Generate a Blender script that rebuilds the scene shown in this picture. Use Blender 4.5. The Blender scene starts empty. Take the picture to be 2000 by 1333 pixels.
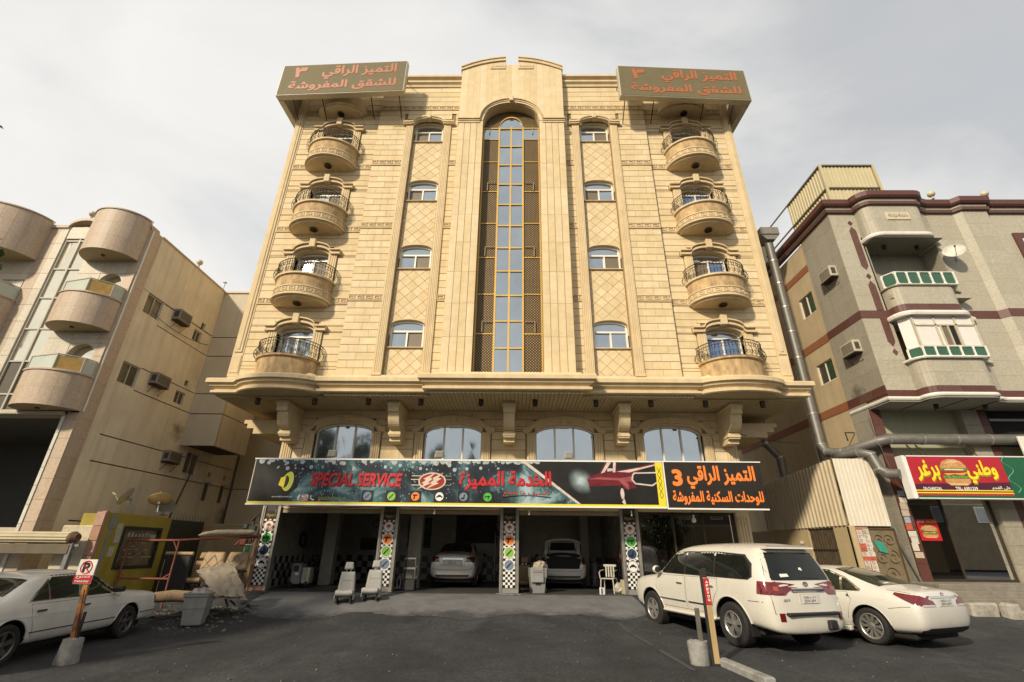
import bpy, bmesh, math, random, unicodedata
from mathutils import Vector, Matrix
from mathutils.bvhtree import BVHTree
from mathutils.geometry import delaunay_2d_cdt
from math import sin, cos, pi, radians, sqrt, atan2
random.seed(7)
sc = bpy.context.scene
C = sc.collection
# ------------------------------------------------------------------ camera
def set_camera():
    cam = bpy.data.cameras.new('camera'); cam.sensor_width = 36; cam.lens = 36*910/2000
    cam.clip_start = .05; cam.clip_end = 2000
    o = bpy.data.objects.new('camera', cam); C.objects.link(o)
    p, r, y = radians(24.017), radians(.613), radians(.873)
    fwd = Vector((0, cos(p), sin(p))); up = Vector((0, -sin(p), cos(p))); rt = Vector((1, 0, 0))
    Rz = Matrix.Rotation(y, 3, 'Z'); fwd, up, rt = Rz@fwd, Rz@up, Rz@rt
    rt2 = cos(r)*rt+sin(r)*up; up2 = -sin(r)*rt+cos(r)*up
    m = Matrix((rt2, up2, -fwd)).transposed().to_4x4(); m.translation = (.36, -15.2, 1.25)
    o.matrix_world = m; sc.camera = o
set_camera()
# ------------------------------------------------------------------ sky, sun, exposure
SUN_EL, SUN_AZ = 31.0, 35.0      # azimuth measured from the facade normal, sun behind the camera to the left
def set_world():
    w = bpy.data.worlds.new('World'); sc.world = w; w.use_nodes = True
    nt = w.node_tree; N = nt.nodes; L = nt.links; bg = N['Background']; bg.inputs['Strength'].default_value = .1
    sky = N.new('ShaderNodeTexSky'); sky.sky_type = 'NISHITA'; sky.sun_disc = False
    sky.sun_elevation = radians(SUN_EL); sky.sun_rotation = radians(180+SUN_AZ); sky.dust_density = 3; sky.air_density = 1.2
    tc = N.new('ShaderNodeTexCoord'); mp = N.new('ShaderNodeMapping'); mp.inputs['Scale'].default_value = (.8, 1.7, 2.2)
    mp.inputs['Rotation'].default_value = (.3, .25, .5); mp.inputs['Location'].default_value = (2.3, .4, .9)
    L.new(tc.outputs['Generated'], mp.inputs['Vector'])
    n1 = N.new('ShaderNodeTexNoise'); n1.inputs['Scale'].default_value = 1.5; n1.inputs['Detail'].default_value = 9; n1.inputs['Roughness'].default_value = .52; n1.inputs['Distortion'].default_value = .8
    L.new(mp.outputs['Vector'], n1.inputs['Vector'])
    cover = N.new('ShaderNodeMapRange'); cover.inputs['From Min'].default_value = .30; cover.inputs['From Max'].default_value = .52
    cover.inputs['To Min'].default_value = .84; cover.inputs['To Max'].default_value = 1.0
    L.new(n1.outputs['Fac'], cover.inputs['Value'])
    # the cloud sheet thins out towards the left of the street, where it is brightest
    sp = N.new('ShaderNodeSeparateXYZ'); L.new(tc.outputs['Generated'], sp.inputs['Vector'])
    ma = N.new('ShaderNodeMath'); ma.operation = 'MULTIPLY_ADD'; ma.inputs[1].default_value = -.17; L.new(sp.outputs['X'], ma.inputs[0])
    mz = N.new('ShaderNodeMath'); mz.operation = 'MULTIPLY_ADD'; mz.inputs[1].default_value = -.34; mz.inputs[2].default_value = .30; L.new(sp.outputs['Z'], mz.inputs[0])
    L.new(mz.outputs[0], ma.inputs[2])
    ad = N.new('ShaderNodeMath'); ad.operation = 'ADD'; L.new(n1.outputs['Fac'], ad.inputs[0]); L.new(ma.outputs[0], ad.inputs[1])
    cr = N.new('ShaderNodeValToRGB'); e = cr.color_ramp.elements
    e[0].position = .40; e[0].color = (3.6, 3.64, 3.68, 1); e[1].position = .86; e[1].color = (5.6, 5.5, 5.3, 1)
    x = e.new(.60); x.color = (4.85, 4.83, 4.75, 1)
    L.new(ad.outputs[0], cr.inputs['Fac'])
    mx = N.new('ShaderNodeMix'); mx.data_type = 'RGBA'; L.new(cover.outputs['Result'], mx.inputs[0]); L.new(sky.outputs['Color'], mx.inputs[6]); L.new(cr.outputs['Color'], mx.inputs[7])
    L.new(mx.outputs[2], bg.inputs['Color'])
set_world()
def set_sun():
    l = bpy.data.lights.new('sun', 'SUN'); l.energy = 2.75; l.angle = radians(4.0); l.color = (1, .86, .66)
    o = bpy.data.objects.new('sun', l); C.objects.link(o)
    a, e = radians(SUN_AZ), radians(SUN_EL)
    d = Vector((sin(a)*cos(e), cos(a)*cos(e), -sin(e)))
    o.rotation_euler = d.to_track_quat('-Z', 'Y').to_euler(); o.location = (-20, -30, 30)
set_sun()
sc.view_settings.view_transform = 'Standard'; sc.view_settings.look = 'None'
sc.view_settings.exposure = .73; sc.view_settings.gamma = 1; sc.view_settings.use_curve_mapping = False
sc.cycles.max_bounces = 8; sc.cycles.transparent_max_bounces = 12
try: sc.cycles.use_denoising = True
except Exception: pass
# ------------------------------------------------------------------ materials
MATS = {}
def mat(name, col, rough=.75, var=.12, scale=5., bump=.08, metal=0., rnd=0., streak=0., scol=None, spec=.5, coat=0., bscale=None, stretch=(1, 1, 1), dirt=None, darea=.5):
    """procedural material: two-octave colour noise, per-piece tone, vertical streaks, blotches of dirt, bump"""
    if name in MATS: return MATS[name]
    m = bpy.data.materials.new(name); m.use_nodes = True; nt = m.node_tree; N = nt.nodes; L = nt.links
    b = N['Principled BSDF']; b.inputs['Roughness'].default_value = rough; b.inputs['Metallic'].default_value = metal
    b.inputs['Specular IOR Level'].default_value = spec; b.inputs['Coat Weight'].default_value = coat; b.inputs['Coat Roughness'].default_value = .06
    tc = N.new('ShaderNodeTexCoord'); mp = N.new('ShaderNodeMapping'); mp.inputs['Scale'].default_value = stretch
    L.new(tc.outputs['Object'], mp.inputs['Vector'])
    oi = N.new('ShaderNodeObjectInfo'); vec = mp.outputs['Vector']
    if rnd:
        off = N.new('ShaderNodeVectorMath'); off.operation = 'ADD'; mu = N.new('ShaderNodeMath'); mu.operation = 'MULTIPLY'; mu.inputs[1].default_value = 40
        L.new(oi.outputs['Random'], mu.inputs[0]); L.new(vec, off.inputs[0]); L.new(mu.outputs[0], off.inputs[1]); vec = off.outputs[0]
    n = N.new('ShaderNodeTexNoise'); n.inputs['Scale'].default_value = scale; n.inputs['Detail'].default_value = 6; n.inputs['Roughness'].default_value = .6
    L.new(vec, n.inputs['Vector'])
    c = Vector(col[:3]); lo = c*(1-var); hi = c*(1+var)
    mr = N.new('ShaderNodeMapRange'); mr.inputs['From Min'].default_value = .3; mr.inputs['From Max'].default_value = .7; L.new(n.outputs['Fac'], mr.inputs['Value'])
    mx = N.new('ShaderNodeMix'); mx.data_type = 'RGBA'; mx.inputs[6].default_value = (*lo, 1); mx.inputs[7].default_value = (*hi, 1); L.new(mr.outputs[0], mx.inputs[0])
    out = mx.outputs[2]
    def mixc(fac, colr, src, mode='MIX'):
        q = N.new('ShaderNodeMix'); q.data_type = 'RGBA'; q.blend_type = mode; L.new(fac, q.inputs[0]); L.new(src, q.inputs[6])
        if isinstance(colr, tuple): q.inputs[7].default_value = (*colr, 1)
        else: L.new(colr, q.inputs[7])
        return q.outputs[2]
    if rnd:
        at = N.new('ShaderNodeAttribute'); at.attribute_name = 'rnd'
        s = N.new('ShaderNodeMath'); s.operation = 'ADD'; L.new(oi.outputs['Random'], s.inputs[0]); L.new(at.outputs['Fac'], s.inputs[1])
        f = N.new('ShaderNodeMath'); f.operation = 'FRACT'; L.new(s.outputs[0], f.inputs[0])
        r = N.new('ShaderNodeMapRange'); r.inputs['To Min'].default_value = 1-rnd; r.inputs['To Max'].default_value = 1+rnd; L.new(f.outputs[0], r.inputs['Value'])
        hs = N.new('ShaderNodeHueSaturation'); L.new(r.outputs[0], hs.inputs['Value']); L.new(out, hs.inputs['Color'])
        r2 = N.new('ShaderNodeMapRange'); r2.inputs['To Min'].default_value = 1+rnd*1.2; r2.inputs['To Max'].default_value = 1-rnd*1.2; L.new(f.outputs[0], r2.inputs['Value']); L.new(r2.outputs[0], hs.inputs['Saturation'])
        out = hs.outputs['Color']
    if streak:
        m2 = N.new('ShaderNodeMapping'); m2.inputs['Scale'].default_value = (2.2, 2.2, .16); L.new(tc.outputs['Object'], m2.inputs['Vector'])
        n2 = N.new('ShaderNodeTexNoise'); n2.inputs['Scale'].default_value = 1.6; n2.inputs['Detail'].default_value = 7; n2.inputs['Roughness'].default_value = .65; L.new(m2.outputs[0], n2.inputs['Vector'])
        r3 = N.new('ShaderNodeMapRange'); r3.inputs['From Min'].default_value = .48; r3.inputs['From Max'].default_value = .78; r3.inputs['To Max'].default_value = streak; L.new(n2.outputs['Fac'], r3.inputs['Value'])
        out = mixc(r3.outputs[0], tuple(scol or (c*.45)), out)
    if dirt:
        n4 = N.new('ShaderNodeTexNoise'); n4.inputs['Scale'].default_value = scale*.35; n4.inputs['Detail'].default_value = 9; n4.inputs['Roughness'].default_value = .7; L.new(vec, n4.inputs['Vector'])
        r4 = N.new('ShaderNodeMapRange'); r4.inputs['From Min'].default_value = darea; r4.inputs['From Max'].default_value = darea+.2; r4.inputs['To Max'].default_value = .85; L.new(n4.outputs['Fac'], r4.inputs['Value'])
        out = mixc(r4.outputs[0], dirt, out)
    L.new(out, b.inputs['Base Color'])
    rr = N.new('ShaderNodeMapRange'); rr.inputs['To Min'].default_value = max(0, rough-.08); rr.inputs['To Max'].default_value = min(1, rough+.08)
    L.new(n.outputs['Fac'], rr.inputs['Value']); L.new(rr.outputs[0], b.inputs['Roughness'])
    if bump:
        bp = N.new('ShaderNodeBump'); bp.inputs['Strength'].default_value = bump; bp.inputs['Distance'].default_value = .02
        n3 = N.new('ShaderNodeTexNoise'); n3.inputs['Scale'].default_value = bscale or scale*6; n3.inputs['Detail'].default_value = 5; L.new(vec, n3.inputs['Vector'])
        L.new(n3.outputs['Fac'], bp.inputs['Height']); L.new(bp.outputs[0], b.inputs['Normal'])
    MATS[name] = m; return m
def mirror_glass(name, col, metal=.9, rough=.03):
    m = mat(name, col, rough=rough, var=.08, scale=.7, bump=0, metal=metal)
    N = m.node_tree.nodes; L = m.node_tree.links; b = N['Principled BSDF']
    bp = N.new('ShaderNodeBump'); bp.inputs['Strength'].default_value = .02; n = N.new('ShaderNodeTexNoise'); n.inputs['Scale'].default_value = 1.3
    L.new(n.outputs['Fac'], bp.inputs['Height']); L.new(bp.outputs[0], b.inputs['Normal'])
    return m
def soot(m, c, r, col=(.02,.017,.013)):
    """a smoke stain of its own ragged shape at a place on the wall (object coordinates)"""
    N = m.node_tree.nodes; L = m.node_tree.links; b = N['Principled BSDF']; src = b.inputs['Base Color'].links[0].from_socket
    tc = N.new('ShaderNodeTexCoord'); n = N.new('ShaderNodeTexNoise'); n.inputs['Scale'].default_value = 3.5; n.inputs['Detail'].default_value = 6; L.new(tc.outputs['Object'], n.inputs['Vector'])
    d = N.new('ShaderNodeVectorMath'); d.operation = 'DISTANCE'; L.new(tc.outputs['Object'], d.inputs[0]); d.inputs[1].default_value = c
    a = N.new('ShaderNodeMath'); a.operation = 'MULTIPLY_ADD'; a.inputs[1].default_value = r*1.6; L.new(n.outputs['Fac'], a.inputs[0]); L.new(d.outputs['Value'], a.inputs[2])
    q = N.new('ShaderNodeMapRange'); q.inputs['From Min'].default_value = r*1.75; q.inputs['From Max'].default_value = r*.8; q.inputs['To Max'].default_value = .85; L.new(a.outputs[0], q.inputs['Value'])
    mx = N.new('ShaderNodeMix'); mx.data_type = 'RGBA'; L.new(q.outputs[0], mx.inputs[0]); L.new(src, mx.inputs[6]); mx.inputs[7].default_value = (*col, 1); L.new(mx.outputs[2], b.inputs['Base Color'])
def see_glass(name, tint, refl=.12):
    """thin clear glass: tinted transmission under a fresnel reflection"""
    m = bpy.data.materials.new(name); m.use_nodes = True; nt = m.node_tree; N = nt.nodes; L = nt.links
    N.remove(N['Principled BSDF']); out = N['Material Output']
    t = N.new('ShaderNodeBsdfTransparent'); t.inputs[0].default_value = (*tint, 1)
    g = N.new('ShaderNodeBsdfGlossy'); g.inputs['Roughness'].default_value = .015; g.inputs['Color'].default_value = (.95, .97, 1, 1)
    lw = N.new('ShaderNodeLayerWeight'); lw.inputs['Blend'].default_value = .35
    mr = N.new('ShaderNodeMapRange'); mr.inputs['To Min'].default_value = refl; mr.inputs['To Max'].default_value = .9; L.new(lw.outputs['Fresnel'], mr.inputs['Value'])
    mx = N.new('ShaderNodeMixShader'); L.new(mr.outputs[0], mx.inputs[0]); L.new(t.outputs[0], mx.inputs[1]); L.new(g.outputs[0], mx.inputs[2]); L.new(mx.outputs[0], out.inputs['Surface'])
    MATS[name] = m; return m
def lattice_mat(name):
    """perforated brass screen over darkness, dots set out in metres"""
    m = mat(name, (.035, .022, .008), rough=.5, var=.3, scale=2, bump=0, metal=.2)
    N = m.node_tree.nodes; L = m.node_tree.links; b = N['Principled BSDF']
    src = b.inputs['Base Color'].links[0].from_socket
    tc = N.new('ShaderNodeTexCoord'); sp = N.new('ShaderNodeSeparateXYZ'); L.new(tc.outputs['Object'], sp.inputs[0])
    def wave(sock, k, ph=0):
        a = N.new('ShaderNodeMath'); a.operation = 'MULTIPLY_ADD'; a.inputs[1].default_value = k; a.inputs[2].default_value = ph; L.new(sock, a.inputs[0])
        s = N.new('ShaderNodeMath'); s.operation = 'COSINE'; L.new(a.outputs[0], s.inputs[0]); return s.outputs[0]
    k = 2*pi/.105
    s = N.new('ShaderNodeMath'); s.operation = 'MULTIPLY'; L.new(wave(sp.outputs['X'], k), s.inputs[0]); L.new(wave(sp.outputs['Z'], k), s.inputs[1])
    r = N.new('ShaderNodeMapRange'); r.inputs['From Min'].default_value = .35; r.inputs['From Max'].default_value = .75; L.new(s.outputs[0], r.inputs['Value'])
    q = N.new('ShaderNodeMix'); q.data_type = 'RGBA'; L.new(r.outputs[0], q.inputs[0]); L.new(src, q.inputs[6]); q.inputs[7].default_value = (.46, .29, .08, 1)
    L.new(q.outputs[2], b.inputs['Base Color']); return m
# ------------------------------------------------------------------ mesh builder
OFF = {}
def lerp(a, b, t): return a+(b-a)*t
def smooth01(t): t = max(0, min(1, t)); return t*t*(3-2*t)
class MB:
    def __init__(s): s.v = []; s.f = []; s.m = []; s.r = []; s.cur = 0.
    def add(s, vs, fs, mi=0):
        o = len(s.v); s.v += [tuple(v) for v in vs]
        for f in fs: s.f.append(tuple(i+o for i in f)); s.m.append(mi); s.r.append(s.cur)
        return s
    def box(s, x0, x1, y0, y1, z0, z1, mi=0):
        return s.add([(x0,y0,z0),(x1,y0,z0),(x1,y1,z0),(x0,y1,z0),(x0,y0,z1),(x1,y0,z1),(x1,y1,z1),(x0,y1,z1)],
                     [(0,3,2,1),(4,5,6,7),(0,1,5,4),(1,2,6,5),(2,3,7,6),(3,0,4,7)], mi)
    def bev(s, x0, x1, y0, y1, z0, z1, c=.02, mi=0):
        """box with all edges chamfered"""
        X, Y, Z = (x0, x1), (y0, y1), (z0, z1); V = []; idx = {}
        for i in (0,1):
            for j in (0,1):
                for k in (0,1):
                    sx, sy, sz = (c if i == 0 else -c), (c if j == 0 else -c), (c if k == 0 else -c)
                    for a, p in (('x', (X[i], Y[j]+sy, Z[k]+sz)), ('y', (X[i]+sx, Y[j], Z[k]+sz)), ('z', (X[i]+sx, Y[j]+sy, Z[k]))):
                        idx[i,j,k,a] = len(V); V.append(p)
        g = lambda i,j,k,a: idx[i,j,k,a]; F = []
        for i in (0,1):
            F.append((g(i,0,0,'x'),g(i,1,0,'x'),g(i,1,1,'x'),g(i,0,1,'x'))); F.append((g(0,i,0,'y'),g(1,i,0,'y'),g(1,i,1,'y'),g(0,i,1,'y'))); F.append((g(0,0,i,'z'),g(1,0,i,'z'),g(1,1,i,'z'),g(0,1,i,'z')))
            for j in (0,1):
                F.append((g(i,j,0,'x'),g(i,j,1,'x'),g(i,j,1,'y'),g(i,j,0,'y'))); F.append((g(i,0,j,'x'),g(i,1,j,'x'),g(i,1,j,'z'),g(i,0,j,'z'))); F.append((g(0,i,j,'y'),g(1,i,j,'y'),g(1,i,j,'z'),g(0,i,j,'z')))
                for k in (0,1): F.append((g(i,j,k,'x'),g(i,j,k,'y'),g(i,j,k,'z')))
        return s.add(V, F, mi)
    def slab(s, x0, x1, y0, y1, z0, z1, c=.012, mi=0, kx=.22, kz=1., mj=None):
        """stone facing a -y viewer: chamfered front arrises, so joints read as V grooves"""
        i0 = len(s.f); s.add([(x0,y1,z0),(x1,y1,z0),(x1,y1,z1),(x0,y1,z1),(x0,y0+c,z0),(x1,y0+c,z0),(x1,y0+c,z1),(x0,y0+c,z1),
                      (x0+c*kx,y0,z0+c*kz),(x1-c*kx,y0,z0+c*kz),(x1-c*kx,y0,z1-c*kz),(x0+c*kx,y0,z1-c*kz)],
                     [(0,4,5,1),(1,5,6,2),(2,6,7,3),(3,7,4,0),(4,8,9,5),(5,9,10,6),(6,10,11,7),(7,11,8,4),(8,11,10,9)], mi)
        if mj is not None: s.m[i0:i0+8] = [mj]*8      # grout in the joint
        return s
    def pslab(s, poly, y0, y1, c=.012, mi=0, mj=None):
        """polygonal slab (x,z), front at y0 with chamfer"""
        n = len(poly); cx = sum(p[0] for p in poly)/n; cz = sum(p[1] for p in poly)/n
        V = [(p[0], y1, p[1]) for p in poly]+[(p[0], y0+c, p[1]) for p in poly]
        for p in poly:
            d = max(1e-6, sqrt((p[0]-cx)**2+(p[1]-cz)**2)); k = min(.5, 1.4*c/d)
            V.append((lerp(p[0], cx, k), y0, lerp(p[1], cz, k)))
        F = []
        for i in range(n):
            j = (i+1) % n; F += [(i,j,n+j,n+i), (n+i,n+j,2*n+j,2*n+i)]
        F.append(tuple(range(2*n, 3*n))); i0 = len(s.f); s.add(V, F, mi)
        if mj is not None: s.m[i0:i0+2*n] = [mj]*(2*n)
        return s
    def prism(s, poly, ax, a, b, mi=0, caps=True):
        n = len(poly)
        P = {'y': lambda p, t: (p[0], t, p[1]), 'x': lambda p, t: (t, p[0], p[1]), 'z': lambda p, t: (p[0], p[1], t)}[ax]
        V = [P(p, a) for p in poly]+[P(p, b) for p in poly]
        F = [(i, (i+1) % n, n+(i+1) % n, n+i) for i in range(n)]
        if caps: F += [tuple(range(n)), tuple(range(2*n-1, n-1, -1))]
        return s.add(V, F, mi)
    def band(s, path, h0, h1, y0, y1, mi=0):
        """moulding that follows a path of (x,z) points; h0/h1 offsets along z"""
        n = len(path); V = []
        for x, z in path: V += [(x,y0,z+h0),(x,y0,z+h1),(x,y1,z+h1),(x,y1,z+h0)]
        F = [(0,1,2,3), (4*n-4, 4*n-1, 4*n-2, 4*n-3)]
        for i in range(n-1):
            a, b = 4*i, 4*i+4
            for k in range(4): F.append((a+k, a+(k+1) % 4, b+(k+1) % 4, b+k))
        return s.add(V, F, mi)
    def tube(s, pts, r, n=6, mi=0, caps=True, closed=False):
        pts = [Vector(p) for p in pts]; m = len(pts); V = []; rr = r if hasattr(r, '__len__') else [r]*m; ref = None
        for i, p in enumerate(pts):
            if closed: t = pts[(i+1) % m]-pts[i-1]
            else: t = pts[min(i+1, m-1)]-pts[max(i-1, 0)]
            if t.length < 1e-9: t = Vector((0,0,1))
            t.normalize()
            if ref is None: ref = Vector((0,0,1)) if abs(t.z) < .9 else Vector((1,0,0))
            u = (ref-t*ref.dot(t)); 
            if u.length < 1e-6: u = t.orthogonal()
            u.normalize(); w = t.cross(u); ref = u
            V += [p+(u*cos(2*pi*k/n)+w*sin(2*pi*k/n))*rr[i] for k in range(n)]
        F = []
        for i in range(m if closed else m-1):
            j = (i+1) % m
            F += [(i*n+k, i*n+(k+1) % n, j*n+(k+1) % n, j*n+k) for k in range(n)]
        if caps and not closed: F += [tuple(range(n)), tuple(range((m-1)*n, m*n))]
        return s.add(V, F, mi)
    def lathe(s, prof, n=20, c=(0,0,0), ax='z', mi=0, a0=0, a1=2*pi, sx=1, sy=1, cap=True):
        full = abs(a1-a0-2*pi) < 1e-6; k = n if full else n+1; V = []
        for r, z in prof:
            for i in range(k):
                a = a0+(a1-a0)*i/n; p = (r*cos(a)*sx, r*sin(a)*sy, z)
                if ax == 'y': p = (p[0], p[2], p[1])
                elif ax == 'x': p = (p[2], p[0], p[1])
                V.append((p[0]+c[0], p[1]+c[1], p[2]+c[2]))
        F = []
        for j in range(len(prof)-1):
            for i in range(n):
                i2 = (i+1) % k; F.append((j*k+i, j*k+i2, (j+1)*k+i2, (j+1)*k+i))
        if cap: F += [tuple(range(k)), tuple(range((len(prof)-1)*k, len(prof)*k))]
        return s.add(V, F, mi)
    def sweep(s, path, prof, mi=0, closed=False):
        """profile of (out, z) carried along a plan path of (x,y); out is to the right of travel"""
        m = len(path); q = len(prof); V = []
        for i in range(m):
            p = Vector(path[i]); a = Vector(path[i-1]) if (i > 0 or closed) else None; b = Vector(path[(i+1) % m]) if (i < m-1 or closed) else None
            d1 = (p-a).normalized() if a is not None else (b-p).normalized(); d2 = (b-p).normalized() if b is not None else d1
            n1 = Vector((d1.y, -d1.x)); n2 = Vector((d2.y, -d2.x)); nn = n1+n2
            nn = nn/ max(.35, nn.length_squared)*2 if nn.length > 1e-6 else n1
            for o, z in prof: V.append((p.x+nn.x*o, p.y+nn.y*o, z))
        F = []
        for i in range(m if closed else m-1):
            j = (i+1) % m
            for k in range(q-1): F.append((i*q+k, i*q+k+1, j*q+k+1, j*q+k))
        if not closed: F += [tuple(range(q)), tuple(range((m-1)*q, m*q))]
        return s.add(V, F, mi)
    def disc(s, c, r, n=20, ax='y', mi=0, sx=1, sz=1):
        V = []
        for i in range(n):
            a = 2*pi*i/n; p = (r*cos(a)*sx, r*sin(a)*sz)
            V.append({'y': (c[0]+p[0], c[1], c[2]+p[1]), 'x': (c[0], c[1]+p[0], c[2]+p[1]), 'z': (c[0]+p[0], c[1]+p[1], c[2])}[ax])
        return s.add(V, [tuple(range(n))], mi)
    def poly(s, pts, mi=0): return s.add(pts, [tuple(range(len(pts)))], mi)
    def sphere(s, c, r, n=12, m=8, mi=0, sc3=(1,1,1)):
        V = []; F = []
        for j in range(m+1):
            t = pi*j/m
            for i in range(n): V.append((c[0]+r*sin(t)*cos(2*pi*i/n)*sc3[0], c[1]+r*sin(t)*sin(2*pi*i/n)*sc3[1], c[2]-r*cos(t)*sc3[2]))
        for j in range(m):
            for i in range(n): F.append((j*n+i, j*n+(i+1) % n, (j+1)*n+(i+1) % n, (j+1)*n+i))
        return s.add(V, F, mi)
    def xf(s, M, start=0):
        for i in range(start, len(s.v)): s.v[i] = tuple(M@Vector(s.v[i]))
        return s
    def mesh(s, name, mats, off=(0,0,0), smooth=False, angle=None, recalc=True):
        me = bpy.data.meshes.new(name); V = [(a-off[0], b-off[1], c-off[2]) for a, b, c in s.v]
        me.from_pydata(V, [], s.f)
        mats = mats if isinstance(mats, (list, tuple)) else [mats]
        for q in mats: me.materials.append(q)
        me.polygons.foreach_set('material_index', s.m)
        if any(s.r):
            at = me.attributes.new('rnd', 'FLOAT', 'FACE'); at.data.foreach_set('value', s.r)
        if recalc:
            bm = bmesh.new(); bm.from_mesh(me)
            if smooth: bmesh.ops.remove_doubles(bm, verts=bm.verts, dist=1e-5)
            bmesh.ops.recalc_face_normals(bm, faces=bm.faces); bm.to_mesh(me); bm.free()
        if smooth:
            me.polygons.foreach_set('use_smooth', [True]*len(me.polygons))
            me.set_sharp_from_angle(angle=radians(angle or 40))
        me.update(); return me
    def build(s, name, mats, parent=None, smooth=False, angle=None, loc=None, recalc=True):
        off = OFF.get(parent.name, (0,0,0)) if parent is not None else (0,0,0)
        if loc is not None: off = (0,0,0)
        return inst(name, s.mesh(name, mats, off, smooth, angle, recalc), parent, loc)
def inst(name, me, parent=None, loc=None, rot=None):
    o = bpy.data.objects.new(name, me); C.objects.link(o)
    if parent is not None:
        o.parent = parent; OFF[o.name] = OFF.get(parent.name, (0,0,0)) if loc is None else (0,0,0)
    if loc is not None:
        f = OFF.get(parent.name, (0,0,0)) if parent is not None else (0,0,0); o.location = (loc[0]-f[0], loc[1]-f[1], loc[2]-f[2])
    if rot is not None: o.rotation_euler = rot
    return o
def root(name, label, cat, loc, group=None, rotz=0, local=False):
    o = bpy.data.objects.new(name, None); C.objects.link(o); o.location = loc; o.rotation_euler = (0,0,rotz); o.empty_display_size = .2
    tag(o, label, cat, group); OFF[o.name] = (0,0,0) if local else tuple(loc); return o
def tag(o, label=None, cat=None, group=None, kind=None):
    if label: o['label'] = label
    if cat: o['category'] = cat
    if group: o['group'] = group
    if kind: o['kind'] = kind
    return o
def copy_tree(o, parent=None):
    c = o.copy(); C.objects.link(c); c.parent = parent
    for ch in list(o.children): copy_tree(ch, c)
    return c
def cut_rects(x0, x1, z0, z1, holes):
    """rectangle minus rectangular holes -> list of rectangles"""
    out = [(x0, x1, z0, z1)]
    for a, b, c, d in holes:
        nx = []
        for p, q, r, t in out:
            if a >= q or b <= p or c >= t or d <= r: nx.append((p,q,r,t)); continue
            if c > r: nx.append((p,q,r,c))
            if d < t: nx.append((p,q,d,t))
            zz0, zz1 = max(c, r), min(d, t)
            if a > p: nx.append((p,a,zz0,zz1))
            if b < q: nx.append((b,q,zz0,zz1))
        out = nx
    return [r for r in out if r[1]-r[0] > .02 and r[3]-r[2] > .02]
def clip(poly, x0, x1, z0, z1):
    for ax, lim, sg in ((0,x0,1),(0,x1,-1),(1,z0,1),(1,z1,-1)):
        out = []
        for i in range(len(poly)):
            a, b = poly[i], poly[(i+1) % len(poly)]; da, db = (a[ax]-lim)*sg, (b[ax]-lim)*sg
            if da >= 0: out.append(a)
            if (da >= 0) != (db >= 0):
                t = da/(da-db); out.append((lerp(a[0],b[0],t), lerp(a[1],b[1],t)))
        poly = out
        if len(poly) < 3: return []
    return poly
def seg_arch(xc, hw, zs, zc, n=12):
    """points of a segmental arch from left spring to right spring"""
    return [(xc-hw*cos(pi*i/n), zs+(zc-zs)*sin(pi*i/n)**.85) for i in range(n+1)]
# ------------------------------------------------------------------ lettering
FORMS = {}
for cp in list(range(0xFE80, 0xFEFD)):
    d = unicodedata.decomposition(chr(cp)).split()
    if len(d) >= 2: FORMS[(tuple(int(q, 16) for q in d[1:]), d[0][1:-1])] = chr(cp)
def shape_ar(s):
    """arabic letters to joined presentation forms, in visual order"""
    out = []; i = 0; L = [ord(c) for c in s]
    dual = lambda c: ((c,), 'initial') in FORMS
    joins = lambda c: ((c,), 'final') in FORMS
    prev = False
    while i < len(L):
        c = L[i]; nxt = L[i+1] if i+1 < len(L) else None
        if c == 0x644 and nxt in (0x627, 0x623, 0x622, 0x625):
            k = ((c, nxt), 'final' if prev else 'isolated'); out.append(FORMS[k]); prev = False; i += 2; continue
        if not joins(c): out.append(chr(c)); prev = False; i += 1; continue
        tonext = dual(c) and nxt is not None and joins(nxt)
        f = ('medial' if tonext else 'final') if prev else ('initial' if tonext else 'isolated')
        out.append(FORMS.get(((c,), f), chr(c))); prev = tonext; i += 1
    return ''.join(reversed(out))
def text_mesh(body, x0, x1, z0, z1, y, bold=0., shear=0., depth=.004, ax='y'):
    """lettering fitted to the rectangle x0..x1, z0..z1, standing proud of the plane y (facing -y)"""
    c = bpy.data.curves.new('lettering', 'FONT'); c.body = body; c.size = 1; c.shear = shear; c.extrude = .0; c.resolution_u = 3; c.fill_mode = 'FRONT'
    o = bpy.data.objects.new('lettering', c); C.objects.link(o)
    me = bpy.data.meshes.new_from_object(o.evaluated_get(bpy.context.evaluated_depsgraph_get()))
    bpy.data.objects.remove(o); bpy.data.curves.remove(c)
    V = [v.co.copy() for v in me.vertices]; F = [tuple(p.vertices) for p in me.polygons]; bpy.data.meshes.remove(me)
    mb = MB()
    if not V: return mb
    a0, a1 = min(v.x for v in V), max(v.x for v in V); b0, b1 = min(v.y for v in V), max(v.y for v in V)
    a0 -= bold; a1 += bold; b0 -= bold; b1 += bold       # bold: the outline struck several times round a small circle
    for i in range(9 if bold else 1):
        dx, dy = (0, 0) if i == 8 or not bold else (bold*cos(pi*i/4), bold*sin(pi*i/4))
        mb.add([(lerp(x0, x1, (v.x+dx-a0)/(a1-a0)), y-depth-.00012*i, lerp(z0, z1, (v.y+dy-b0)/(b1-b0))) for v in V], F)
    return mb
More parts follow.
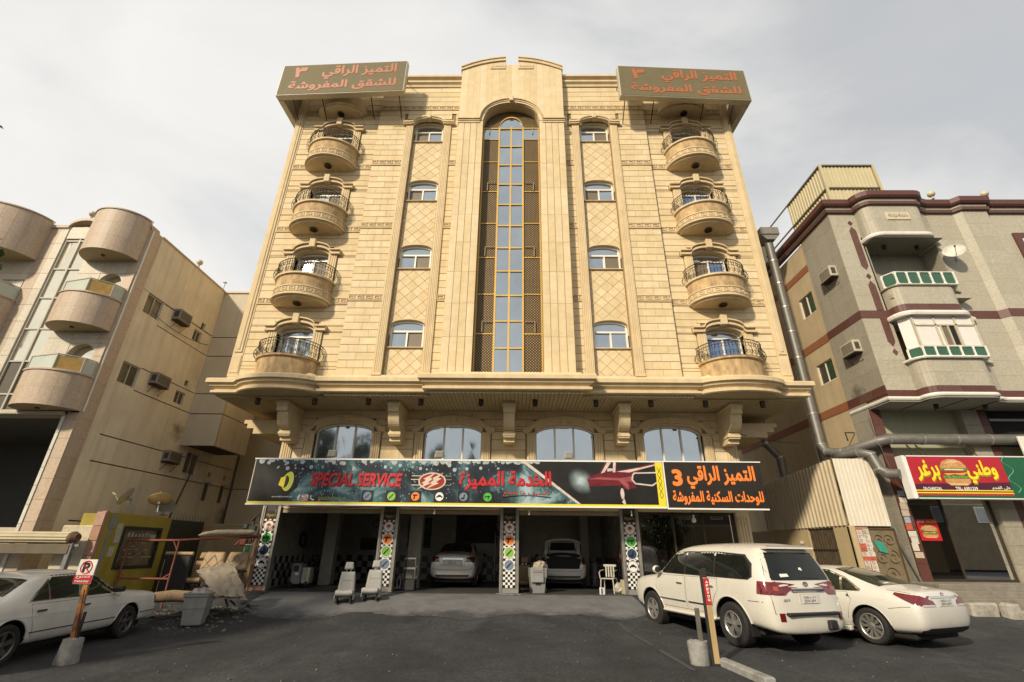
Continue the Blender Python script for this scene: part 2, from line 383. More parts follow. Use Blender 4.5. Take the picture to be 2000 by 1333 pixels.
# ------------------------------------------------------------------ palette
STONE = mat('limestone', (.65,.525,.315), rough=.8, var=.10, scale=2.2, bump=.06, rnd=.06, streak=.38, scol=(.47,.30,.13), bscale=40, stretch=(1,1,1.6))
STONE2 = mat('limestone_trim', (.61,.485,.29), rough=.78, var=.10, scale=2.5, bump=.06, streak=.38, scol=(.40,.26,.12), bscale=30)
SHELL = mat('shellstone', (.43,.30,.15), rough=.85, var=.42, scale=5, bump=.4, bscale=16, streak=.3, scol=(.28,.17,.07), stretch=(1,1,.5))
GROUT = mat('grout', (.41,.285,.135), rough=.9, var=.2, scale=4)
STONE_SHADE = mat('groove_shade_stone', (.48,.36,.205), rough=.85, var=.12, scale=3)  # groove shade painted into the colour: darker stone behind the meander relief
JOINT = mat('joint_mortar', (.26,.18,.09), rough=.9, var=.1, scale=6)
SOFF = mat('soffit_paint', (.42,.34,.2), rough=.7, var=.06, scale=3)
BROWN = mat('dark_iron', (.045,.028,.016), rough=.5, var=.2, scale=20, bump=.05, metal=.3)
GOLD = mat('gold_aluminium', (.62,.40,.10), rough=.38, var=.05, scale=3, metal=.35, bump=0)
WHITE = mat('white_aluminium', (.74,.70,.60), rough=.4, var=.05, scale=4, bump=0)
GLASSB = mirror_glass('blue_reflective_glass', (.42,.475,.52))
GLASSD = mirror_glass('dark_reflective_glass', (.20,.21,.20), metal=.75)
GLASSW = mirror_glass('pale_reflective_glass', (.72,.80,.86), metal=.9)
LATT = lattice_mat('brass_lattice')
DARK = mat('dark_void', (.012,.011,.010), rough=.9, var=.2, scale=2)
STEEL = mat('brushed_steel', (.36,.34,.30), rough=.42, var=.15, scale=6, metal=.7, streak=.3)
def G(x, y):
    """ground height: street rising to the garage floor, dipping on the left"""
    z = -.05-.45*smooth01((1.5-y)/4.2)-.16*smooth01((-x-1)/6)*smooth01((1-y)/4.)
    if y < -4: z -= .006*(-4-y)
    return z
# ------------------------------------------------------------------ ground
def ground_mat():
    m = mat('asphalt', (.026,.0275,.030), rough=.86, var=.45, scale=.8, bump=.35, bscale=70, dirt=(.075,.078,.082), darea=.50)
    N = m.node_tree.nodes; L = m.node_tree.links; b = N['Principled BSDF']; src = b.inputs['Base Color'].links[0].from_socket
    tc = N.new('ShaderNodeTexCoord')
    # loose grit: sparse pale specks
    v = N.new('ShaderNodeTexVoronoi'); v.inputs['Scale'].default_value = 9; L.new(tc.outputs['Object'], v.inputs['Vector'])
    r = N.new('ShaderNodeMapRange'); r.inputs['From Min'].default_value = .13; r.inputs['From Max'].default_value = .07; L.new(v.outputs['Distance'], r.inputs['Value'])
    s = N.new('ShaderNodeSeparateColor'); L.new(v.outputs['Color'], s.inputs[0])
    g = N.new('ShaderNodeMath'); g.operation = 'GREATER_THAN'; g.inputs[1].default_value = .86; L.new(s.outputs[0], g.inputs[0])
    k = N.new('ShaderNodeMath'); k.operation = 'MULTIPLY'; L.new(g.outputs[0], k.inputs[0]); L.new(r.outputs[0], k.inputs[1])
    q = N.new('ShaderNodeMix'); q.data_type = 'RGBA'; L.new(k.outputs[0], q.inputs[0]); L.new(src, q.inputs[6]); q.inputs[7].default_value = (.16,.155,.15,1)
    # oil and tyre darkening in patches
    n = N.new('ShaderNodeTexNoise'); n.inputs['Scale'].default_value = .55; n.inputs['Detail'].default_value = 5; L.new(tc.outputs['Object'], n.inputs['Vector'])
    r2 = N.new('ShaderNodeMapRange'); r2.inputs['From Min'].default_value = .52; r2.inputs['From Max'].default_value = .66; r2.inputs['To Max'].default_value = .6; L.new(n.outputs['Fac'], r2.inputs['Value'])
    q2 = N.new('ShaderNodeMix'); q2.data_type = 'RGBA'; L.new(r2.outputs[0], q2.inputs[0]); L.new(q.outputs[2], q2.inputs[6]); q2.inputs[7].default_value = (.0105,.0105,.011,1)
    # long scuffs left by tyres
    ms = N.new('ShaderNodeMapping'); ms.inputs['Scale'].default_value = (2.6,.28,1); ms.inputs['Rotation'].default_value = (0,0,.35); L.new(tc.outputs['Object'], ms.inputs['Vector'])
    ns = N.new('ShaderNodeTexNoise'); ns.inputs['Scale'].default_value = 1.0; ns.inputs['Detail'].default_value = 8; ns.inputs['Roughness'].default_value = .7; L.new(ms.outputs[0], ns.inputs['Vector'])
    rs = N.new('ShaderNodeMapRange'); rs.inputs['From Min'].default_value = .5; rs.inputs['From Max'].default_value = .72; rs.inputs['To Max'].default_value = .55; L.new(ns.outputs['Fac'], rs.inputs['Value'])
    qs = N.new('ShaderNodeMix'); qs.data_type = 'RGBA'; L.new(rs.outputs[0], qs.inputs[0]); L.new(q2.outputs[2], qs.inputs[6]); qs.inputs[7].default_value = (.012,.012,.013,1); q2 = qs
    # cracks: crooked cell borders, broken up by noise
    wn = N.new('ShaderNodeTexNoise'); wn.inputs['Scale'].default_value = 1.4; wn.inputs['Detail'].default_value = 6; L.new(tc.outputs['Object'], wn.inputs['Vector'])
    wv = N.new('ShaderNodeVectorMath'); wv.operation = 'MULTIPLY_ADD'; wv.inputs[1].default_value = (.9,.9,.9); L.new(wn.outputs['Color'], wv.inputs[0]); L.new(tc.outputs['Object'], wv.inputs[2])
    ve = N.new('ShaderNodeTexVoronoi'); ve.feature = 'DISTANCE_TO_EDGE'; ve.inputs['Scale'].default_value = .42; L.new(wv.outputs[0], ve.inputs['Vector'])
    re = N.new('ShaderNodeMapRange'); re.inputs['From Min'].default_value = .012; re.inputs['From Max'].default_value = .004; L.new(ve.outputs['Distance'], re.inputs['Value'])
    mm = N.new('ShaderNodeMath'); mm.operation = 'MULTIPLY'; L.new(re.outputs[0], mm.inputs[0]); L.new(r2.outputs[0], mm.inputs[1])
    q3 = N.new('ShaderNodeMix'); q3.data_type = 'RGBA'; L.new(mm.outputs[0], q3.inputs[0]); L.new(q2.outputs[2], q3.inputs[6]); q3.inputs[7].default_value = (.006,.006,.006,1)
    # aggregate: fine light and dark grains
    ng = N.new('ShaderNodeTexNoise'); ng.inputs['Scale'].default_value = 16; ng.inputs['Detail'].default_value = 4; ng.inputs['Roughness'].default_value = .8; L.new(tc.outputs['Object'], ng.inputs['Vector'])
    rg_ = N.new('ShaderNodeMapRange'); rg_.inputs['From Min'].default_value = .32; rg_.inputs['From Max'].default_value = .68; rg_.inputs['To Min'].default_value = .45; rg_.inputs['To Max'].default_value = 1.65; L.new(ng.outputs['Fac'], rg_.inputs['Value'])
    hv = N.new('ShaderNodeHueSaturation'); L.new(rg_.outputs[0], hv.inputs['Value']); L.new(q3.outputs[2], hv.inputs['Color'])
    L.new(hv.outputs['Color'], b.inputs['Base Color']); return m
ASPH = ground_mat()
CONC = mat('worn_concrete', (.135,.136,.138), rough=.88, var=.22, scale=1.6, bump=.25, bscale=45, dirt=(.085,.084,.083), darea=.55)
def apron_wear():
    """the street's dirt is tracked over the front of the apron"""
    N = CONC.node_tree.nodes; L = CONC.node_tree.links; b = N['Principled BSDF']; src = b.inputs['Base Color'].links[0].from_socket
    tc = N.new('ShaderNodeTexCoord'); s = N.new('ShaderNodeSeparateXYZ'); L.new(tc.outputs['Object'], s.inputs[0]); n = N.new('ShaderNodeTexNoise'); n.inputs['Scale'].default_value = 1.3; n.inputs['Detail'].default_value = 8; n.inputs['Roughness'].default_value = .7; L.new(tc.outputs['Object'], n.inputs['Vector'])
    a = N.new('ShaderNodeMath'); a.operation = 'MULTIPLY_ADD'; a.inputs[1].default_value = 2.2; L.new(n.outputs['Fac'], a.inputs[0]); L.new(s.outputs['Y'], a.inputs[2])
    r = N.new('ShaderNodeMapRange'); r.inputs['From Min'].default_value = .45; r.inputs['From Max'].default_value = -.15; r.inputs['To Max'].default_value = .92; L.new(a.outputs[0], r.inputs['Value'])
    q = N.new('ShaderNodeMix'); q.data_type = 'RGBA'; L.new(r.outputs[0], q.inputs[0]); L.new(src, q.inputs[6]); q.inputs[7].default_value = (.036,.037,.039,1); L.new(q.outputs[2], b.inputs['Base Color'])
apron_wear()
def sheet(name, xs, ys, m, dz=0, edge=None):
    mb = MB(); nx = len(xs)
    V = [(x, y, G(x, y)+dz) for y in ys for x in xs]
    F = [(j*nx+i, j*nx+i+1, (j+1)*nx+i+1, (j+1)*nx+i) for j in range(len(ys)-1) for i in range(nx-1)]
    mb.add(V, F); o = mb.build(name, m, smooth=True, angle=60); tag(o, kind='structure'); return o
def frange(a, b, n): return [lerp(a, b, i/n) for i in range(n+1)]
xs = [-900,-300,-100,-50]+frange(-30, 30, 60)+[50,100,300,900]
ys = [-900,-300,-100,-50,-35,-28]+frange(-22, 9, 62)+[14,25,60,200,900]
sheet('street_ground', xs, ys, ASPH)
# concrete apron in front of the bays, with an uneven front edge
def apron():
    mb = MB(); n = 60; rows = 8; V = []
    for i in range(n+1):
        x = lerp(-7.3, 3.9, i/n)
        front = -1.2+.22*sin(x*1.3)+.12*sin(x*3.1+1)+random.uniform(-.07,.07)+ (.8*smooth01((-x-5.8)/1.6)) + .5*smooth01((x-2.8)/1.2)
        for j in range(rows+1):
            y = lerp(front, 1.45, j/rows); V.append((x, y, G(x, y)+.006))
    F = [(i*(rows+1)+j, (i+1)*(rows+1)+j, (i+1)*(rows+1)+j+1, i*(rows+1)+j+1) for i in range(n) for j in range(rows)]
    mb.add(V, F); tag(mb.build('concrete_apron', CONC, smooth=True, angle=60), kind='structure')
apron()
mb = MB()      # old painted parking line by the off-road car
for i in range(14):
    t = i/14; t2 = (i+1)/14
    if i in (3, 8): continue
    a = Vector((2.9+.3*t, -1.6-4.6*t)); b = Vector((2.9+.3*t2, -1.6-4.6*t2)); w = .05
    mb.add([(a.x-w, a.y, G(a.x, a.y)+.008), (a.x+w, a.y, G(a.x, a.y)+.008), (b.x+w, b.y, G(b.x, b.y)+.008), (b.x-w, b.y, G(b.x, b.y)+.008)], [(0,1,2,3)])
tag(mb.build('parking_line', mat('worn_paint', (.052,.052,.052), rough=.9, var=.35, scale=9, dirt=(.04,.04,.04), darea=.45)), kind='structure')
mb = MB()
for i in range(300):     # loose stones and grit on the lot
    x = random.uniform(-9, 9); y = random.uniform(-9.5, 1.0); r = random.uniform(.006, .017)*(1 if random.random() < .93 else 1.8); s = len(mb.v)
    mb.sphere((x, y, G(x, y)+r*.6), r, 5, 3, sc3=(1, random.uniform(.6,1), .7))
tag(mb.build('loose_gravel', mat('gravel_stone', (.13,.13,.125), var=.3, scale=30)), kind='stuff')
# ------------------------------------------------------------------ main building
APT = root('apartment_building', 'tall cream stone-clad apartment block with a gold glazed stair tower', 'building', (0,0,0))
FL = 3.29; Z0 = 6.62
slab_list = []           # (x0,x1,y0,z0,z1) of coursed stones, decided later which are parts
def courses(x0, x1, yf, z0, z1, n, holes, w=1.7, seed=0, depth=.05):
    rg = random.Random(seed*977+int(z0*100)+int(x0*10))
    h = (z1-z0)/n
    for k in range(n):
        a = z0+k*h; b = a+h; cuts = [x0]; L = x1-x0; m = max(1, round(L/w)); sh = (.5 if k % 2 else 0)
        pts = sorted({x0, x1, *[x0+(i+sh)*L/m+rg.uniform(-.06,.06) for i in range(1 if not sh else 0, m)]})
        pts = [p for p in pts if x0 <= p <= x1]
        cl = [pts[0]]
        for p in pts[1:]:
            if p-cl[-1] > .2: cl.append(p)
            else: cl[-1] = p if p == x1 else cl[-1]
        if cl[-1] != x1: cl[-1] = x1
        cl[0] = x0
        for i in range(len(cl)-1):
            for r in cut_rects(cl[i], cl[i+1], a, b, holes): slab_list.append((r[0], r[1], yf+rg.uniform(-.003,.003), r[2], r[3], depth))
GK = [(0,.74,.83,.95),(.62,.74,.30,.83),(.28,.62,.30,.42),(.28,.40,.42,.62),(0,.12,.05,.83),(.12,1.,.05,.17),(.88,1.,.17,.95)]
def greek(mb, x0, x1, z0, z1, fn, u=.33):
    """meander relief between two fillets; fn maps (along, out, z) to a point"""
    def bx(a, b, c, d, o0, o1, seg=1):
        for i in range(seg):
            p, q = lerp(a,b,i/seg), lerp(a,b,(i+1)/seg)
            mb.add([fn(p,o0,c),fn(q,o0,c),fn(q,o0,d),fn(p,o0,d),fn(p,o1,c),fn(q,o1,c),fn(q,o1,d),fn(p,o1,d)],
                   [(4,5,6,7),(0,1,5,4),(1,2,6,5),(2,3,7,6),(3,0,4,7)])
    L = x1-x0; n = max(1, round(L/u)); w = L/n; H = z1-z0; s = max(1, int(L/.25))
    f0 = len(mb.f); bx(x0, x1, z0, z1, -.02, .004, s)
    for q in range(f0, len(mb.f)): mb.m[q] = 1  # recessed backing takes the painted groove shade
    bx(x0, x1, z1-.035, z1, .004, .036, s); bx(x0, x1, z0, z0+.035, .004, .036, s)
    for i in range(n):
        for a, b, c, d in GK: bx(x0+(i+a)*w, x0+(i+b)*w, z0+.05+c*(H-.1), z0+.05+d*(H-.1), .004, .03)
def flat(yf): return lambda a, o, z: (a, yf-o, z)
def main_upper():
    # bodies behind the stone
    for sg in (-1, 1):
        mb = MB(); holes = [(sg*7.7-.66, sg*7.7+.66, Z0+.4+FL*k, Z0+1.98+FL*k) for k in range(4)]
        def B(x0, x1, y0, y1, z0, z1): mb.box(min(x0,x1), max(x0,x1), y0, y1, z0, z1)
        for r in cut_rects(min(sg*5.95,sg*9.76), max(sg*5.95,sg*9.76), 6.0, 21.3, holes): mb.box(r[0], r[1], .045, .5, r[2], r[3])
        hol2 = [(sg*3.6725-.655, sg*3.6725+.655, 5.9, 18.80)]
        for r in cut_rects(min(sg*2.2,sg*5.95), max(sg*2.2,sg*5.95), 6.0, 21.3, hol2): mb.box(r[0], r[1], -.105, .5, r[2], r[3])
        mb.build('wall', JOINT, APT)
    mb = MB(); mb.box(-9.75, 9.75, .55, 14, 5.99, 21.3); mb.build('building_core', STONE2, APT)
    bal_me, rail_me, key_me, lamp_me = balcony_meshes()
    pil = {}
    for sg in (-1, 1):
        xo, xi = 5.95, 9.40
        # outer wing: coursed stones, meander courses
        for k in range(4):
            zb = Z0+FL*k-(.14 if k else 0); zt = 9.47+3.28*k
            xc = sg*7.7
            ho = [(xc-1.0, xc+1.0, Z0+.4+FL*k, Z0+1.75+FL*k), (xc-1.12, xc+1.12, Z0+1.70+FL*k, Z0+1.95+FL*k), (xc-.78, xc+.78, Z0+1.90+FL*k, Z0+2.14+FL*k)]
            lo = min(sg*xo, sg*xi); hi = max(sg*xo, sg*xi)
            courses(lo, hi, 0, (9.47+.285+3.28*(k-1)) if k else Z0, zt, 10, ho, seed=k+5*(sg+1))
            for a, b in ((lo, xc-1.08), (xc+1.08, hi)) if k < 3 else ((lo, hi),):
                g = MB(); greek(g, a, b, zt, zt+.285, flat(0)); g.build('greek_key_band', [STONE2, STONE_SHADE], APT)
        courses(min(sg*xo,sg*xi), max(sg*xo,sg*xi), 0, 19.60, 20.9, 4, [], seed=31+sg)
        # inner bay
        for k in range(4):
            z0 = Z0 if k == 0 else 9.55+.285+FL*(k-1); z1 = 9.55+FL*k
            for a, b in ((2.3, 2.675), (4.67, 5.95)):
                lo, hi = min(sg*a, sg*b), max(sg*a, sg*b)
                courses(lo, hi, -.15, z0, z1, 10, [(min(sg*2.5,sg*4.8), max(sg*2.5,sg*4.8), 18.42, 19.2)] if k == 3 else [], seed=k+60+sg*3, w=.7)
                if k < 3:
                    g = MB(); greek(g, lo, hi, z1, z1+.285, flat(-.15)); g.build('greek_key_band', [STONE2, STONE_SHADE], APT)
        lo, hi = min(sg*2.3, sg*5.95), max(sg*2.3, sg*5.95)
        courses(min(sg*2.675,sg*4.67), max(sg*2.675,sg*4.67), -.15, 18.86, 19.42, 2, [], seed=80+sg)
        g = MB(); greek(g, lo, hi, 19.42, 19.68, flat(-.15)); g.build('greek_key_band', [STONE2, STONE_SHADE], APT)
        courses(lo, hi, -.15, 19.68, 20.9, 4, [], seed=90+sg)
        # fluted pilasters of the inner bay and their shared arched hood
        for a, b in ((2.675, 2.985), (4.36, 4.67)):
            p = MB(); x0, x1 = min(sg*a, sg*b), max(sg*a, sg*b); p.box(x0, x1, -.215, -.1, Z0, 18.44)
            for i in range(4): w = (x1-x0-.06)/4; p.bev(x0+.03+i*w+.010, x0+.03+(i+1)*w-.010, -.229, -.2, Z0+.12, 18.36, .01)
            p.bev(x0-.02, x1+.02, -.25, -.1, Z0, Z0+.12, .015); p.build('pilaster', STONE2, APT)
        h = MB(); xc = sg*3.6725
        path = [(xc-1.12,18.47),(xc-.84,18.47)]+[(xc-.66*cos(pi*i/10), 18.5+.30*sin(pi*i/10)) for i in range(11)]+[(xc+.84,18.47),(xc+1.12,18.47)]
        h.band(path, -.03, .04, -.30, -.1); h.band(path, .04, .13, -.34, -.1); h.bev(xc-.09, xc+.09, -.37, -.1, 18.72, 18.98, .02)
        h.build('window_hood', STONE2, APT)
        # diagonal tile panels and windows between the pilasters
        for k in range(4):
            zs = 7.75+FL*k; xa, xb = xc-.66, xc+.66
            zlo = Z0 if k == 0 else zs-FL+1.14; zhi = zs-.04
            c = .47
            j0 = int((xa+xb)/1)-12
            for i in range(-3, 4):
                for j in range(-1, 12):
                    for hh in (0, 1):
                        cx = xc+(i+.5*hh)*c; cz = zlo+(j+.5*hh)*c*.98
                        q = clip([(cx-c/2, cz), (cx, cz-c*.49), (cx+c/2, cz), (cx, cz+c*.49)], xa, xb, zlo, zhi)
                        if len(q) >= 3 and (max(p[0] for p in q)-min(p[0] for p in q)) > .06:
                            t = MB(); t.cur = random.random(); t.pslab(q, -.012+random.uniform(-.0015,.0015), .03, .008, mj=1); t.build('diamond_tile', [STONE, GROUT], APT)
            b = MB(); b.box(xa-.01, xb+.01, .02, .06, zlo, zhi); b.bev(xa, xb, -.09, .06, zs-.04, zs, .01); b.build('window_sill', STONE2, APT)
            # arched head over the opening
            ar = seg_arch(xc, .62, zs+.86, zs+1.10)
            b = MB(); b.prism([(xa, zs+.5), (xc-.62, zs+.5)]+ar+[(xc+.62, zs+.5), (xb, zs+.5), (xb, zs+1.14), (xa, zs+1.14)], 'y', -.015, .2)
            b.band(seg_arch(xc, .62, zs+.86, zs+1.10), -.0, .05, -.04, -.016); b.build('arched_lintel', STONE2, APT)
            window(xc, .60, zs, zs+.66, zs+1.08, .13, k, sg)
        # corner trim
        p = MB(); x0, x1 = min(sg*9.40, sg*9.78), max(sg*9.40, sg*9.78)
        p.box(x0, x1, -.02, .5, Z0, 20.9); p.bev(x0+.05, x1-.05, -.06, -.01, Z0+.9, 20.7, .02); p.bev(x0+.13, x1-.13, -.085, -.04, Z0+1.0, 20.6, .02); p.bev(x0+.02, x1-.02, -.045, 0, Z0+.12, Z0+.8, .02)
        p.build('corner_pilaster', STONE2, APT)
        # balconies, their doors and hoods
        for k in range(4):
            zf = Z0+FL*k; xc = sg*7.7
            d = MB()
            for s2 in (-1, 1):
                a, b = sorted((xc+s2*.66, xc+s2*.98)); d.box(a, b, -.07, .2, zf+.1, zf+1.74)
                for i in range(3): d.bev(a+.04+i*.085, a+.04+i*.085+.06, -.09, -.06, zf+.3, zf+1.68, .008)
            ar = seg_arch(xc, .66, zf+1.66, zf+1.96)
            d.prism([(xc-.7, zf+1.5), (xc-.66, zf+1.5)]+ar+[(xc+.66, zf+1.5), (xc+.7, zf+1.5), (xc+.7, zf+2.05), (xc-.7, zf+2.05)], 'y', -.02, .3)
            d.build('door_surround', STONE2, APT)
            h = MB(); path = [(xc-1.10, zf+1.76), (xc-.74, zf+1.76)]+[(xc-.70*cos(pi*i/10), zf+1.80+.28*sin(pi*i/10)) for i in range(11)]+[(xc+.74, zf+1.76), (xc+1.10, zf+1.76)]
            h.band(path, -.03, .05, -.16, .02); h.band(path, .05, .12, -.11, .02); h.band(path, .12, .17, -.22, .02)
            h.bev(xc-.12, xc+.12, -.26, .02, zf+1.98, zf+2.38, .02); h.build('window_hood', STONE2, APT)
            balcony_door(xc, zf+.42, zf+1.62, zf+1.94, .28, k, sg)
            if k == 0:
                b0 = MB(); half_ring(b0, [(1.06,.88,-.2),(1.04,.86,-.18),(1.04,.86,.45),(1.10,.93,.47),(1.10,.93,.54),(.98,.82,.54),(.98,.82,.05)]); bo = inst('balcony', b0.mesh('balcony', SHELL, smooth=True, angle=35), APT, (xc, 0, Z0-.0))
                inst('balcony_railing', rail_me, bo, None).location = (0, 0, .54)
            else:
                zl = zf-.56
                bo = inst('balcony', bal_me, APT, (xc, 0, zl))
                inst('balcony_railing', rail_me, bo, None).location = (0, 0, .99)
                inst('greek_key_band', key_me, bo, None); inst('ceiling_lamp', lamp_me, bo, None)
        # rounded canopy under the roof sign
        cp = MB(); half_ring(cp, [(.0,.0,.0),(.96,.62,.0),(1.0,.66,.02),(1.0,.66,.10),(1.09,.74,.12),(1.09,.74,.2),(1.04,.7,.24),(1.04,.7,.75),(0,0,.75)])
        co = inst('balcony_canopy', cp.mesh('balcony_canopy', STONE2, smooth=True, angle=35), APT, (sg*7.7, 0, 19.12))
        inst('ceiling_lamp', lamp_me, co, None).location = (0, .12, 0)
    # parapet cornice
    mb = MB(); prof = [(.0,20.9),(.05,20.9),(.07,21.02),(.16,21.1),(.16,21.2),(.10,21.24),(.10,21.3),(.24,21.36),(.24,21.47),(0,21.47)]
    mb.sweep([(-9.78,6),(-9.78,0),(-5.95,0),(-5.95,-.15),(-2.3,-.15)], prof); mb.build('parapet_cornice', STONE2, APT)
    mb = MB(); mb.sweep([(2.3,-.15),(5.95,-.15),(5.95,0),(9.78,0),(9.78,6)], prof); mb.build('parapet_cornice', STONE2, APT)
def half_ring(mb, prof, n=26):
    k = n+1; V = []
    for a, b, z in prof:
        for i in range(k): t = pi*i/n; V.append((-a*cos(t), -b*sin(t), z))
    F = [(j*k+i, j*k+i+1, (j+1)*k+i+1, (j+1)*k+i) for j in range(len(prof)-1) for i in range(n)]
    mb.add(V, F)
def balcony_meshes():
    b = MB(); half_ring(b, [(0,0,.0),(.97,.80,.0),(1.0,.83,.015),(1.0,.83,.07),(1.10,.94,.09),(1.10,.94,.15),(1.05,.89,.19),(1.05,.89,.42),(1.08,.92,.43),(1.08,.92,.47),(1.04,.88,.49),(1.04,.88,.91),(1.11,.95,.93),(1.11,.95,1.0),(.96,.8,1.0),(.96,.8,.3),(0,0,.3)])
    bal = b.mesh('balcony', SHELL, smooth=True, angle=30)
    bal.materials.append(STONE2)
    for p in bal.polygons:
        z = p.center.z
        if z < .475 or z > .92: p.material_index = 1
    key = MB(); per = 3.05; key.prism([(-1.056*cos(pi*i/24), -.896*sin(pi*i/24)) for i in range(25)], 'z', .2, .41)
    key.m = [1]*len(key.f)  # curved backing carries the same painted-in shade
    def fn(a, o, z):
        t = a; return (-(1.052+o)*cos(t), -(.892+o)*sin(t), z)
    def kb(a, b, c, d, o0, o1, s=1):
        for i in range(s):
            p, q = lerp(a,b,i/s), lerp(a,b,(i+1)/s)
            key.add([fn(p,o0,c),fn(q,o0,c),fn(q,o0,d),fn(p,o0,d),fn(p,o1,c),fn(q,o1,c),fn(q,o1,d),fn(p,o1,d)], [(4,5,6,7),(0,1,5,4),(1,2,6,5),(2,3,7,6),(3,0,4,7)])
    n = 11; w = (pi-.08)/n
    for i in range(n):
        for a, b_, c, d in GK: kb(.04+(i+a)*w, .04+(i+b_)*w, .205+c*.2, .205+d*.2, .0, .022)
    keym = key.mesh('greek_key_band', [STONE2, STONE_SHADE], recalc=False)
    r = MB(); nb = 30
    prof = [(0,0),(.10,.05),(.155,.13),(.13,.24),(.05,.36),(.03,.48),(.045,.56)]
    el = lambda t, o: (-(1.05+o)*cos(t), -(.89+o)*sin(t))
    for i in range(nb+1):
        t = pi*(.012+.976*i/nb)
        if i % 2 == 0: r.tube([(*el(t,o), z) for o, z in prof], .0095, 4)
        else:
            r.tube([(*el(t,o), z) for o, z in ((0,0),(.02,.2),(.03,.34),(.035,.46))], .008, 4)
            for zc, rr, oo in ((.40,.055,.035),(.14,.05,.06)):
                for sd in (-1, 1):
                    r.tube([(*el(t+sd*(.048-rr*.9*cos(a)), oo+.02*sin(a)), zc+rr*sin(a)) for a in [2*pi*q/7 for q in range(7)]], .007, 3, closed=True)
            r.sphere((*el(t,.04), .50), .018, 5, 3)
        r.sphere((*el(t,.15), .145), .014, 4, 3)
    for o, z, q in ((.045,.565,.017),(.03,.47,.009),(.0,.015,.013)):
        r.tube([(*el(pi*i/30, o), z) for i in range(31)], q, 5)
    rail = r.mesh('balcony_railing', BROWN, recalc=False)
    l = MB(); l.lathe([(.0,-.015),(.13,-.02),(.15,-.035),(.15,-.06),(.115,-.065),(.11,-.045),(.03,-.05),(.03,-.08),(.0,-.085)], 14, (0,-.36,0), cap=False)
    for q in range(3): a = 2*pi*q/3; l.tube([(0,-.36,-.055),(.14*cos(a),-.36+.14*sin(a),-.055)], .012, 4)
    lamp = l.mesh('ceiling_lamp', BROWN, smooth=True)
    return bal, rail, keym, lamp
def pane(x0, x1, z0, z1, y, m, parent, tilt=.006, name='pane'):
    b = MB(); t = random.uniform(-tilt, tilt); u = random.uniform(-tilt, tilt)
    b.add([(x0,y+t,z0),(x1,y-t+u,z0),(x1,y-t,z1),(x0,y+t-u,z1)], [(0,1,2,3)]); return b.build(name, m, parent)
def window(xc, hw, zs, zt, zc, y, k, sg):
    """white sliding window: arched light above a transom, two lights below; one light has an insect screen"""
    f = MB(); t = .05
    f.box(xc-hw-.02, xc-hw+t, y-.05, y+.05, zs, zc-.18); f.box(xc+hw-t, xc+hw+.02, y-.05, y+.05, zs, zc-.18)
    f.box(xc-hw+t, xc+hw-t, y-.05, y+.05, zs, zs+t); f.box(xc-hw+t, xc+hw-t, y-.06, y+.05, zt-.03, zt+.04); f.box(xc-.03, xc+.03, y-.055, y+.05, zs+t, zt-.03)
    f.band(seg_arch(xc, hw+.02, zc-.24, zc-.02), -.04, .03, y-.05, y+.05)
    fo = f.build('window', WHITE, APT)
    left_screen = (k + (sg > 0)) % 2 == 0 if k not in (0,) else (sg < -2)
    pane(xc-hw+t, xc-.03, zs+t, zt-.03, y+.01, SCREEN if (k in (3, 2) and sg < 0) or (k == 2 and sg > 0) else GLASSB, fo)
    pane(xc+.03, xc+hw-t, zs+t, zt-.03, y-.01, SCREEN if (k in (0, 1) and sg < 0) or (k in (1, 3) and sg > 0) else GLASSB, fo)
    b = MB(); b.poly([(xc-hw+t, y, zt+.04)]+[(x, y, max(z, zt+.04)) for x, z in seg_arch(xc, hw-t, zc-.24, zc-.04)]+[(xc+hw-t, y, zt+.04)]); b.build('arched_pane', GLASSB, fo)
    b = MB(); b.box(xc-hw, xc+hw, y+.06, y+.09, zs, zc); b.build('blind', DARK, fo)
def balcony_door(xc, z0, zt, zc, y, k, sg):
    f = MB(); hw = .64; t = .05
    f.box(xc-hw-.02, xc-hw+t, y-.05, y+.05, z0, zc-.25); f.box(xc+hw-t, xc+hw+.02, y-.05, y+.05, z0, zc-.25); f.box(xc-hw+t, xc+hw-t, y-.06, y+.05, zt-.03, zt+.03)
    f.box(xc-.035, xc+.035, y-.06, y+.05, z0, zt-.03); f.band(seg_arch(xc, hw+.02, zc-.3, zc-.03), -.04, .03, y-.05, y+.05)
    fo = f.build('balcony_door', WHITE, APT)
    ga, gb = (GLASSW, GLASSW) if (sg < 0 and k < 1) else ((GLASSW, SCREEN) if sg < 0 and k < 3 else ((GLASSB, GLASSD) if k == 3 else ((CURT, CURT) if k != 1 else (SCREEN, CURT))))
    pane(xc-hw+t, xc-.035, z0, zt-.03, y+.01, ga, fo); pane(xc+.035, xc+hw-t, z0, zt-.03, y-.01, gb, fo)
    b = MB(); b.poly([(xc-hw+t, y, zt+.03)]+[(x, y, max(z, zt+.03)) for x, z in seg_arch(xc, hw-t, zc-.3, zc-.05)]+[(xc+hw-t, y, zt+.03)]); b.build('arched_pane', GLASSB, fo)
SCREEN = mat('insect_screen', (.16,.13,.09), rough=.6, var=.12, scale=3, bump=0)
CURT = mirror_glass('glass_over_blue_curtain', (.16,.24,.40), metal=.55, rough=.08)
main_upper()
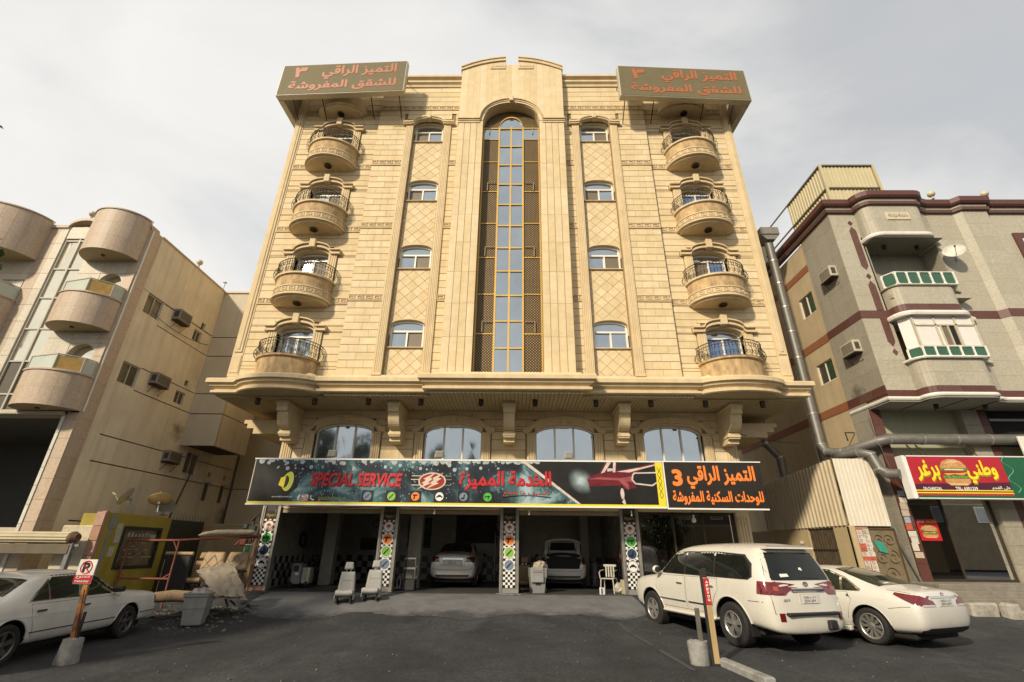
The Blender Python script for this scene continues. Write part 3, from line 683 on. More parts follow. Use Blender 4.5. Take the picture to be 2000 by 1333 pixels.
def tower():
    hw = 2.30; yf = -.55; zs = 18.3
    top = lambda x: 21.65+.66*max(0, 1-(abs(x)/hw)**2)**.9 if abs(x) > .28 else 21.93
    arch = lambda x: zs+1.08*sqrt(max(0, 1-(x/1.24)**2)) if abs(x) < 1.24 else zs
    for sg in (-1, 1):
        mb = MB(); a, b = sorted((sg*1.22, sg*hw)); mb.box(a+(.01 if sg < 0 else 0), b-(.01 if sg > 0 else 0), yf+.035, .5, Z0-.02, zs); mb.build('tower_pier', JOINT, APT)
        w = (hw-1.22)/4
        for i in range(4):
            zz = Z0; rg = random.Random(i+10*sg)
            z = Z0
            while z < zs-.05:
                h = min(1.32, zs-z); a, b = sorted((sg*(1.22+i*w), sg*(1.22+(i+1)*w)))
                slab_list.append((a, b, yf+rg.uniform(-.003,.003), z, z+h, .05, 1)); z += h
        # side returns clad in coursed stone
        q = MB(); q.box(*sorted((sg*(hw-.06), sg*(hw-.005))), yf+.05, .2, Z0, 21.5); q.build('tower_return', STONE, APT)
        # mouldings of the arch band
    n = 16; w = 2*hw/n
    back = MB()
    pts = [(-hw+.02, zs)]+[(x, arch(x)) for x in frange(-1.24, 1.24, 24)]+[(hw-.02, zs)]+[(x, top(x)-.03) for x in (hw-.02, 2.0, 1.6, 1.2, .8, .5, .285)]+[(.28, 21.9), (-.28, 21.9)]+[(x, top(x)-.03) for x in (-.285, -.5, -.8, -1.2, -1.6, -2.0, -hw+.02)]
    back.prism(pts, 'y', yf+.035, .0); back.build('tower_head', STONE2, APT)
    for i in range(n):
        a = -hw+i*w; b = a+w; ss = frange(a, b, 3)
        lo = [(x, arch(x)+.02) for x in ss]; hi = [(x, min(top(x), 99)) for x in (b-.001, (a+b)/2, a+.001)]
        if abs((a+b)/2) < .3: hi = [(b, 21.93), (a, 21.93)] if True else hi
        t = MB(); t.cur = random.random()
        t.pslab(lo+hi, yf+random.uniform(-.003,.003), yf+.05, .009, mj=1); t.build('stone_slab', [STONE, GROUT], APT)
    m = MB()
    for sg in (-1, 1):
        path = [(sg*x, top(x)) for x in (.29,.6,1.,1.4,1.8,2.1,hw+.05)]
        if sg < 0: path = path[::-1]
        m.band(path, -.13, .03, yf-.06, .1); m.band(path, .03, .10, yf-.10, .1)
    m.build('tower_coping', STONE2, APT)
    for sg in (-1, 1):
        pl = MB(); a, b = sorted((sg*.285, sg*1.0)); pl.bev(a, b, yf-.035, yf, 21.62, 21.9, .012); po = pl.build('name_plaque', STONE2, APT)
        l = text_mesh(shape_ar('هذا من فضل ربي') if sg < 0 else shape_ar('ما شاء الله تبارك الله'), a+.06, b-.06, 21.69, 21.84, yf-.035, bold=.01); l.build('lettering', mat('carved_grey', (.28,.21,.13)), po)
    m = MB(); path = [(-hw-.03, zs+.02), (-1.42, zs+.02)]+[(-1.36*cos(pi*i/20), zs+.04+1.2*sin(pi*i/20)) for i in range(21)]+[(1.42, zs+.02), (hw+.03, zs+.02)]
    m.band(path, -.14, -.05, yf-.03, yf+.3); m.band(path, -.05, .03, yf-.06, yf+.1); m.band(path, .03, .10, yf-.11, yf+.1)
    m.bev(-.09, .09, yf-.14, yf+.1, zs+1.12, zs+1.40, .02); m.build('arch_moulding', STONE2, APT)
    # stair window: gold grid, reflective panes, lattice screens either side
    yw = -.12
    bk = MB(); bk.box(-1.24, 1.24, .0, .06, Z0, 19.5); bk.build('window_back', DARK, APT)
    fr = MB(); hz = (zs-.03-Z0)/11
    for x in (-.52, 0, .52): fr.box(x-.032, x+.032, yw-.045, yw+.04, Z0, zs+.1)
    for i in range(12): fr.box(-.52, .52, yw-.04, yw+.035, Z0+i*hz-.028, Z0+i*hz+.028)
    for sg in (-1, 1):
        fr.box(sg*1.21-.035, sg*1.21+.035, yw-.05, yw+.04, Z0, zs)
        for z in [Z0+1.62*i for i in range(1, 7)]+[zs-.66]: fr.box(*sorted((sg*.52, sg*1.2)), yw-.02, yw+.03, z-.018, z+.018)
        fr.box(*sorted((sg*.52, sg*1.2)), yw-.03, yw+.03, zs-.03, zs+.03)
    fr.band([(-.52*cos(pi*i/16), zs+.0+.66*sin(pi*i/16)) for i in range(17)], -.035, .035, yw-.045, yw+.04)
    fo = fr.build('stair_window', GOLD, APT)
    for i in range(11):
        for x0, x1 in ((-.49,-.03),(.03,.49)): pane(x0, x1, Z0+i*hz+.028, Z0+(i+1)*hz-.028, yw, GLASSB, fo)
    b = MB(); b.poly([(-.49*cos(pi*i/16), yw, zs+.02+.6*sin(pi*i/16)) for i in range(17)]); b.build('arched_pane', GLASSB, fo)
    for sg in (-1, 1):
        a, b_ = sorted((sg*.552, sg*1.175)); pane(a, b_, zs-.64, zs-.03, yw, GLASSB, fo)
        s = MB(); s.box(a, b_, yw+.01, yw+.02, Z0, zs-.66); s.build('lattice_screen', LATT, fo)
        pp = MB()
        for q in range(4): z = Z0+2.1+q*FL*.98; pp.tube([(sg*.60, yw-.05, z), (sg*.95, yw-.05, z), (sg*.95, yw-.05, z-.42)], .022, 6)
        pp.build('pipe_stub', mat('pale_pipe', (.35,.27,.15)), fo)
    s = MB(); s.poly([(-1.2*cos(pi*i/20), yw+.015, zs+.03+1.05*sin(pi*i/20)) for i in range(21)]); s.build('lattice_screen', LATT, fo)
tower()
def skirt_cornice():
    bul = lambda sg: [(sg*7.7-1.42, 0), (sg*7.7-1.28, -.08)]+[(sg*7.7-1.14*cos(pi*i/14), -.10-.48*sin(pi*i/14)) for i in range(15)]+[(sg*7.7+1.28, -.08), (sg*7.7+1.42, 0)]
    path = [(-9.72,8),(-9.72,0)]+bul(-1)+[(-6.05,0),(-6.05,-.2),(-2.45,-.2),(-2.45,-.56),(2.45,-.56),(2.45,-.2),(6.05,-.2),(6.05,0)]+bul(1)+[(9.72,0),(9.72,8)]
    mb = MB(); mb.sweep(path, [(.0,6.64),(.04,6.56),(.42,6.43),(.45,6.40),(.45,6.27),(.37,6.24),(.34,6.17),(.24,6.12),(.22,6.06),(.30,6.04),(.30,5.96),(.26,5.93),(0,5.93)])
    mb.build('skirt_cornice', STONE2, APT)
    s = MB(); s.box(-9.9, 9.9, -.1, 8, 5.88, 5.965); s.build('soffit', SOFF, APT)
    for sg in (-1, 1):
        b = MB(); b.prism([(x, y-.2*(1 if y < 0 else 0)) for x, y in bul(sg)], 'z', 5.91, 5.965); b.build('balcony_soffit', SOFF, APT)
    b = MB(); b.box(-6.2, 6.2, -.38, -.1, 5.905, 5.965); b.box(-2.6, 2.6, -.74, -.38, 5.905, 5.965); b.build('soffit_edge', SOFF, APT)
    bd = MB(); x = -9.8
    while x < 9.7:
        y0 = -.72 if abs(x+.06) < 2.5 else (-.36 if abs(x+.06) < 6.1 else -.1)
        bd.bev(x+.006, x+.126, y0, 1.49, 5.85, 5.88 if y0 == -.1 else 5.904, .006); x += .132
    tag(bd.build('soffit_boards', SOFF, APT), kind='stuff')
    lm = MB(); lm.lathe([(.0,0),(.085,0),(.085,-.2),(.07,-.21),(.06,-.16),(0,-.16)], 14, cap=False); me = lm.mesh('soffit_lamp', BROWN, smooth=True)
    for x in (-8.5,-6.55,-4.72,-2.93,-.9,.93,2.98,4.82,6.65,8.55): inst('soffit_lamp', me, APT, (x, .02, 5.85))
    # scrolled brackets
    prof = [(1.5,5.845),(-.36,5.845),(-.36,5.66),(-.30,5.62),(-.28,5.50),(-.12,5.46)]+[(-.12+.62*(1-cos(t)), 5.46-.50*sin(t)) for t in [pi/2*i/8 for i in range(9)]]+[(.42,4.94),(.42,4.74),(.62,4.70),(.62,4.60),(1.5,4.60)]
    prof = [(1.5-(1.5-y)*.72, z) for y, z in prof]
    bm_ = MB(); bm_.prism(prof, 'x', -.19, .19)
    for z0, z1, yy in ((5.72,5.80,.13),): bm_.bev(-.23, .23, yy, 1.49, z0, z1, .02)
    bm_.bev(-.22, .22, .69, 1.49, 4.78, 4.88, .015)
    me = bm_.mesh('bracket', STONE2)
    for x in (-7.72,-3.9,.05,3.98,7.74): inst('bracket', me, APT, (x, 0, 0))
skirt_cornice()
MZ = 1.5
def mezzanine():
    cs = (-5.94, -1.99, 2.03, 5.9); holes = [(c-1.05, c+1.05, 3.6, 5.42) for c in cs]
    mb = MB()
    for r in cut_rects(-8.05, 8.05, 2.45, 5.9, holes): mb.box(r[0], r[1], MZ+.045, MZ+.4, r[2], r[3])
    mb.build('lower_wall', JOINT, APT)
    ho = [(c-1.40, c+1.40, 3.0, 5.12) for c in cs]+[(c-1.5, c+1.5, 5.10, 5.3) for c in cs]+[(c-1.1, c+1.1, 5.25, 5.55) for c in cs]
    courses(-7.72, 7.72, MZ, 3.35, 5.55, 6, ho, w=1.3, seed=200); courses(-8.1, 8.1, MZ, 5.55, 5.86, 1, [], w=1.3, seed=201)
    sd = MB(); sd.box(-8.08, 8.08, MZ+.4, 14, 2.6, 5.9); sd.build('lower_core', STONE2, APT)
    for sg in (-1, 1):
        p = MB(); a, b = sorted((sg*7.72, sg*8.1)); p.box(a, b, MZ-.05, MZ+.4, 2.45, 4.95); p.bev(a-.04, b+.04, MZ-.1, MZ+.4, 4.95, 5.06, .02); p.box(a, b, MZ, MZ+.4, 5.06, 5.55)
        for i in range(4): p.bev(a+.035+i*.082, a+.035+i*.082+.06, MZ-.075, MZ-.04, 2.6, 4.85, .01)
        p.build('pilaster', STONE2, APT)
        q = MB()
        for d, z0, z1 in ((1.8,5.42,5.56),(1.66,5.25,5.42),(1.4,5.05,5.25)): q.box(*sorted((sg*8.08, sg*(8.08+d))), MZ+.35, 8, z0, z1)
        q.build('side_ledge', STONE2, APT)
    for c in cs:
        s = MB()
        for s2 in (-1, 1):
            a, b = sorted((c+s2*1.05, c+s2*1.36)); s.box(a, b, MZ-.06, MZ+.35, 3.5, 5.0); s.bev(a-.03, b+.03, MZ-.10, MZ+.1, 5.0, 5.06, .01)
            for i in range(3): s.bev(a+.04+i*.08, a+.04+i*.08+.06, MZ-.085, MZ-.05, 3.7, 4.94, .008)
        ar = seg_arch(c, 1.05, 5.0, 5.38, 16)
        s.prism([(c-1.06, 4.9), (c-1.05, 4.9)]+ar+[(c+1.05, 4.9), (c+1.06, 4.9), (c+1.06, 5.44), (c-1.06, 5.44)], 'y', MZ, MZ+.35)
        pth = [(c-1.5, 5.08), (c-1.36, 5.08)]+[(c-1.2*cos(pi*i/14), 5.12+.36*sin(pi*i/14)) for i in range(15)]+[(c+1.36, 5.08), (c+1.5, 5.08)]
        s.band(pth, -.02, .14, MZ-.05, MZ+.05); s.band(pth, .14, .19, MZ-.085, MZ+.05); s.bev(c-.1, c+.1, MZ-.09, MZ+.05, 5.42, 5.7, .02)
        s.build('window_surround', STONE2, APT)
        y = MZ+.22; f = MB(); f.box(c-1.07, c-1.0, y-.05, y+.05, 3.6, 5.05); f.box(c+1.0, c+1.07, y-.05, y+.05, 3.6, 5.05); f.band(seg_arch(c, 1.06, 4.98, 5.36, 16), -.05, .03, y-.05, y+.05); f.box(c-1.0, c+1.0, y-.05, y+.05, 3.6, 3.66)
        az = lambda x: 4.98+.36*sin(math.acos(max(-1, min(1, -(x-c)/1.04))))**.85
        for x in (c-.34, c+.34): f.box(x-.03, x+.03, y-.05, y+.04, 3.66, az(x))
        fo = f.build('arched_window', WHITE, APT)
        for a, b in ((-1.0,-.37),(-.31,.31),(.37,1.0)):
            g = MB(); t = random.uniform(-.004,.004); xs_ = frange(c+a, c+b, 6)
            g.poly([(c+a, y+t, 3.66), (c+b, y-t, 3.66)]+[(x, y-t, az(x)) for x in xs_[::-1]]); g.build('pane', GLASSB, fo)
        bk = MB(); bk.box(c-1.06, c+1.06, y+.08, y+.1, 3.6, 5.4); bk.build('blind', DARK, fo)
mezzanine()
# ------------------------------------------------------------------ coursed stones: the largest in view are parts, the rest one part
def emit_slabs():
    def key(s): d = (s[0]+s[1])/2-.36, s[2]+15.2, (s[3]+s[4])/2-1.25; return (s[1]-s[0])*(s[4]-s[3])/(d[0]**2+d[1]**2+d[2]**2)*(abs(d[1])/sqrt(d[0]**2+d[1]**2+d[2]**2))
    L = sorted(slab_list, key=key, reverse=True); n = 284
    for s in L[:n]:
        b = MB(); b.cur = random.random(); b.slab(s[0]+.002, s[1]-.002, s[2], s[2]+s[5], s[3]+.002, s[4]-.002, .010, mj=1, **({'kx': .9, 'kz': .2} if len(s) > 6 else {})); b.build('stone_slab', [STONE, GROUT], APT, recalc=False)
    b = MB()
    for s in L[n:]: b.cur = random.random(); b.slab(s[0]+.002, s[1]-.002, s[2], s[2]+s[5], s[3]+.002, s[4]-.002, .010, mj=1, **({'kx': .9, 'kz': .2} if len(s) > 6 else {}))
    tag(b.build('stone_slabs', [STONE, GROUT], APT, recalc=False), kind='stuff')
emit_slabs()
# ------------------------------------------------------------------ ground floor: piers, bays, interior
RED = mat('print_red', (.50,.012,.018), rough=.4, var=.06, bump=0); ORANGE = mat('print_orange', (.85,.22,.035), rough=.45, var=.04, bump=0)
INK = mat('print_black', (.008,.008,.009), rough=.4, var=.1, bump=0); PAPER = mat('print_white', (.74,.73,.69), rough=.45, var=.05, bump=0)
YEL = mat('print_yellow', (.72,.60,.03), rough=.4, var=.05, bump=0); GREEN = mat('print_green', (.06,.42,.05), rough=.45, var=.05, bump=0)
LGREEN = mat('print_light_green', (.22,.45,.07), rough=.45, var=.05, bump=0); BLUEG = mat('print_grey_blue', (.16,.21,.29), rough=.45, var=.1, bump=0); NAVY = mat('print_navy', (.025,.05,.12), rough=.45, var=.25, scale=20, bump=0)
BROWNR = mat('print_rust', (.36,.07,.03), rough=.45, var=.1, bump=0); CREAMT = mat('cream_tile', (.30,.285,.24), rough=.25, var=.08, scale=3, bump=.02, rnd=.05); BTILE = mat('black_tile', (.02,.02,.02), rough=.25, var=.1, bump=0, rnd=.05); GTILE = mat('grey_tile', (.28,.28,.27), rough=.3, var=.1, bump=0, rnd=.08)
PLAST = mat('grey_plastic', (.22,.22,.21), rough=.5, var=.12, scale=4, streak=.3); BLACKM = mat('black_metal', (.02,.02,.02), rough=.45, var=.2, scale=10); GREYMET = mat('grey_metal', (.25,.25,.25), rough=.4, var=.15, scale=10, metal=.6)
PINK = mat('skirting_stone', (.32,.16,.11), var=.15, scale=6)
PX = (-7.93, -3.92, .09, 4.06); GY = 1.42
def icon(mb, kind, cx, cz, r, y, base):
    """pictogram in dark ink on a round badge; base = index of ink"""
    def pl(pts): mb.poly([(cx+a*r, y, cz+b*r) for a, b in pts], base)
    if kind == 'drill': pl([(-.55,.1),(-.55,.4),(.35,.4),(.35,.3),(.6,.3),(.6,.2),(.35,.2),(.35,.1),(.0,.1),(-.1,-.55),(-.4,-.55),(-.3,.1)])
    elif kind == 'car': pl([(-.62,-.25),(-.62,.05),(-.4,.12),(-.22,.36),(.22,.36),(.4,.12),(.62,.05),(.62,-.25),(.4,-.25),(.36,-.1),(-.36,-.1),(-.4,-.25)])
    elif kind == 'brush': pl([(-.5,-.5),(-.38,-.2),(.35,.5),(.5,.38),(-.1,-.25),(-.28,-.5)])
    elif kind == 'seat': pl([(-.5,-.3),(-.5,-.18),(-.05,-.14),(.12,.5),(.35,.5),(.2,-.3),(.3,-.5),(-.4,-.5)])
    elif kind == 'polish': pl([(-.6,-.25),(-.6,.3),(-.42,.3),(-.42,.15),(-.1,.15),(-.1,.25),(.55,.25),(.55,.05),(.3,0),(.22,-.5),(.02,-.5),(.06,-.02),(-.42,-.02),(-.42,-.25)])
    elif kind == 'helmet': pl([(-.45,-.1),(-.4,.3),(0,.5),(.35,.3),(.42,-.05),(.15,-.05),(.05,-.4),(-.15,-.35),(-.1,-.05)])
def badge(parent, kind, col, cx, cz, r, y, square=False):
    mb = MB()
    if square: mb.box(cx-r*1.18, cx+r*1.18, y-.002, y+.001, cz-r*1.15, cz+r*1.15, 0)
    mb.disc((cx, y-.004, cz), r, 24, mi=1); mb.disc((cx, y-.006, cz), r*.86, 24, mi=2); icon(mb, kind, cx, cz, r, y-.008, 0)
    mb.build('pictogram', [BROWNR if kind == 'helmet' else INK, (BROWNR if kind == 'helmet' else GREYMET if kind == 'car' else PAPER) if not square else INK, col], parent, recalc=False)
def pier(x, kinds, i):
    p = root('shop_pier', ['checkered poster pier at the left end of the open bays, beside the junk yard', 'checkered poster pier between the first and second open bay, behind the right grey seat', 'checkered poster pier in the middle, between the bays of the two silver cars', 'checkered poster pier beside the front wing of the white off-road car'][i], 'pier', (x, GY, 0), group='poster piers between the workshop bays')
    b = MB(); b.box(x-.24, x+.24, GY, GY+.35, -.1, 2.6); b.build('core', mat('dark_pier', (.06,.055,.045), var=.2), p)
    for s in (-1, 1):
        c = MB(); a, q = sorted((x+s*.245, x+s*.31)); c.bev(a, q, GY-.06, GY+.2, -.06, 2.5, .008); a, q = sorted((x+s*.21, x+s*.245)); c.box(a, q, GY-.04, GY, -.06, 2.5); c.build('shutter_rail', STEEL, p)
    y = GY-.012; pb = MB(); pb.box(x-.19, x+.19, y, GY, .12, 2.33); po = pb.build('poster', INK, p)
    ck = MB(); s = .38/5
    for r in range(int(2.0/s)):
        for q in range(5):
            if (r+q) % 2: ck.box(x-.19+q*s, x-.19+(q+1)*s, y-.0025, y-.0005, .12+r*s, .12+(r+1)*s)
    tag(ck.build('white_checks', PAPER, po), kind='stuff')
    cols = {'helmet': PAPER, 'polish': GREEN, 'seat': NAVY, 'car': PAPER, 'drill': ORANGE, 'brush': LGREEN, 'spray': BLUEG}
    for k, kd in enumerate(kinds): badge(po, {'spray': 'brush'}.get(kd, kd), cols[kd], x, 1.87-.37*k, .178, y-.003)
    t = MB(); t.box(x-.19, x+.19, y-.004, y-.002, 2.08, 2.33); t.build('poster_head', INK, po)
    text_mesh("Meguiar's", x-.16, x+.16, 2.13, 2.26, y-.004, bold=.02, shear=.25).build('lettering', mat('print_gold', (.40,.27,.05), bump=0), po)
    k = MB(); k.bev(x-.25, x+.25, GY-.03, GY+.3, -.12, .10, .01); k.build('plinth', PINK if i == 0 else PLAST, p)
for i, x in enumerate(PX): pier(x, [('helmet','polish','seat','car'), ('helmet','drill','brush','spray'), ('helmet','drill','brush','spray'), ('helmet','polish','seat','car')][i], i)
def ground_floor():
    e = MB(); a, b = 7.62, 8.05; e.box(a, b, GY, GY+.5, -.15, 2.45)
    for i in range(4): e.bev(a+.04+i*.095, a+.04+i*.095+.07, GY-.03, GY+.01, .2, 2.3, .012)
    e.build('end_pilaster', STONE2, APT)
    l = MB(); l.box(-8.05, 8.05, GY+.02, GY+.4, 2.42, 3.36); l.build('lintel', STONE2, APT)
    for i in range(3):
        a, b = PX[i]+.31, PX[i+1]-.31
        s = MB(); s.tube([(a, GY+.2, 2.42), (b, GY+.2, 2.42)], .13, 10); s.box(a, b, GY+.06, GY+.34, 2.36, 2.5); s.bev(a, b, GY+.02, GY+.06, 2.28, 2.4, .01); s.build('roller_shutter', mat('shutter_beige', (.30,.25,.17), rough=.5, streak=.2), APT)
    f = MB(); f.box(-8.0, 7.6, 1.2, 8.5, -.3, -.03); tag(f.build('workshop_floor', mat('oily_floor', (.05,.048,.045), rough=.5, var=.3, scale=2, dirt=(.02,.02,.02))), kind='structure')
    w = MB(); w.box(-8.1, 4.2, 7.0, 7.2, -.05, 2.7); w.box(-8.1, -8.0, 1.7, 7.0, -.05, 2.7); w.box(4.1, 4.2, 1.8, 7.0, -.05, 2.7); w.build('interior_wall', mat('interior_paint', (.2,.19,.16), var=.08), APT)
    c = MB(); c.box(-8.1, 7.6, 1.8, 8.5, 2.62, 2.72); c.build('interior_ceiling', mat('ceiling_paint', (.22,.21,.18)), APT)
    # wall tiles: checkered dado, pale tiles above
    t = MB(); s = .235
    def tile(mi, a, b, c_, d, face, pos):
        g = .004
        if face == 'y': t.box(a+g, b-g, pos-.008, pos, c_+g, d-g, mi)
        elif face == 'x': t.box(pos, pos+.008, a+g, b-g, c_+g, d-g, mi)
        else: t.box(pos-.008, pos, a+g, b-g, c_+g, d-g, mi)
    for i in range(51):
        for j in range(11):
            t.cur = random.random(); mi = ((i+j) % 2) if j < 4 else 2
            tile(mi, -8+i*s, -8+(i+1)*s, j*s, (j+1)*s, 'y', 7.0)
    for i in range(22):
        for j in range(11):
            t.cur = random.random(); mi = ((i+j) % 2) if j < 4 else 2
            tile(mi, 1.8+i*s, 1.8+(i+1)*s, j*s, (j+1)*s, 'x', -8.0); tile(mi, 1.8+i*s, 1.8+(i+1)*s, j*s, (j+1)*s, 'X', 4.1)
    tag(t.build('wall_tiles', [GTILE, BTILE, CREAMT], APT, recalc=False), kind='stuff')
    for x0, x1, y0 in ((-7.0,-6.55,4.0), (-3.55,-3.1,3.0), (2.9,3.2,5.2)):
        q = MB(); q.box(x0, x1, y0, y0+.4, -.05, 2.62)
        q.build('interior_column', CREAMT, APT)
    # dark glazed reception bay on the right
    fr = MB(); y = GY+.16
    for x in (4.42, 5.55, 6.55, 7.58): fr.box(x-.03, x+.03, y-.04, y+.04, -.12, 2.42)
    for z in (-.1, 2.38): fr.box(4.42, 7.58, y-.04, y+.04, z-.03, z+.03)
    fo = fr.build('shop_window', mat('bronze_frame', (.07,.055,.035), rough=.4, metal=.5), APT)
    for a, b in ((4.45,5.52),(5.58,6.52),(6.58,7.55)): pane(a, b, -.07, 2.35, y, SHOPG, fo, tilt=.003)
    q = MB(); q.box(4.2, 7.6, 5.0, 5.2, -.1, 2.6); q.box(4.2, 4.3, 1.8, 5, -.1, 2.6); q.box(7.5, 7.6, 1.9, 5, -.1, 2.6); q.build('reception_wall', mat('brown_panel', (.10,.065,.035), var=.15, scale=3), APT)
    for x in (5.0, 5.9, 6.6):
        c = MB(); n = 14; c.add([(x-.3+.6*i/n, 3.4+.05*(i % 2), z) for z in (0, 2.3) for i in range(n+1)], [(i, i+1, n+2+i, n+1+i) for i in range(n)]); c.build('curtain', mat('brown_curtain', (.09,.06,.03), var=.15), APT)
SHOPG = see_glass('shop_glass', (.55,.52,.46), .11)
ground_floor()
# ------------------------------------------------------------------ billboard
def drops_mat():
    m = bpy.data.materials.new('wet_glass_print'); m.use_nodes = True; nt = m.node_tree; N = nt.nodes; L = nt.links; b = N['Principled BSDF']; b.inputs['Roughness'].default_value = .3
    tc = N.new('ShaderNodeTexCoord'); mp = N.new('ShaderNodeMapping'); mp.inputs['Scale'].default_value = (1,1,1.2); L.new(tc.outputs['Object'], mp.inputs[0])
    n = N.new('ShaderNodeTexNoise'); n.inputs['Scale'].default_value = .75; n.inputs['Detail'].default_value = 4; n.inputs['Roughness'].default_value = .55; n.inputs['Distortion'].default_value = .8; L.new(mp.outputs[0], n.inputs['Vector'])
    cr = N.new('ShaderNodeValToRGB'); e = cr.color_ramp.elements; e[0].position = .38; e[0].color = (.006,.007,.010,1); e[1].position = .68; e[1].color = (.34,.44,.48,1)
    x = e.new(.48); x.color = (.018,.028,.04,1); x = e.new(.57); x.color = (.07,.16,.17,1); L.new(n.outputs['Fac'], cr.inputs[0])
    v = N.new('ShaderNodeTexVoronoi'); v.inputs['Scale'].default_value = 17; m2 = N.new('ShaderNodeMapping'); m2.inputs['Rotation'].default_value = (0,.6,0); m2.inputs['Scale'].default_value = (1,1,.55); L.new(tc.outputs['Object'], m2.inputs[0]); L.new(m2.outputs[0], v.inputs['Vector'])
    r = N.new('ShaderNodeMapRange'); r.inputs['From Min'].default_value = .30; r.inputs['From Max'].default_value = .18; r.inputs['To Max'].default_value = .75; L.new(v.outputs['Distance'], r.inputs['Value'])
    sc_ = N.new('ShaderNodeSeparateColor'); L.new(v.outputs['Color'], sc_.inputs[0]); g = N.new('ShaderNodeMath'); g.operation = 'GREATER_THAN'; g.inputs[1].default_value = .45; L.new(sc_.outputs[0], g.inputs[0])
    k = N.new('ShaderNodeMath'); k.operation = 'MULTIPLY'; L.new(r.outputs[0], k.inputs[0]); L.new(g.outputs[0], k.inputs[1])
    dcol = N.new('ShaderNodeMix'); dcol.data_type = 'RGBA'; dcol.inputs[6].default_value = (.008,.012,.016,1); dcol.inputs[7].default_value = (.33,.46,.48,1); g2 = N.new('ShaderNodeMath'); g2.operation = 'GREATER_THAN'; g2.inputs[1].default_value = .5; L.new(sc_.outputs[1], g2.inputs[0]); L.new(g2.outputs[0], dcol.inputs[0])
    q = N.new('ShaderNodeMix'); q.data_type = 'RGBA'; L.new(k.outputs[0], q.inputs[0]); L.new(cr.outputs[0], q.inputs[6]); L.new(dcol.outputs[2], q.inputs[7]); L.new(q.outputs[2], b.inputs['Base Color'])
    return m
def billboard():
    y = .10; zb, zt = 2.47, 3.82; x0, x1 = -8.12, 4.98
    o = root('garage_billboard', 'long dark car service billboard with red lettering and soap bubbles over the open bays', 'billboard', (-1.5, y, zb))
    fm = MB(); fm.box(x0-.03, x1, y, y+.3, zb-.03, zt+.03); fm.build('sign_box', mat('sign_back', (.45,.42,.36), rough=.5), o)
    e = MB(); e.box(x0-.045, x1-.01, y-.025, y-.002, zt, zt+.045); e.box(x0-.045, x1-.01, y-.025, y-.002, zb-.045, zb); e.build('sign_trim', PAPER, o)
    b = MB(); b.poly([(x0,y-.004,zb+.06),(2.2,y-.004,zb+.06),(2.2,y-.004,zt),(x0,y-.004,zt)]); b.build('wet_glass_panel', drops_mat(), o)
    DPR = mat('print_dark', (.010,.009,.007), rough=.35, var=.3, scale=2, bump=0)
    b = MB(); b.poly([(x0,y-.006,zb+.06),(x0+1.05,y-.006,zb+.06),(x0+1.5,y-.006,zb+.5),(x0+1.25,y-.006,zt-.3),(x0+1.6,y-.006,zt-.16),(x0,y-.006,zt-.05)]); b.build('dark_panel', DPR, o); b = MB(); b.poly([(.45,y-.006,zt),(2.2,y-.006,zb+.06),(4.78,y-.006,zb+.06),(4.78,y-.006,zt)]); b.build('dark_panel', mat('print_dark', (.010,.009,.007), rough=.35, var=.3, scale=2, bump=0), o)
    b = MB(); b.box(x0, x1-.2, y-.012, y-.003, zb, zb+.06); b.box(4.74, 4.965, y-.014, y-.003, zb, zt); b.build('yellow_stripe', YEL, o)
    # two twisted lines up the yellow strip
    t = MB()
    for ph in (0, pi): t.tube([(4.85+.05*sin(ph+9*q/30*1.6), y-.016, zb+.25+q/30*(zt-zb-.4)) for q in range(31)], .007, 4)
    t.build('twisted_line', INK, o)
    b = MB(); rg = random.Random(3)       # bubbles along the top
    for i in range(120):
        x = rg.uniform(x0+.15, 1.05); r = rg.choice((.03,.05,.06,.11,.14,.17)); z = zt-rg.uniform(0,1)**1.5*(.30 if r < .07 else .05)
        if x > .5: z = max(z, zt-.02)
        r = min(r, zt-z+.04); n = 16; V = [(x+r*cos(2*pi*k/n), y-.008-.00004*i, min(zt, z+r*sin(2*pi*k/n))) for k in range(n)]
        b.poly(V, 0); r2 = r*.72; b.poly([(x+r*.12+r2*cos(2*pi*k/n), y-.0082-.00004*i, min(zt, z-r*.1+r2*sin(2*pi*k/n))) for k in range(n)], 1)
    tag(b.build('bubble_print', [mat('bubble_rim', (.46,.50,.50), var=.15, bump=0), mat('bubble_core', (.34,.39,.40), var=.35, scale=9, bump=0)], o, recalc=False), kind='stuff')
    yy = y-.014
    text_mesh('SPECIAL SERVICE', -6.25, -3.32, 3.00, 3.42, yy-.002, bold=.035, shear=.16).build('lettering', RED, o)
    text_mesh('SPECIAL SERVICE', -6.23, -3.30, 2.985, 3.405, yy+.003, bold=.05, shear=.16).build('lettering_outline', mat('print_shadow', (.05,.012,.015), bump=0), o)
    text_mesh(shape_ar('الخدمة المميزة'), -1.50, 1.42, 2.92, 3.52, yy-.002, bold=.03).build('lettering', RED, o)
    text_mesh(shape_ar('الخدمة المميزة'), -1.49, 1.43, 2.91, 3.51, yy+.003, bold=.045).build('lettering_outline', MATS['print_shadow'], o)
    text_mesh(shape_ar('بالسيف ما يقطع'), -.1, 1.36, 2.74, 2.92, yy, bold=.015, shear=.1).build('lettering', BROWNR, o)
    a = MB(); a.tube([(lerp(-.1,1.4,i/12), yy, 2.71+.06*sin(pi*i/12)) for i in range(13)], .012, 4); a.build('underline_arc', INK, o)
    text_mesh('spe-ser@hotmail.com', -7.38, -6.72, 2.64, 2.70, yy, bold=.004).build('lettering', PAPER, o)
    text_mesh('f', -6.56, -6.47, 2.57, 2.74, yy, bold=.03).build('lettering', PAPER, o)
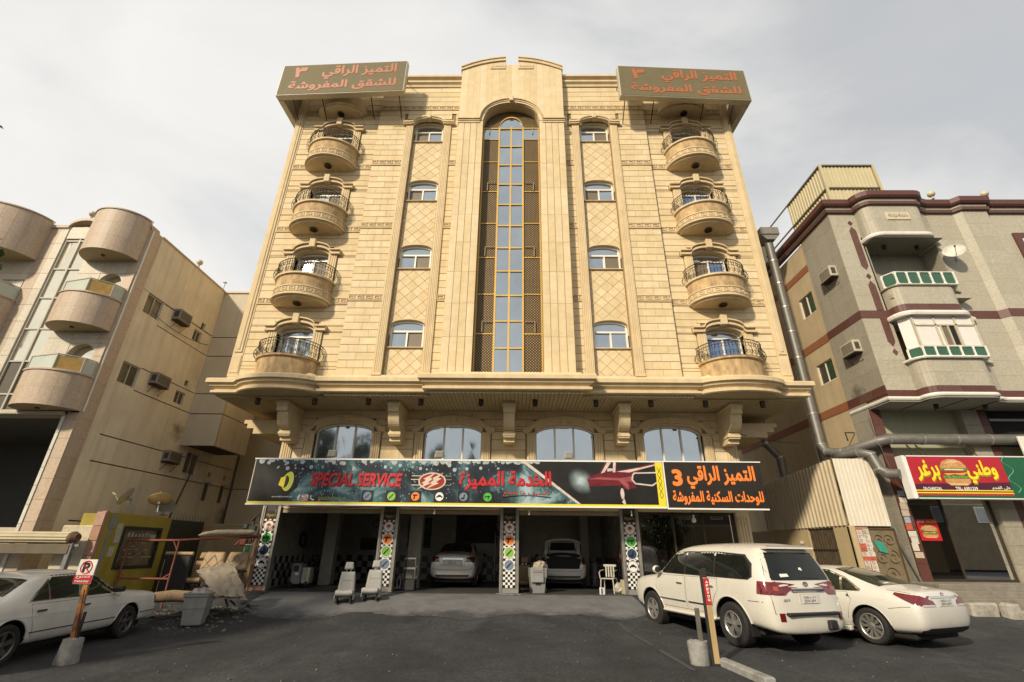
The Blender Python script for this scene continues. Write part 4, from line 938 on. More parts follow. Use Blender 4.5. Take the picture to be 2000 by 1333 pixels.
    q = MB(); q.bev(-6.42, -6.22, yy-.004, yy, 2.56, 2.75, .02); q.build('video_badge', PAPER, o); q = MB(); q.bev(-6.41, -6.23, yy-.008, yy-.003, 2.57, 2.655, .012); q.build('video_badge', RED, o)
    text_mesh('You', -6.39, -6.25, 2.67, 2.735, yy-.005, bold=.01).build('lettering', INK, o); text_mesh('Tube', -6.39, -6.25, 2.585, 2.64, yy-.009, bold=.01).build('lettering', PAPER, o)
    q = MB(); q.tube([(-6.15+.02, yy, 2.72), (-6.145, yy, 2.65), (-6.09, yy, 2.59), (-6.03, yy, 2.585)], [.025,.013,.013,.025], 6); q.build('handset_mark', PAPER, o)
    text_mesh('0562260546', -5.9, -5.2, 2.585, 2.68, yy, bold=.01, shear=.2).build('lettering', mat('print_olive', (.25,.27,.10), bump=0), o)
    # yellow polishing pad
    q = MB(); q.lathe([(0,-.02),(.115,-.02),(.115,.04),(.09,.05),(0,.05)], 18, (-6.98, y-.012, 3.13), ax='x', sx=.08, cap=False); 
    def ell(cx, cz, a, b, yy_, n=24, rot=-.12): return [(cx+a*cos(t)*cos(rot)-b*sin(t)*sin(rot), yy_, cz+a*cos(t)*sin(rot)+b*sin(t)*cos(rot)) for t in [2*pi*i/n for i in range(n)]]
    q = MB(); q.poly(ell(-6.95,3.14,.16,.30,y-.010), 0); q.poly(ell(-6.99,3.14,.15,.27,y-.012), 1); q.poly(ell(-7.04,3.13,.11,.19,y-.014), 2); q.poly([(-7.04,y-.016,3.30),(-7.2,y-.016,3.25),(-7.24,y-.016,3.02),(-7.06,y-.016,2.95)], 3)
    q.build('polishing_pad_print', [mat('print_pad_pale', (.62,.66,.16), bump=0), mat('print_pad', (.55,.60,.05), bump=0), INK, YEL], o, recalc=False)
    # round double-S emblem with speed lines
    q = MB(); cx, cz = -2.36, 3.18; q.poly(ell(cx, cz, .44, .27, yy, rot=0), 0); q.poly(ell(cx, cz, .395, .235, yy-.002, rot=0), 1)
    for dx in (-.13, .12): q.poly([(cx+dx+a, yy-.004, cz+b) for a, b in ((.24,.27),(-.16,.07),(-.06,.04),(-.2,-.06),(-.12,-.09),(-.34,-.26),(.10,-.06),(.0,-.03),(.17,.08),(.06,.11))], 2)
    for i, (a, b) in enumerate(((.52,.16),(.56,.05),(.5,-.12))): q.box(cx-.40-a*.5, cx-.36, yy-.002, yy, cz+b-.012, cz+b+.012, 0); q.box(cx+.38, cx+.4+a*.4, yy-.002, yy, cz+b-.004, cz+b+.004, 0)
    q.build('round_emblem', [mat('print_cream', (.60,.52,.40), bump=0), mat('print_deep_red', (.30,.02,.015), var=.3, scale=4, bump=0), MATS['print_cream']], o, recalc=False)
    for i, (kd, col) in enumerate((('brush',BLUEG),('brush',LGREEN),('drill',ORANGE),('car',PAPER),('seat',BLUEG),('polish',GREEN))): badge(o, kd, col, -4.36+.755*i, 2.715, .15, yy, True)
    # printed red coupe on the right
    car = MB(); Y = y-.014; P = lambda pts, mi, d=0: car.poly([(a, Y-d, b) for a, b in pts], mi)
    P([(.46,3.82),(.62,3.82),(2.32,2.54),(2.2,2.54)], 1); [car.poly(ell(2.36, 3.22, .44*(1-k/7), .36*(1-k/7), Y-.0003*k, rot=-.7), 5+k) for k in range(6)]
    P([(2.55,3.28),(2.75,3.42),(2.95,3.46),(3.05,3.62),(3.15,3.82),(4.74,3.82),(4.74,3.72),(4.35,3.62),(4.02,3.42),(3.98,3.2),(4.1,3.02),(3.55,2.98),(3.2,3.02),(2.62,3.05)], 0, .001)
    P([(3.0,3.46),(3.12,3.5),(3.35,3.82),(3.22,3.82)], 1, .002); P([(3.38,3.5),(3.46,3.5),(3.5,3.82),(3.42,3.82)], 1, .002); P([(3.15,3.5),(3.36,3.5),(3.40,3.82),(3.38,3.82)], 2, .002); P([(3.52,3.82),(3.50,3.56),(4.3,3.70),(4.74,3.82)], 2, .002)
    P([(3.5,3.52),(4.3,3.66),(4.74,3.76),(4.74,3.72),(4.35,3.62),(3.9,3.5)], 1, .003)
    P([(2.55,3.28),(2.95,3.35),(3.6,3.32),(3.95,3.38),(4.0,3.2),(3.6,3.25),(2.9,3.28)], 3, .002)
    P([(2.6,3.06),(3.55,3.1),(3.4,2.6),(2.75,2.66)], 2, .003); P([(3.98,3.42),(4.04,3.5),(4.74,3.52),(4.74,3.18),(4.6,3.08),(4.05,3.14),(3.95,3.28)], 1, .004); P([(4.03,3.42),(4.08,3.46),(4.74,3.48),(4.74,3.22),(4.58,3.13),(4.08,3.18),(4.0,3.28)], 2, .005)
    P([(3.52,3.28),(3.7,3.34),(3.86,3.12),(3.84,2.95),(3.7,3.1)], 3, .004)
    car.poly([(3.62+.105*cos(t), Y-.006, 2.86+.25*sin(t)) for t in [2*pi*i/20 for i in range(20)]], 2); car.poly([(3.63+.06*cos(t), Y-.008, 2.85+.17*sin(t)) for t in [2*pi*i/20 for i in range(20)]], 1); P([(3.6,2.6),(3.66,2.53),(3.72,2.54),(3.68,2.72)], 1, .007)
    P([(3.2,3.52),(3.38,3.54),(3.38,3.62),(3.22,3.62)], 1, .008)
    car.build('red_car_print', [mat('print_maroon', (.13,.008,.013), rough=.35, var=.35, scale=2.2, bump=0), mat('print_chrome', (.55,.47,.42), var=.25, scale=6, bump=0), INK, mat('print_pink', (.27,.06,.07), var=.3, scale=4, bump=0), PAPER]+[mat('print_smoke_%d' % k, tuple(lerp(p_, q_, ((k+1)/6)**1.6) for p_, q_ in ((.010,.34),(.010,.43),(.009,.45))), rough=.35, var=.35, scale=4, bump=0) for k in range(6)], o, recalc=False)
billboard()
def hotel_board():
    y = .13; x0, x1, zb, zt = 5.0, 8.10, 2.45, 3.84
    o = root('apartments_signboard', 'dark brown signboard with orange lettering at the right end of the long billboard', 'sign', (6.5, y, zb))
    b = MB(); b.box(x0, x1, y, y+.25, zb, zt); b.build('sign_box', mat('print_umber', (.020,.015,.010), rough=.35, var=.2, bump=0), o)
    b = MB(); b.box(x0-.01, x1+.02, y-.03, y-.003, zt, zt+.035); b.box(x0-.01, x1+.02, y-.03, y-.003, zb-.045, zb); b.box(x0-.01, x0+.03, y-.03, y-.003, zb, zt); b.build('sign_trim', PAPER, o)
    text_mesh(shape_ar('التميز الراقي'), 5.72, 7.88, 3.02, 3.74, y-.004, bold=.035).build('lettering', ORANGE, o); text_mesh('3', 5.25, 5.58, 3.10, 3.62, y-.004, bold=.05).build('lettering', ORANGE, o)
    text_mesh(shape_ar('للوحدات السكنية المفروشة'), 5.2, 8.02, 2.54, 2.97, y-.004, bold=.035).build('lettering', ORANGE, o)
hotel_board()
# ------------------------------------------------------------------ roof signs
def roof_sign(sg):
    yf = -1.18; xo = 10.34; xi = 4.65; zb, zt = (19.25, 21.2) if sg < 0 else (18.9, 20.8)
    o = root('roof_sign', 'large olive roof sign with orange lettering at the top %s corner of the tall block' % ('left' if sg < 0 else 'right'), 'sign', (sg*7.4, yf, zb), group='roof signs on the tall block')
    face = mat('sign_olive', (.165,.14,.078), rough=.6, spec=.15, var=.06, scale=1.5, bump=0, streak=.15)
    alu = mat('sign_alu', (.48,.43,.32), rough=.4, var=.08, scale=3, metal=.2, bump=0)
    b = MB(); a, c = sorted((sg*xi, sg*xo)); b.bev(a, c, yf, yf+.26, zb, zt, .02); s0, s1 = sorted((sg*xo, sg*(xo-.26))); b.bev(s0, s1, yf+.26, .95, zb, zt, .02); b.build('sign_box', alu, o)
    f = MB(); f.box(a+.05, c-.05, yf-.012, yf-.002, zb+.05, zt-.05); f.box(*sorted((sg*(xo+.002), sg*(xo+.012))), yf+.05, .9, zb+.05, zt-.05); f.build('sign_face', face, o)
    t0, t1 = a+.05, c-.05; w = t1-t0; OR2 = mat('sign_orange', (.38,.125,.045), rough=.5, var=.06, bump=0)
    ed = mat('sign_letter_edge', (.30,.07,.03), rough=.5, bump=0)
    for body, u0, u1, v0, v1, bo in ((shape_ar('التميز الراقي'), .33, .93, .47, .91, .03), ('٣', .10, .20, .56, .90, .05), (shape_ar('للشقق المفروشة'), .08, .94, .10, .43, .03)):
        q = (t0+u0*w, t0+u1*w, lerp(zb, zt, v0), lerp(zb, zt, v1)); m2 = text_mesh(body, q[0]-.015, q[1]+.015, q[2]-.015, q[3]+.015, yf-.014, bold=bo+.012); m2.build('lettering_edge', ed, o)
        text_mesh(body, *q, yf-.018, bold=bo).build('lettering', OR2, o)
    for x in (xi+.25, xi+1.5, xo-2.0, xo-.7):
        for p_, q_ in (((sg*x, yf+.2, zb+.05), (sg*(x+.1), -.06, zb-.32)), ((sg*x, yf+.2, zt-.1), (sg*x, -.05, zt-.1))): st = MB(); st.tube([p_, q_], .022, 5); st.build('sign_strut', BROWN, o)
for sg in (-1, 1): roof_sign(sg)
for q in list(C.objects):
    if q.name.startswith('roof_sign'): q.rotation_euler.z = radians(-2.2 if q.location.x < 0 else 2.6)
# flood lamps standing on the billboard, bare bulbs hanging under it
def floodlights():
    h = MB(); h.bev(-.13, .13, -.07, .07, .08, .30, .02); h.tube([(-.15,0,.19),(-.15,0,.0),(.15,0,0),(.15,0,.19)], .012, 5)
    h.bev(-.10, .10, -.05, .05, -.03, .04, .01); hm = h.mesh('housing', mat('lamp_beige', (.40,.36,.26), rough=.5))
    g = MB(); g.box(-.105, .105, -.078, -.071, .10, .275); gm = g.mesh('lamp_glass', mat('lamp_reflector', (.35,.34,.30), rough=.2, metal=.6, bump=0))
    for i, (x, l) in enumerate(((-5.76,'first arched window at the left end'), (-2.22,'second arched window from the left'), (2.02,'third arched window from the left'))):
        o = root('floodlight', 'beige floodlight in front of the '+l, 'floodlight', (x, .3, 3.87), group='floodlights on the billboard', local=True); inst('housing', hm, o); inst('lamp_glass', gm, o)
floodlights()
def bulbs():
    mk = mat('bulb_glass', (.8,.78,.68), rough=.2, bump=0)
    for i, (x, y, l) in enumerate(((-7.28,.35,'above the leftmost checkered pier'), (-2.26,.35,'over the closed silver saloon'), (.72,.35,'just right of the middle pier'), (3.92,.35,'just left of the dark reception glass'))):
        o = root('hanging_bulb', 'bulb socket hanging under the billboard '+l, 'bulb', (x, y, 2.45), group='bulb sockets hanging under the billboard')
        b = MB(); b.tube([(x,y,2.47),(x,y,2.36)], .006, 4); b.build('cable', BLACKM, o); b = MB(); b.tube([(x,y,2.37),(x,y,2.30)], .018, 6); b.lathe([(0,-.09),(.02,-.08),(.028,-.05),(.016,0)], 8, (x,y,2.30), cap=False); b.build('bulb', mk, o)
    x, y = 6.03, .9; o = root('energy_saving_bulb', 'white globe bulb hanging in front of the dark reception glass', 'bulb', (x, y, 2.45))
    b = MB(); b.tube([(x,y,2.47),(x,y,2.3)], .008, 4); b.build('cable', BLACKM, o); b = MB(); b.lathe([(.03,.06),(.03,0),(.05,-.04),(.075,-.10),(.06,-.16),(0,-.19)], 12, (x,y,2.24), cap=False); b.build('bulb', mk, o, smooth=True)
bulbs()
# ------------------------------------------------------------------ left apartment house
PLAS = mat('stained_plaster', (.68,.595,.44), rough=.9, var=.09, scale=1.1, bump=.12, bscale=25, streak=.42, scol=(.28,.20,.10), dirt=(.42,.32,.19), darea=.56)
PLAS2 = mat('pale_plaster', (.50,.45,.35), rough=.9, var=.08, scale=1.2, bump=.1, streak=.3, scol=(.34,.27,.17))
GROOVE = mat('groove_paint', (.075,.045,.025), rough=.9)
PTILE = mat('pink_granite', (.47,.365,.265), rough=.55, var=.14, scale=14, bump=.03, rnd=.02, streak=.4, scol=(.17,.12,.085))
GTILEL = mat('pale_granite', (.52,.47,.37), rough=.5, var=.16, scale=16, bump=.03, rnd=.06, streak=.3, scol=(.26,.21,.14))
GREYF = mat('grey_frame', (.42,.40,.34), rough=.45, var=.06, bump=0); SMOKE = mirror_glass('smoked_glass', (.16,.14,.10), metal=.55, rough=.05)
CREAMG = mirror_glass('gold_film_glass', (.82,.77,.62), metal=.85, rough=.06); RAILG = mat('frosted_green_glass', (.46,.50,.42), rough=.2, var=.05, scale=2, bump=0); AMBER = mat('amber_glass', (.42,.26,.06), rough=.25, var=.15, bump=0)
def wall_x(parent, X, y0, y1, z0, z1, holes, m, depth=.12, sgn=1, name='wall', back=None):
    """side wall facing sgn*x with real openings"""
    b = MB()
    for r in cut_rects(y0, y1, z0, z1, holes): b.box(*sorted((X-sgn*depth, X)), r[0], r[1], r[2], r[3])
    o = b.build(name, m, parent)
    return o
def window_x(parent, X, y0, y1, z0, z1, sgn, frame, glass, div=2, depth=.12, shade=0):
    f = MB(); t = .045; xa = X-sgn*(depth-.02); xb = X-sgn*(depth-.07)
    def B(a, b, c, d): f.box(*sorted((xa, xb)), a, b, c, d)
    B(y0, y0+t, z0, z1); B(y1-t, y1, z0, z1); B(y0+t, y1-t, z0, z0+t); B(y0+t, y1-t, z1-t, z1)
    for i in range(1, div): y = lerp(y0, y1, i/div); B(y-.02, y+.02, z0+t, z1-t)
    fo = f.build('window', frame, parent)
    for i in range(div):
        a, b = lerp(y0, y1, i/div), lerp(y0, y1, (i+1)/div); q = MB(); e = random.uniform(-.004, .004)
        q.add([(xa+sgn*.02+e, a, z0), (xa+sgn*.02-e, b, z0), (xa+sgn*.02-e, b, z1), (xa+sgn*.02+e, a, z1)], [(0,1,2,3)]); q.build('pane', glass if i == 0 or not shade else SMOKE, fo)
    q = MB(); q.box(*sorted((X-sgn*(depth+.06), X-sgn*(depth+.0))), y0-.02, y1+.02, z0-.02, z1+.02); q.build('blind', DARK, fo)
def ac_unit(label, X, y0, y1, z0, z1, sgn, tone=0):
    yc = (y0+y1)/2; d = .29; o = root('window_air_conditioner', label, 'air conditioner', (X, yc, z0), group='window air conditioners on the side walls')
    m = mat('ac_beige', (.45,.41,.31), rough=.5, streak=.4, var=.08) if not tone else mat('ac_grey', (.24,.21,.165), rough=.55, streak=.5, var=.12)
    b = MB(); x0, x1 = sorted((X-sgn*.05, X+sgn*d)); b.bev(x0, x1, y0, y1, z0, z1, .015); b.build('casing', m, o)
    g = MB(); gx = X+sgn*(d+.001)
    g.box(*sorted((gx, gx+sgn*.004)), y0+.06, y1-.06, z0+.06, z1-.06); go = g.build('grille', mat('ac_dark', (.05,.045,.035)), o)
    f = MB(); n = 9
    for i in range(n): z = lerp(z0+.07, z1-.07, i/(n-1)); f.box(*sorted((gx+sgn*.004, gx+sgn*.014)), y0+.06, y1-.06, z-.008, z+.008)
    tag(f.build('louvres', m, go), kind='stuff')
    v = MB(); v.box(x0+.12 if sgn > 0 else x0+.05, x1-.05 if sgn > 0 else x1-.12, y0-.003, y0-.001, z0+.1, z1-.1); v.build('side_vent', MATS['ac_dark'], o)
    s = MB()
    for y in (y0+.08, y1-.08): s.tube([(X, y, z0-.02), (X+sgn*d, y, z0-.02)], .014, 4); s.tube([(X, y, z0-.32), (X+sgn*d*.9, y, z0-.02)], .012, 4)
    s.box(*sorted((X, X+sgn*d)), y0, y1, z0-.04, z0-.025); s.build('support', BROWN, o)
def left_house():
    soot(PLAS, (0,4.3,5.35), .45, (.12,.085,.05)); soot(PLAS, (0,8.6,2.4), .6, (.13,.09,.05))
    H = root('corner_house', 'stained beige apartment house with round granite balconies at the left edge', 'building', (-13, -1.5, 0))
    X = -13.0; D = .12
    wins = [(-.66,.12,8.82,9.58),(-.66,.12,6.2,6.95),(2.02,2.5,8.95,9.42),(2.08,2.62,6.3,6.8),(3.7,4.5,3.87,4.72),(5.3,5.7,2.95,3.75),(6.45,6.85,2.95,3.75)]
    vents = [(2.32,2.55,9.6,9.86),(2.38,2.6,7.08,7.32),(5.35,5.6,3.95,4.15),(6.5,6.72,3.95,4.15)]
    gr = [(.14,3.1,9.54,9.58),(.14,3.1,8.64,8.68),(.14,3.1,6.95,6.99),(.14,3.1,6.13,6.17),(-.55,7.2,4.45,4.49),(-.55,7.2,3.62,3.66),(-.52,7.2,1.87,1.91)]
    wall_x(H, X, -.95, 7.2, -.6, 11.75, wins+vents+gr, PLAS)
    b = MB(); b.box(X-.3, X-D, -1.2, 7.2, -.6, 11.6); b.build('wall_core', GROOVE, H)
    b = MB(); b.box(-40, X-.3, -.1, 14, 4.96, 11.4); b.box(-40, X-.3, 3.42, 14, -.6, 4.95); b.build('building_core', PLAS, H)
    b = MB(); b.bev(-13.16, X+.03, -.95, 3.1, 11.75, 11.84, .015); b.bev(-13.2, -9.0, 3.06, 3.25, 11.70, 11.80, .015); b.build('parapet_coping', PTILE, H)
    for i, w in enumerate(wins): window_x(H, X, *w, 1, GREYF, SMOKE if i != 2 else SMOKE, 2 if i < 5 else 1)
    # rear wing: projecting boxed bays with a sunlit front
    r = MB()
    for q in cut_rects(-12.99, -11.62, 4.85, 11.7, [(-12.99,-11.62,9.5,9.54),(-12.99,-11.62,8.62,8.66),(-12.99,-11.62,6.95,6.99),(-12.99,-11.62,6.1,6.14)]): r.box(q[0], q[1], 3.12, 3.24, q[2], q[3])
    r.build('wing_front', PLAS2, H)
    wall_x(H, -11.62, 3.24, 5.4, 4.85, 11.7, [(3.24,5.4,9.5,9.54),(3.24,5.4,6.95,6.99),(3.24,5.4,6.1,6.14),(3.9,4.35,7.2,8.1)], PLAS, name='wing_side')
    b = MB(); b.box(-12.9, -11.74, 3.24, 5.38, 4.87, 11.6); b.build('wing_core', GROOVE, H); window_x(H, -11.62, 3.9, 4.35, 7.2, 8.1, 1, GREYF, SMOKE, 1)
    r = MB()
    for q in cut_rects(-12.9, -10.35, -.6, 11.9, [(-12.9,-10.35,7.45,7.49),(-12.9,-10.35,6.6,6.64),(-12.9,-10.35,3.62,3.66)]): r.box(q[0], q[1], 7.2, 7.35, q[2], q[3])
    r.build('wing_front', PLAS2, H)
    wall_x(H, -10.35, 7.35, 11, -.6, 11.9, [(7.35,11,7.45,7.49),(7.35,11,6.6,6.64),(8.2,8.7,6.7,7.3)], PLAS, name='wing_side'); b = MB(); b.box(-12.8, -10.47, 7.36, 11, -.6, 11.8); b.build('wing_core', GROOVE, H)
    # granite faced street front
    yf = -1.5
    holes = [(-16.05,-15.0,4.95,11.35),(-14.2,-13.36,7.6,9.86),(-14.2,-13.30,4.9,7.2),(-18.2,-16.75,7.6,9.6),(-18.2,-16.9,4.9,6.6),(-20,-13.4,.0,4.82)]
    b = MB()
    for q in cut_rects(-24, -13.02, -.6, 11.85, holes): b.box(q[0], q[1], yf+.03, yf+.4, q[2], q[3])
    b.build('front_wall', GTILEL, H)
    rg = random.Random(5); tl = []
    cols = [(-13.35,-13.0,'p'), (-14.2,-13.35,'g'), (-15.0,-14.2,'g'), (-16.35,-16.05,'g'), (-16.75,-16.35,'p'), (-18.4,-16.75,'g')]
    for a, c, kind in cols:
        z = 4.9
        while z < 11.8:
            z1 = min(z+.62, 11.85)
            for q in cut_rects(a, c, z, z1, holes):
                t = MB(); t.slab(q[0]+.002, q[1]-.002, yf, yf+.04, q[2]+.002, q[3]-.002, .006); t.build('granite_panel', PTILE if kind == 'p' else GTILEL, H)
            z = z1
    for z in frange(-.5, 4.7, 9):     # corner strip on both faces
        t = MB(); t.slab(-13.36, -13.0, yf, yf+.04, z, z+.575, .006); t.build('granite_panel', PTILE, H)
    for z in frange(-.5, 11.2, 20):
        t = MB(); t.box(X-.02, X+.012, yf+.041, -.95, z, z+.58); t.build('granite_panel', PTILE, H)
    b = MB(); pts = [(-24,11.85),(-16.1,11.85)]+[(-15.52-.56*cos(pi*i/10), 11.85+.32*sin(pi*i/10)) for i in range(11)]+[(-14.9,11.85),(-13,11.85)]
    b.band(pts, -.06, .05, yf-.05, yf+.35); b.prism([(-16.08,11.3)]+[(-15.52-.56*cos(pi*i/10), 11.82+.30*sin(pi*i/10)) for i in range(11)]+[(-14.96,11.3)], 'y', yf+.28, yf+.35); b.build('front_coping', PTILE, H)
    # arched head of the glazed strip
    a = MB(); ar = [(-15.525-.47*cos(pi*i/14), 11.33+.52*sin(pi*i/14)) for i in range(15)]
    f = MB(); y = yf+.10
    for x in (-16.03,-15.525,-15.02): f.box(x-.028, x+.028, y-.05, y+.04, 4.95, 11.35)
    for z in (4.98,5.5,6.6,7.75,8.92,10.08,11.27): f.box(-16.05, -15.0, y-.04, y+.04, z-.025, z+.025)
    f.band(ar, -.03, .03, y-.05, y+.04); f.box(-15.55, -15.5, y-.04, y+.03, 11.3, 11.84)
    fo = f.build('stair_window', GREYF, H)
    zs = (4.98,5.5,6.6,7.75,8.92,10.08,11.27)
    for i in range(6):
        for a_, b_ in ((-16.0,-15.55),(-15.5,-15.05)): pane(a_, b_, zs[i]+.02, zs[i+1]-.02, y, SMOKE if i < 2 else CREAMG, fo)
    q = MB(); q.poly([(x, y, max(11.3, z)) for x, z in ar]); q.build('arched_pane', CREAMG, fo)
    bk = MB(); bk.box(-16.05, -15.0, yf+.2, yf+.26, 4.9, 11.4); bk.build('window_back', DARK, H)
    for xc, hw, z0, zt in ((-13.78,.42,7.65,9.86), (-13.75,.45,4.95,7.2), (-17.5,.7,7.65,9.55)):
        ar = [(xc-hw*cos(pi*i/12), zt-hw+hw*sin(pi*i/12)) for i in range(13)]
        s = MB(); s.prism([(xc-hw-.001, zt-hw-.3)]+[(p[0], p[1]) for p in ar]+[(xc+hw+.001, zt-hw-.3), (xc+hw+.001, zt+.02), (xc-hw-.001, zt+.02)], 'y', yf+.012, yf+.3); s.build('arched_lintel', GTILEL, H)
        f = MB(); y = yf+.26
        for x in (xc-hw+.03, xc, xc+hw-.03): f.box(x-.025, x+.025, y-.03, y+.03, z0, zt-hw)
        f.box(xc-hw, xc+hw, y-.035, y+.03, zt-hw-.03, zt-hw+.03); f.band([(xc-(hw-.02)*cos(pi*i/12), zt-hw+(hw-.02)*sin(pi*i/12)) for i in range(13)], -.03, .02, y-.03, y+.03)
        fo = f.build('balcony_door', GREYF, H); pane(xc-hw, xc, z0, zt-hw, y, CREAMG, fo); pane(xc, xc+hw, z0, zt-hw, y, CREAMG, fo)
        q = MB(); q.poly([(xc-hw*.95*cos(pi*i/12), y, zt-hw+hw*.95*sin(pi*i/12)) for i in range(13)]); q.build('arched_pane', CREAMG, fo)
        q = MB(); q.box(xc-hw-.05, xc+hw+.05, y+.06, y+.1, z0, zt+.05); q.build('window_back', DARK, fo)
    def drum(xc, a, b, z0, z1, rail, n=10):
        """half-round granite balcony, one panel per facet"""
        d = MB(); half_ring(d, [(0,0,z0),(a-.006,b-.006,z0),(a-.006,b-.006,z1-.02),(0,0,z1-.02)]); bo = inst('round_balcony', d.mesh('round_balcony', SOFF), H, (xc, yf, 0))
        rows = max(1, round((z1-z0)/.62))
        for i in range(n):
            for j in range(rows):
                t0, t1 = pi*i/n, pi*(i+1)/n; za, zb_ = lerp(z0, z1, j/rows)+.002, lerp(z0, z1, (j+1)/rows)-.002; t = MB(); g = .002; m_ = 4
                A = [lerp(t0+g, t1-g, q/m_) for q in range(m_+1)]
                t.add([(-a*cos(u), -b*sin(u), z) for z in (za, zb_) for u in A], [(q, q+1, m_+2+q, m_+1+q) for q in range(m_)])
                t.build('granite_panel', PTILE, bo, smooth=True, angle=60)
        c = MB(); half_ring(c, [(a+.03,b+.03,z1),(a+.03,b+.03,z1+.05),(a-.1,b-.1,z1+.05),(a-.1,b-.1,z1)]); c.build('balcony_rim', PTILE, bo)
        l = MB(); l.lathe([(.0,0),(.06,0),(.06,-.03),(0,-.03)], 10, (0,-b*.45,z0), cap=False); l.build('ceiling_lamp', BROWN, bo)
        if rail:
            pts = [(-a*.98, -.05), (-a*.72, -b*.62), (a*.36, -b*.90), (a*.88, -b*.42), (a*.98, -.03)]
            for i in range(4):
                p, q = pts[i], pts[i+1]; g = MB(); g.add([(p[0],p[1],z1+.08),(q[0],q[1],z1+.08),(q[0],q[1],z1+.50),(p[0],p[1],z1+.50)], [(0,1,2,3)]); g.build('glass_panel', AMBER if i == 2 else RAILG, bo)
            f = MB(); f.tube([(p[0],p[1],z1+.53) for p in pts], .022, 5); f.tube([(p[0],p[1],z1+.07) for p in pts], .018, 5)
            for p in pts: f.tube([(p[0],p[1],z1+.05),(p[0],p[1],z1+.53)], .022, 5)
            f.build('rail', GREYF, bo)
    drum(-13.98, .93, .85, 10.36, 12.0, False); drum(-13.98, .93, .85, 7.62, 8.68, True); drum(-13.95, .95, .85, 4.95, 6.0, True)
    drum(-18.35, 1.65, 1.3, 10.38, 12.0, False, 13); drum(-18.35, 1.65, 1.3, 7.6, 8.72, True, 13); drum(-18.35, 1.65, 1.3, 4.95, 6.0, True, 13)
    dp = MB(); dp.tube([(-12.97,-1.42,4.95),(-12.97,-1.42,11.7)], .028, 6); dp.build('downpipe', WHITE, H)
    # dark carport opening with a tiled white column
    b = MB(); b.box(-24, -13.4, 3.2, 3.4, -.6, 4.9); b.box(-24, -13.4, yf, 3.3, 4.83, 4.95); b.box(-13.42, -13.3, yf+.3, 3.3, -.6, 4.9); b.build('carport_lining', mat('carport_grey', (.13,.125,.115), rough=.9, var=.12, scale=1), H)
    b = MB(); b.box(-13.47, -13.37, yf-.01, yf+.25, .2, 4.84); co = b.build('column', PLAS2, H)
    for i in range(9): t = MB(); t.slab(-13.465, -13.37, yf-.028, yf-.008, .22+i*.51, .22+(i+1)*.51-.01, .004); t.build('white_tile', mat('white_tile', (.60,.58,.50), rough=.35, rnd=.06, streak=.35), H)
    b = MB(); b.box(-24, -13.4, yf, yf+.3, -.6, 1.65); b.build('carport_wall', PLAS2, H)
    b = MB(); b.bev(-16.6, -13.4, yf-.12, yf, 4.82, 4.93, .02); b.build('ledge', PLAS2, H)
    for x, y, z, l in ((-18.65,-1.45,12.0,'above the far left rounded corner'), (-15.5,-1.45,12.2,'above the arched stair window'), (-14.3,-1.7,12.05,'on the rounded tower beside the side wall'), (-13.05,1.2,11.84,'on the side parapet, low against the sky')):
        o = root('globe_lamp', 'pale globe lamp '+l, 'lamp', (x, y, z), group='globe lamps on the left roof edge')
        s = MB(); s.lathe([(.07,0),(.05,.04),(.03,.1),(.05,.16)], 8, (x,y,z)); s.build('base', GREYF, o); s = MB(); s.sphere((x,y,z+.27), .125, 12, 8); s.build('globe', mat('opal_globe', (.55,.48,.34), rough=.4, streak=.2), o, smooth=True, angle=180)
    o = root('vent_pipe', 'short thin vent pipe on the left side parapet', 'pipe', (-13.05, 3.0, 11.84)); s = MB(); s.tube([(-13.05,3.0,11.84),(-13.05,3.0,12.2)], .03, 6); s.bev(-13.12, -12.98, 2.93, 3.07, 12.2, 12.24, .01); s.build('pipe', GREYF, o)
    ac_unit('grey window air conditioner high on the beige wall, beside the upper sliding window', X, .68, 1.36, 9.2, 9.64, 1, 1)
    ac_unit('grey window air conditioner beside the middle window of the beige side wall', X, .62, 1.32, 6.58, 7.0, 1, 1)
    ac_unit('lowest dark air conditioner on the beige side wall, left of a barred window', X, 2.38, 3.08, 4.12, 4.52, 1, 1)
left_house()
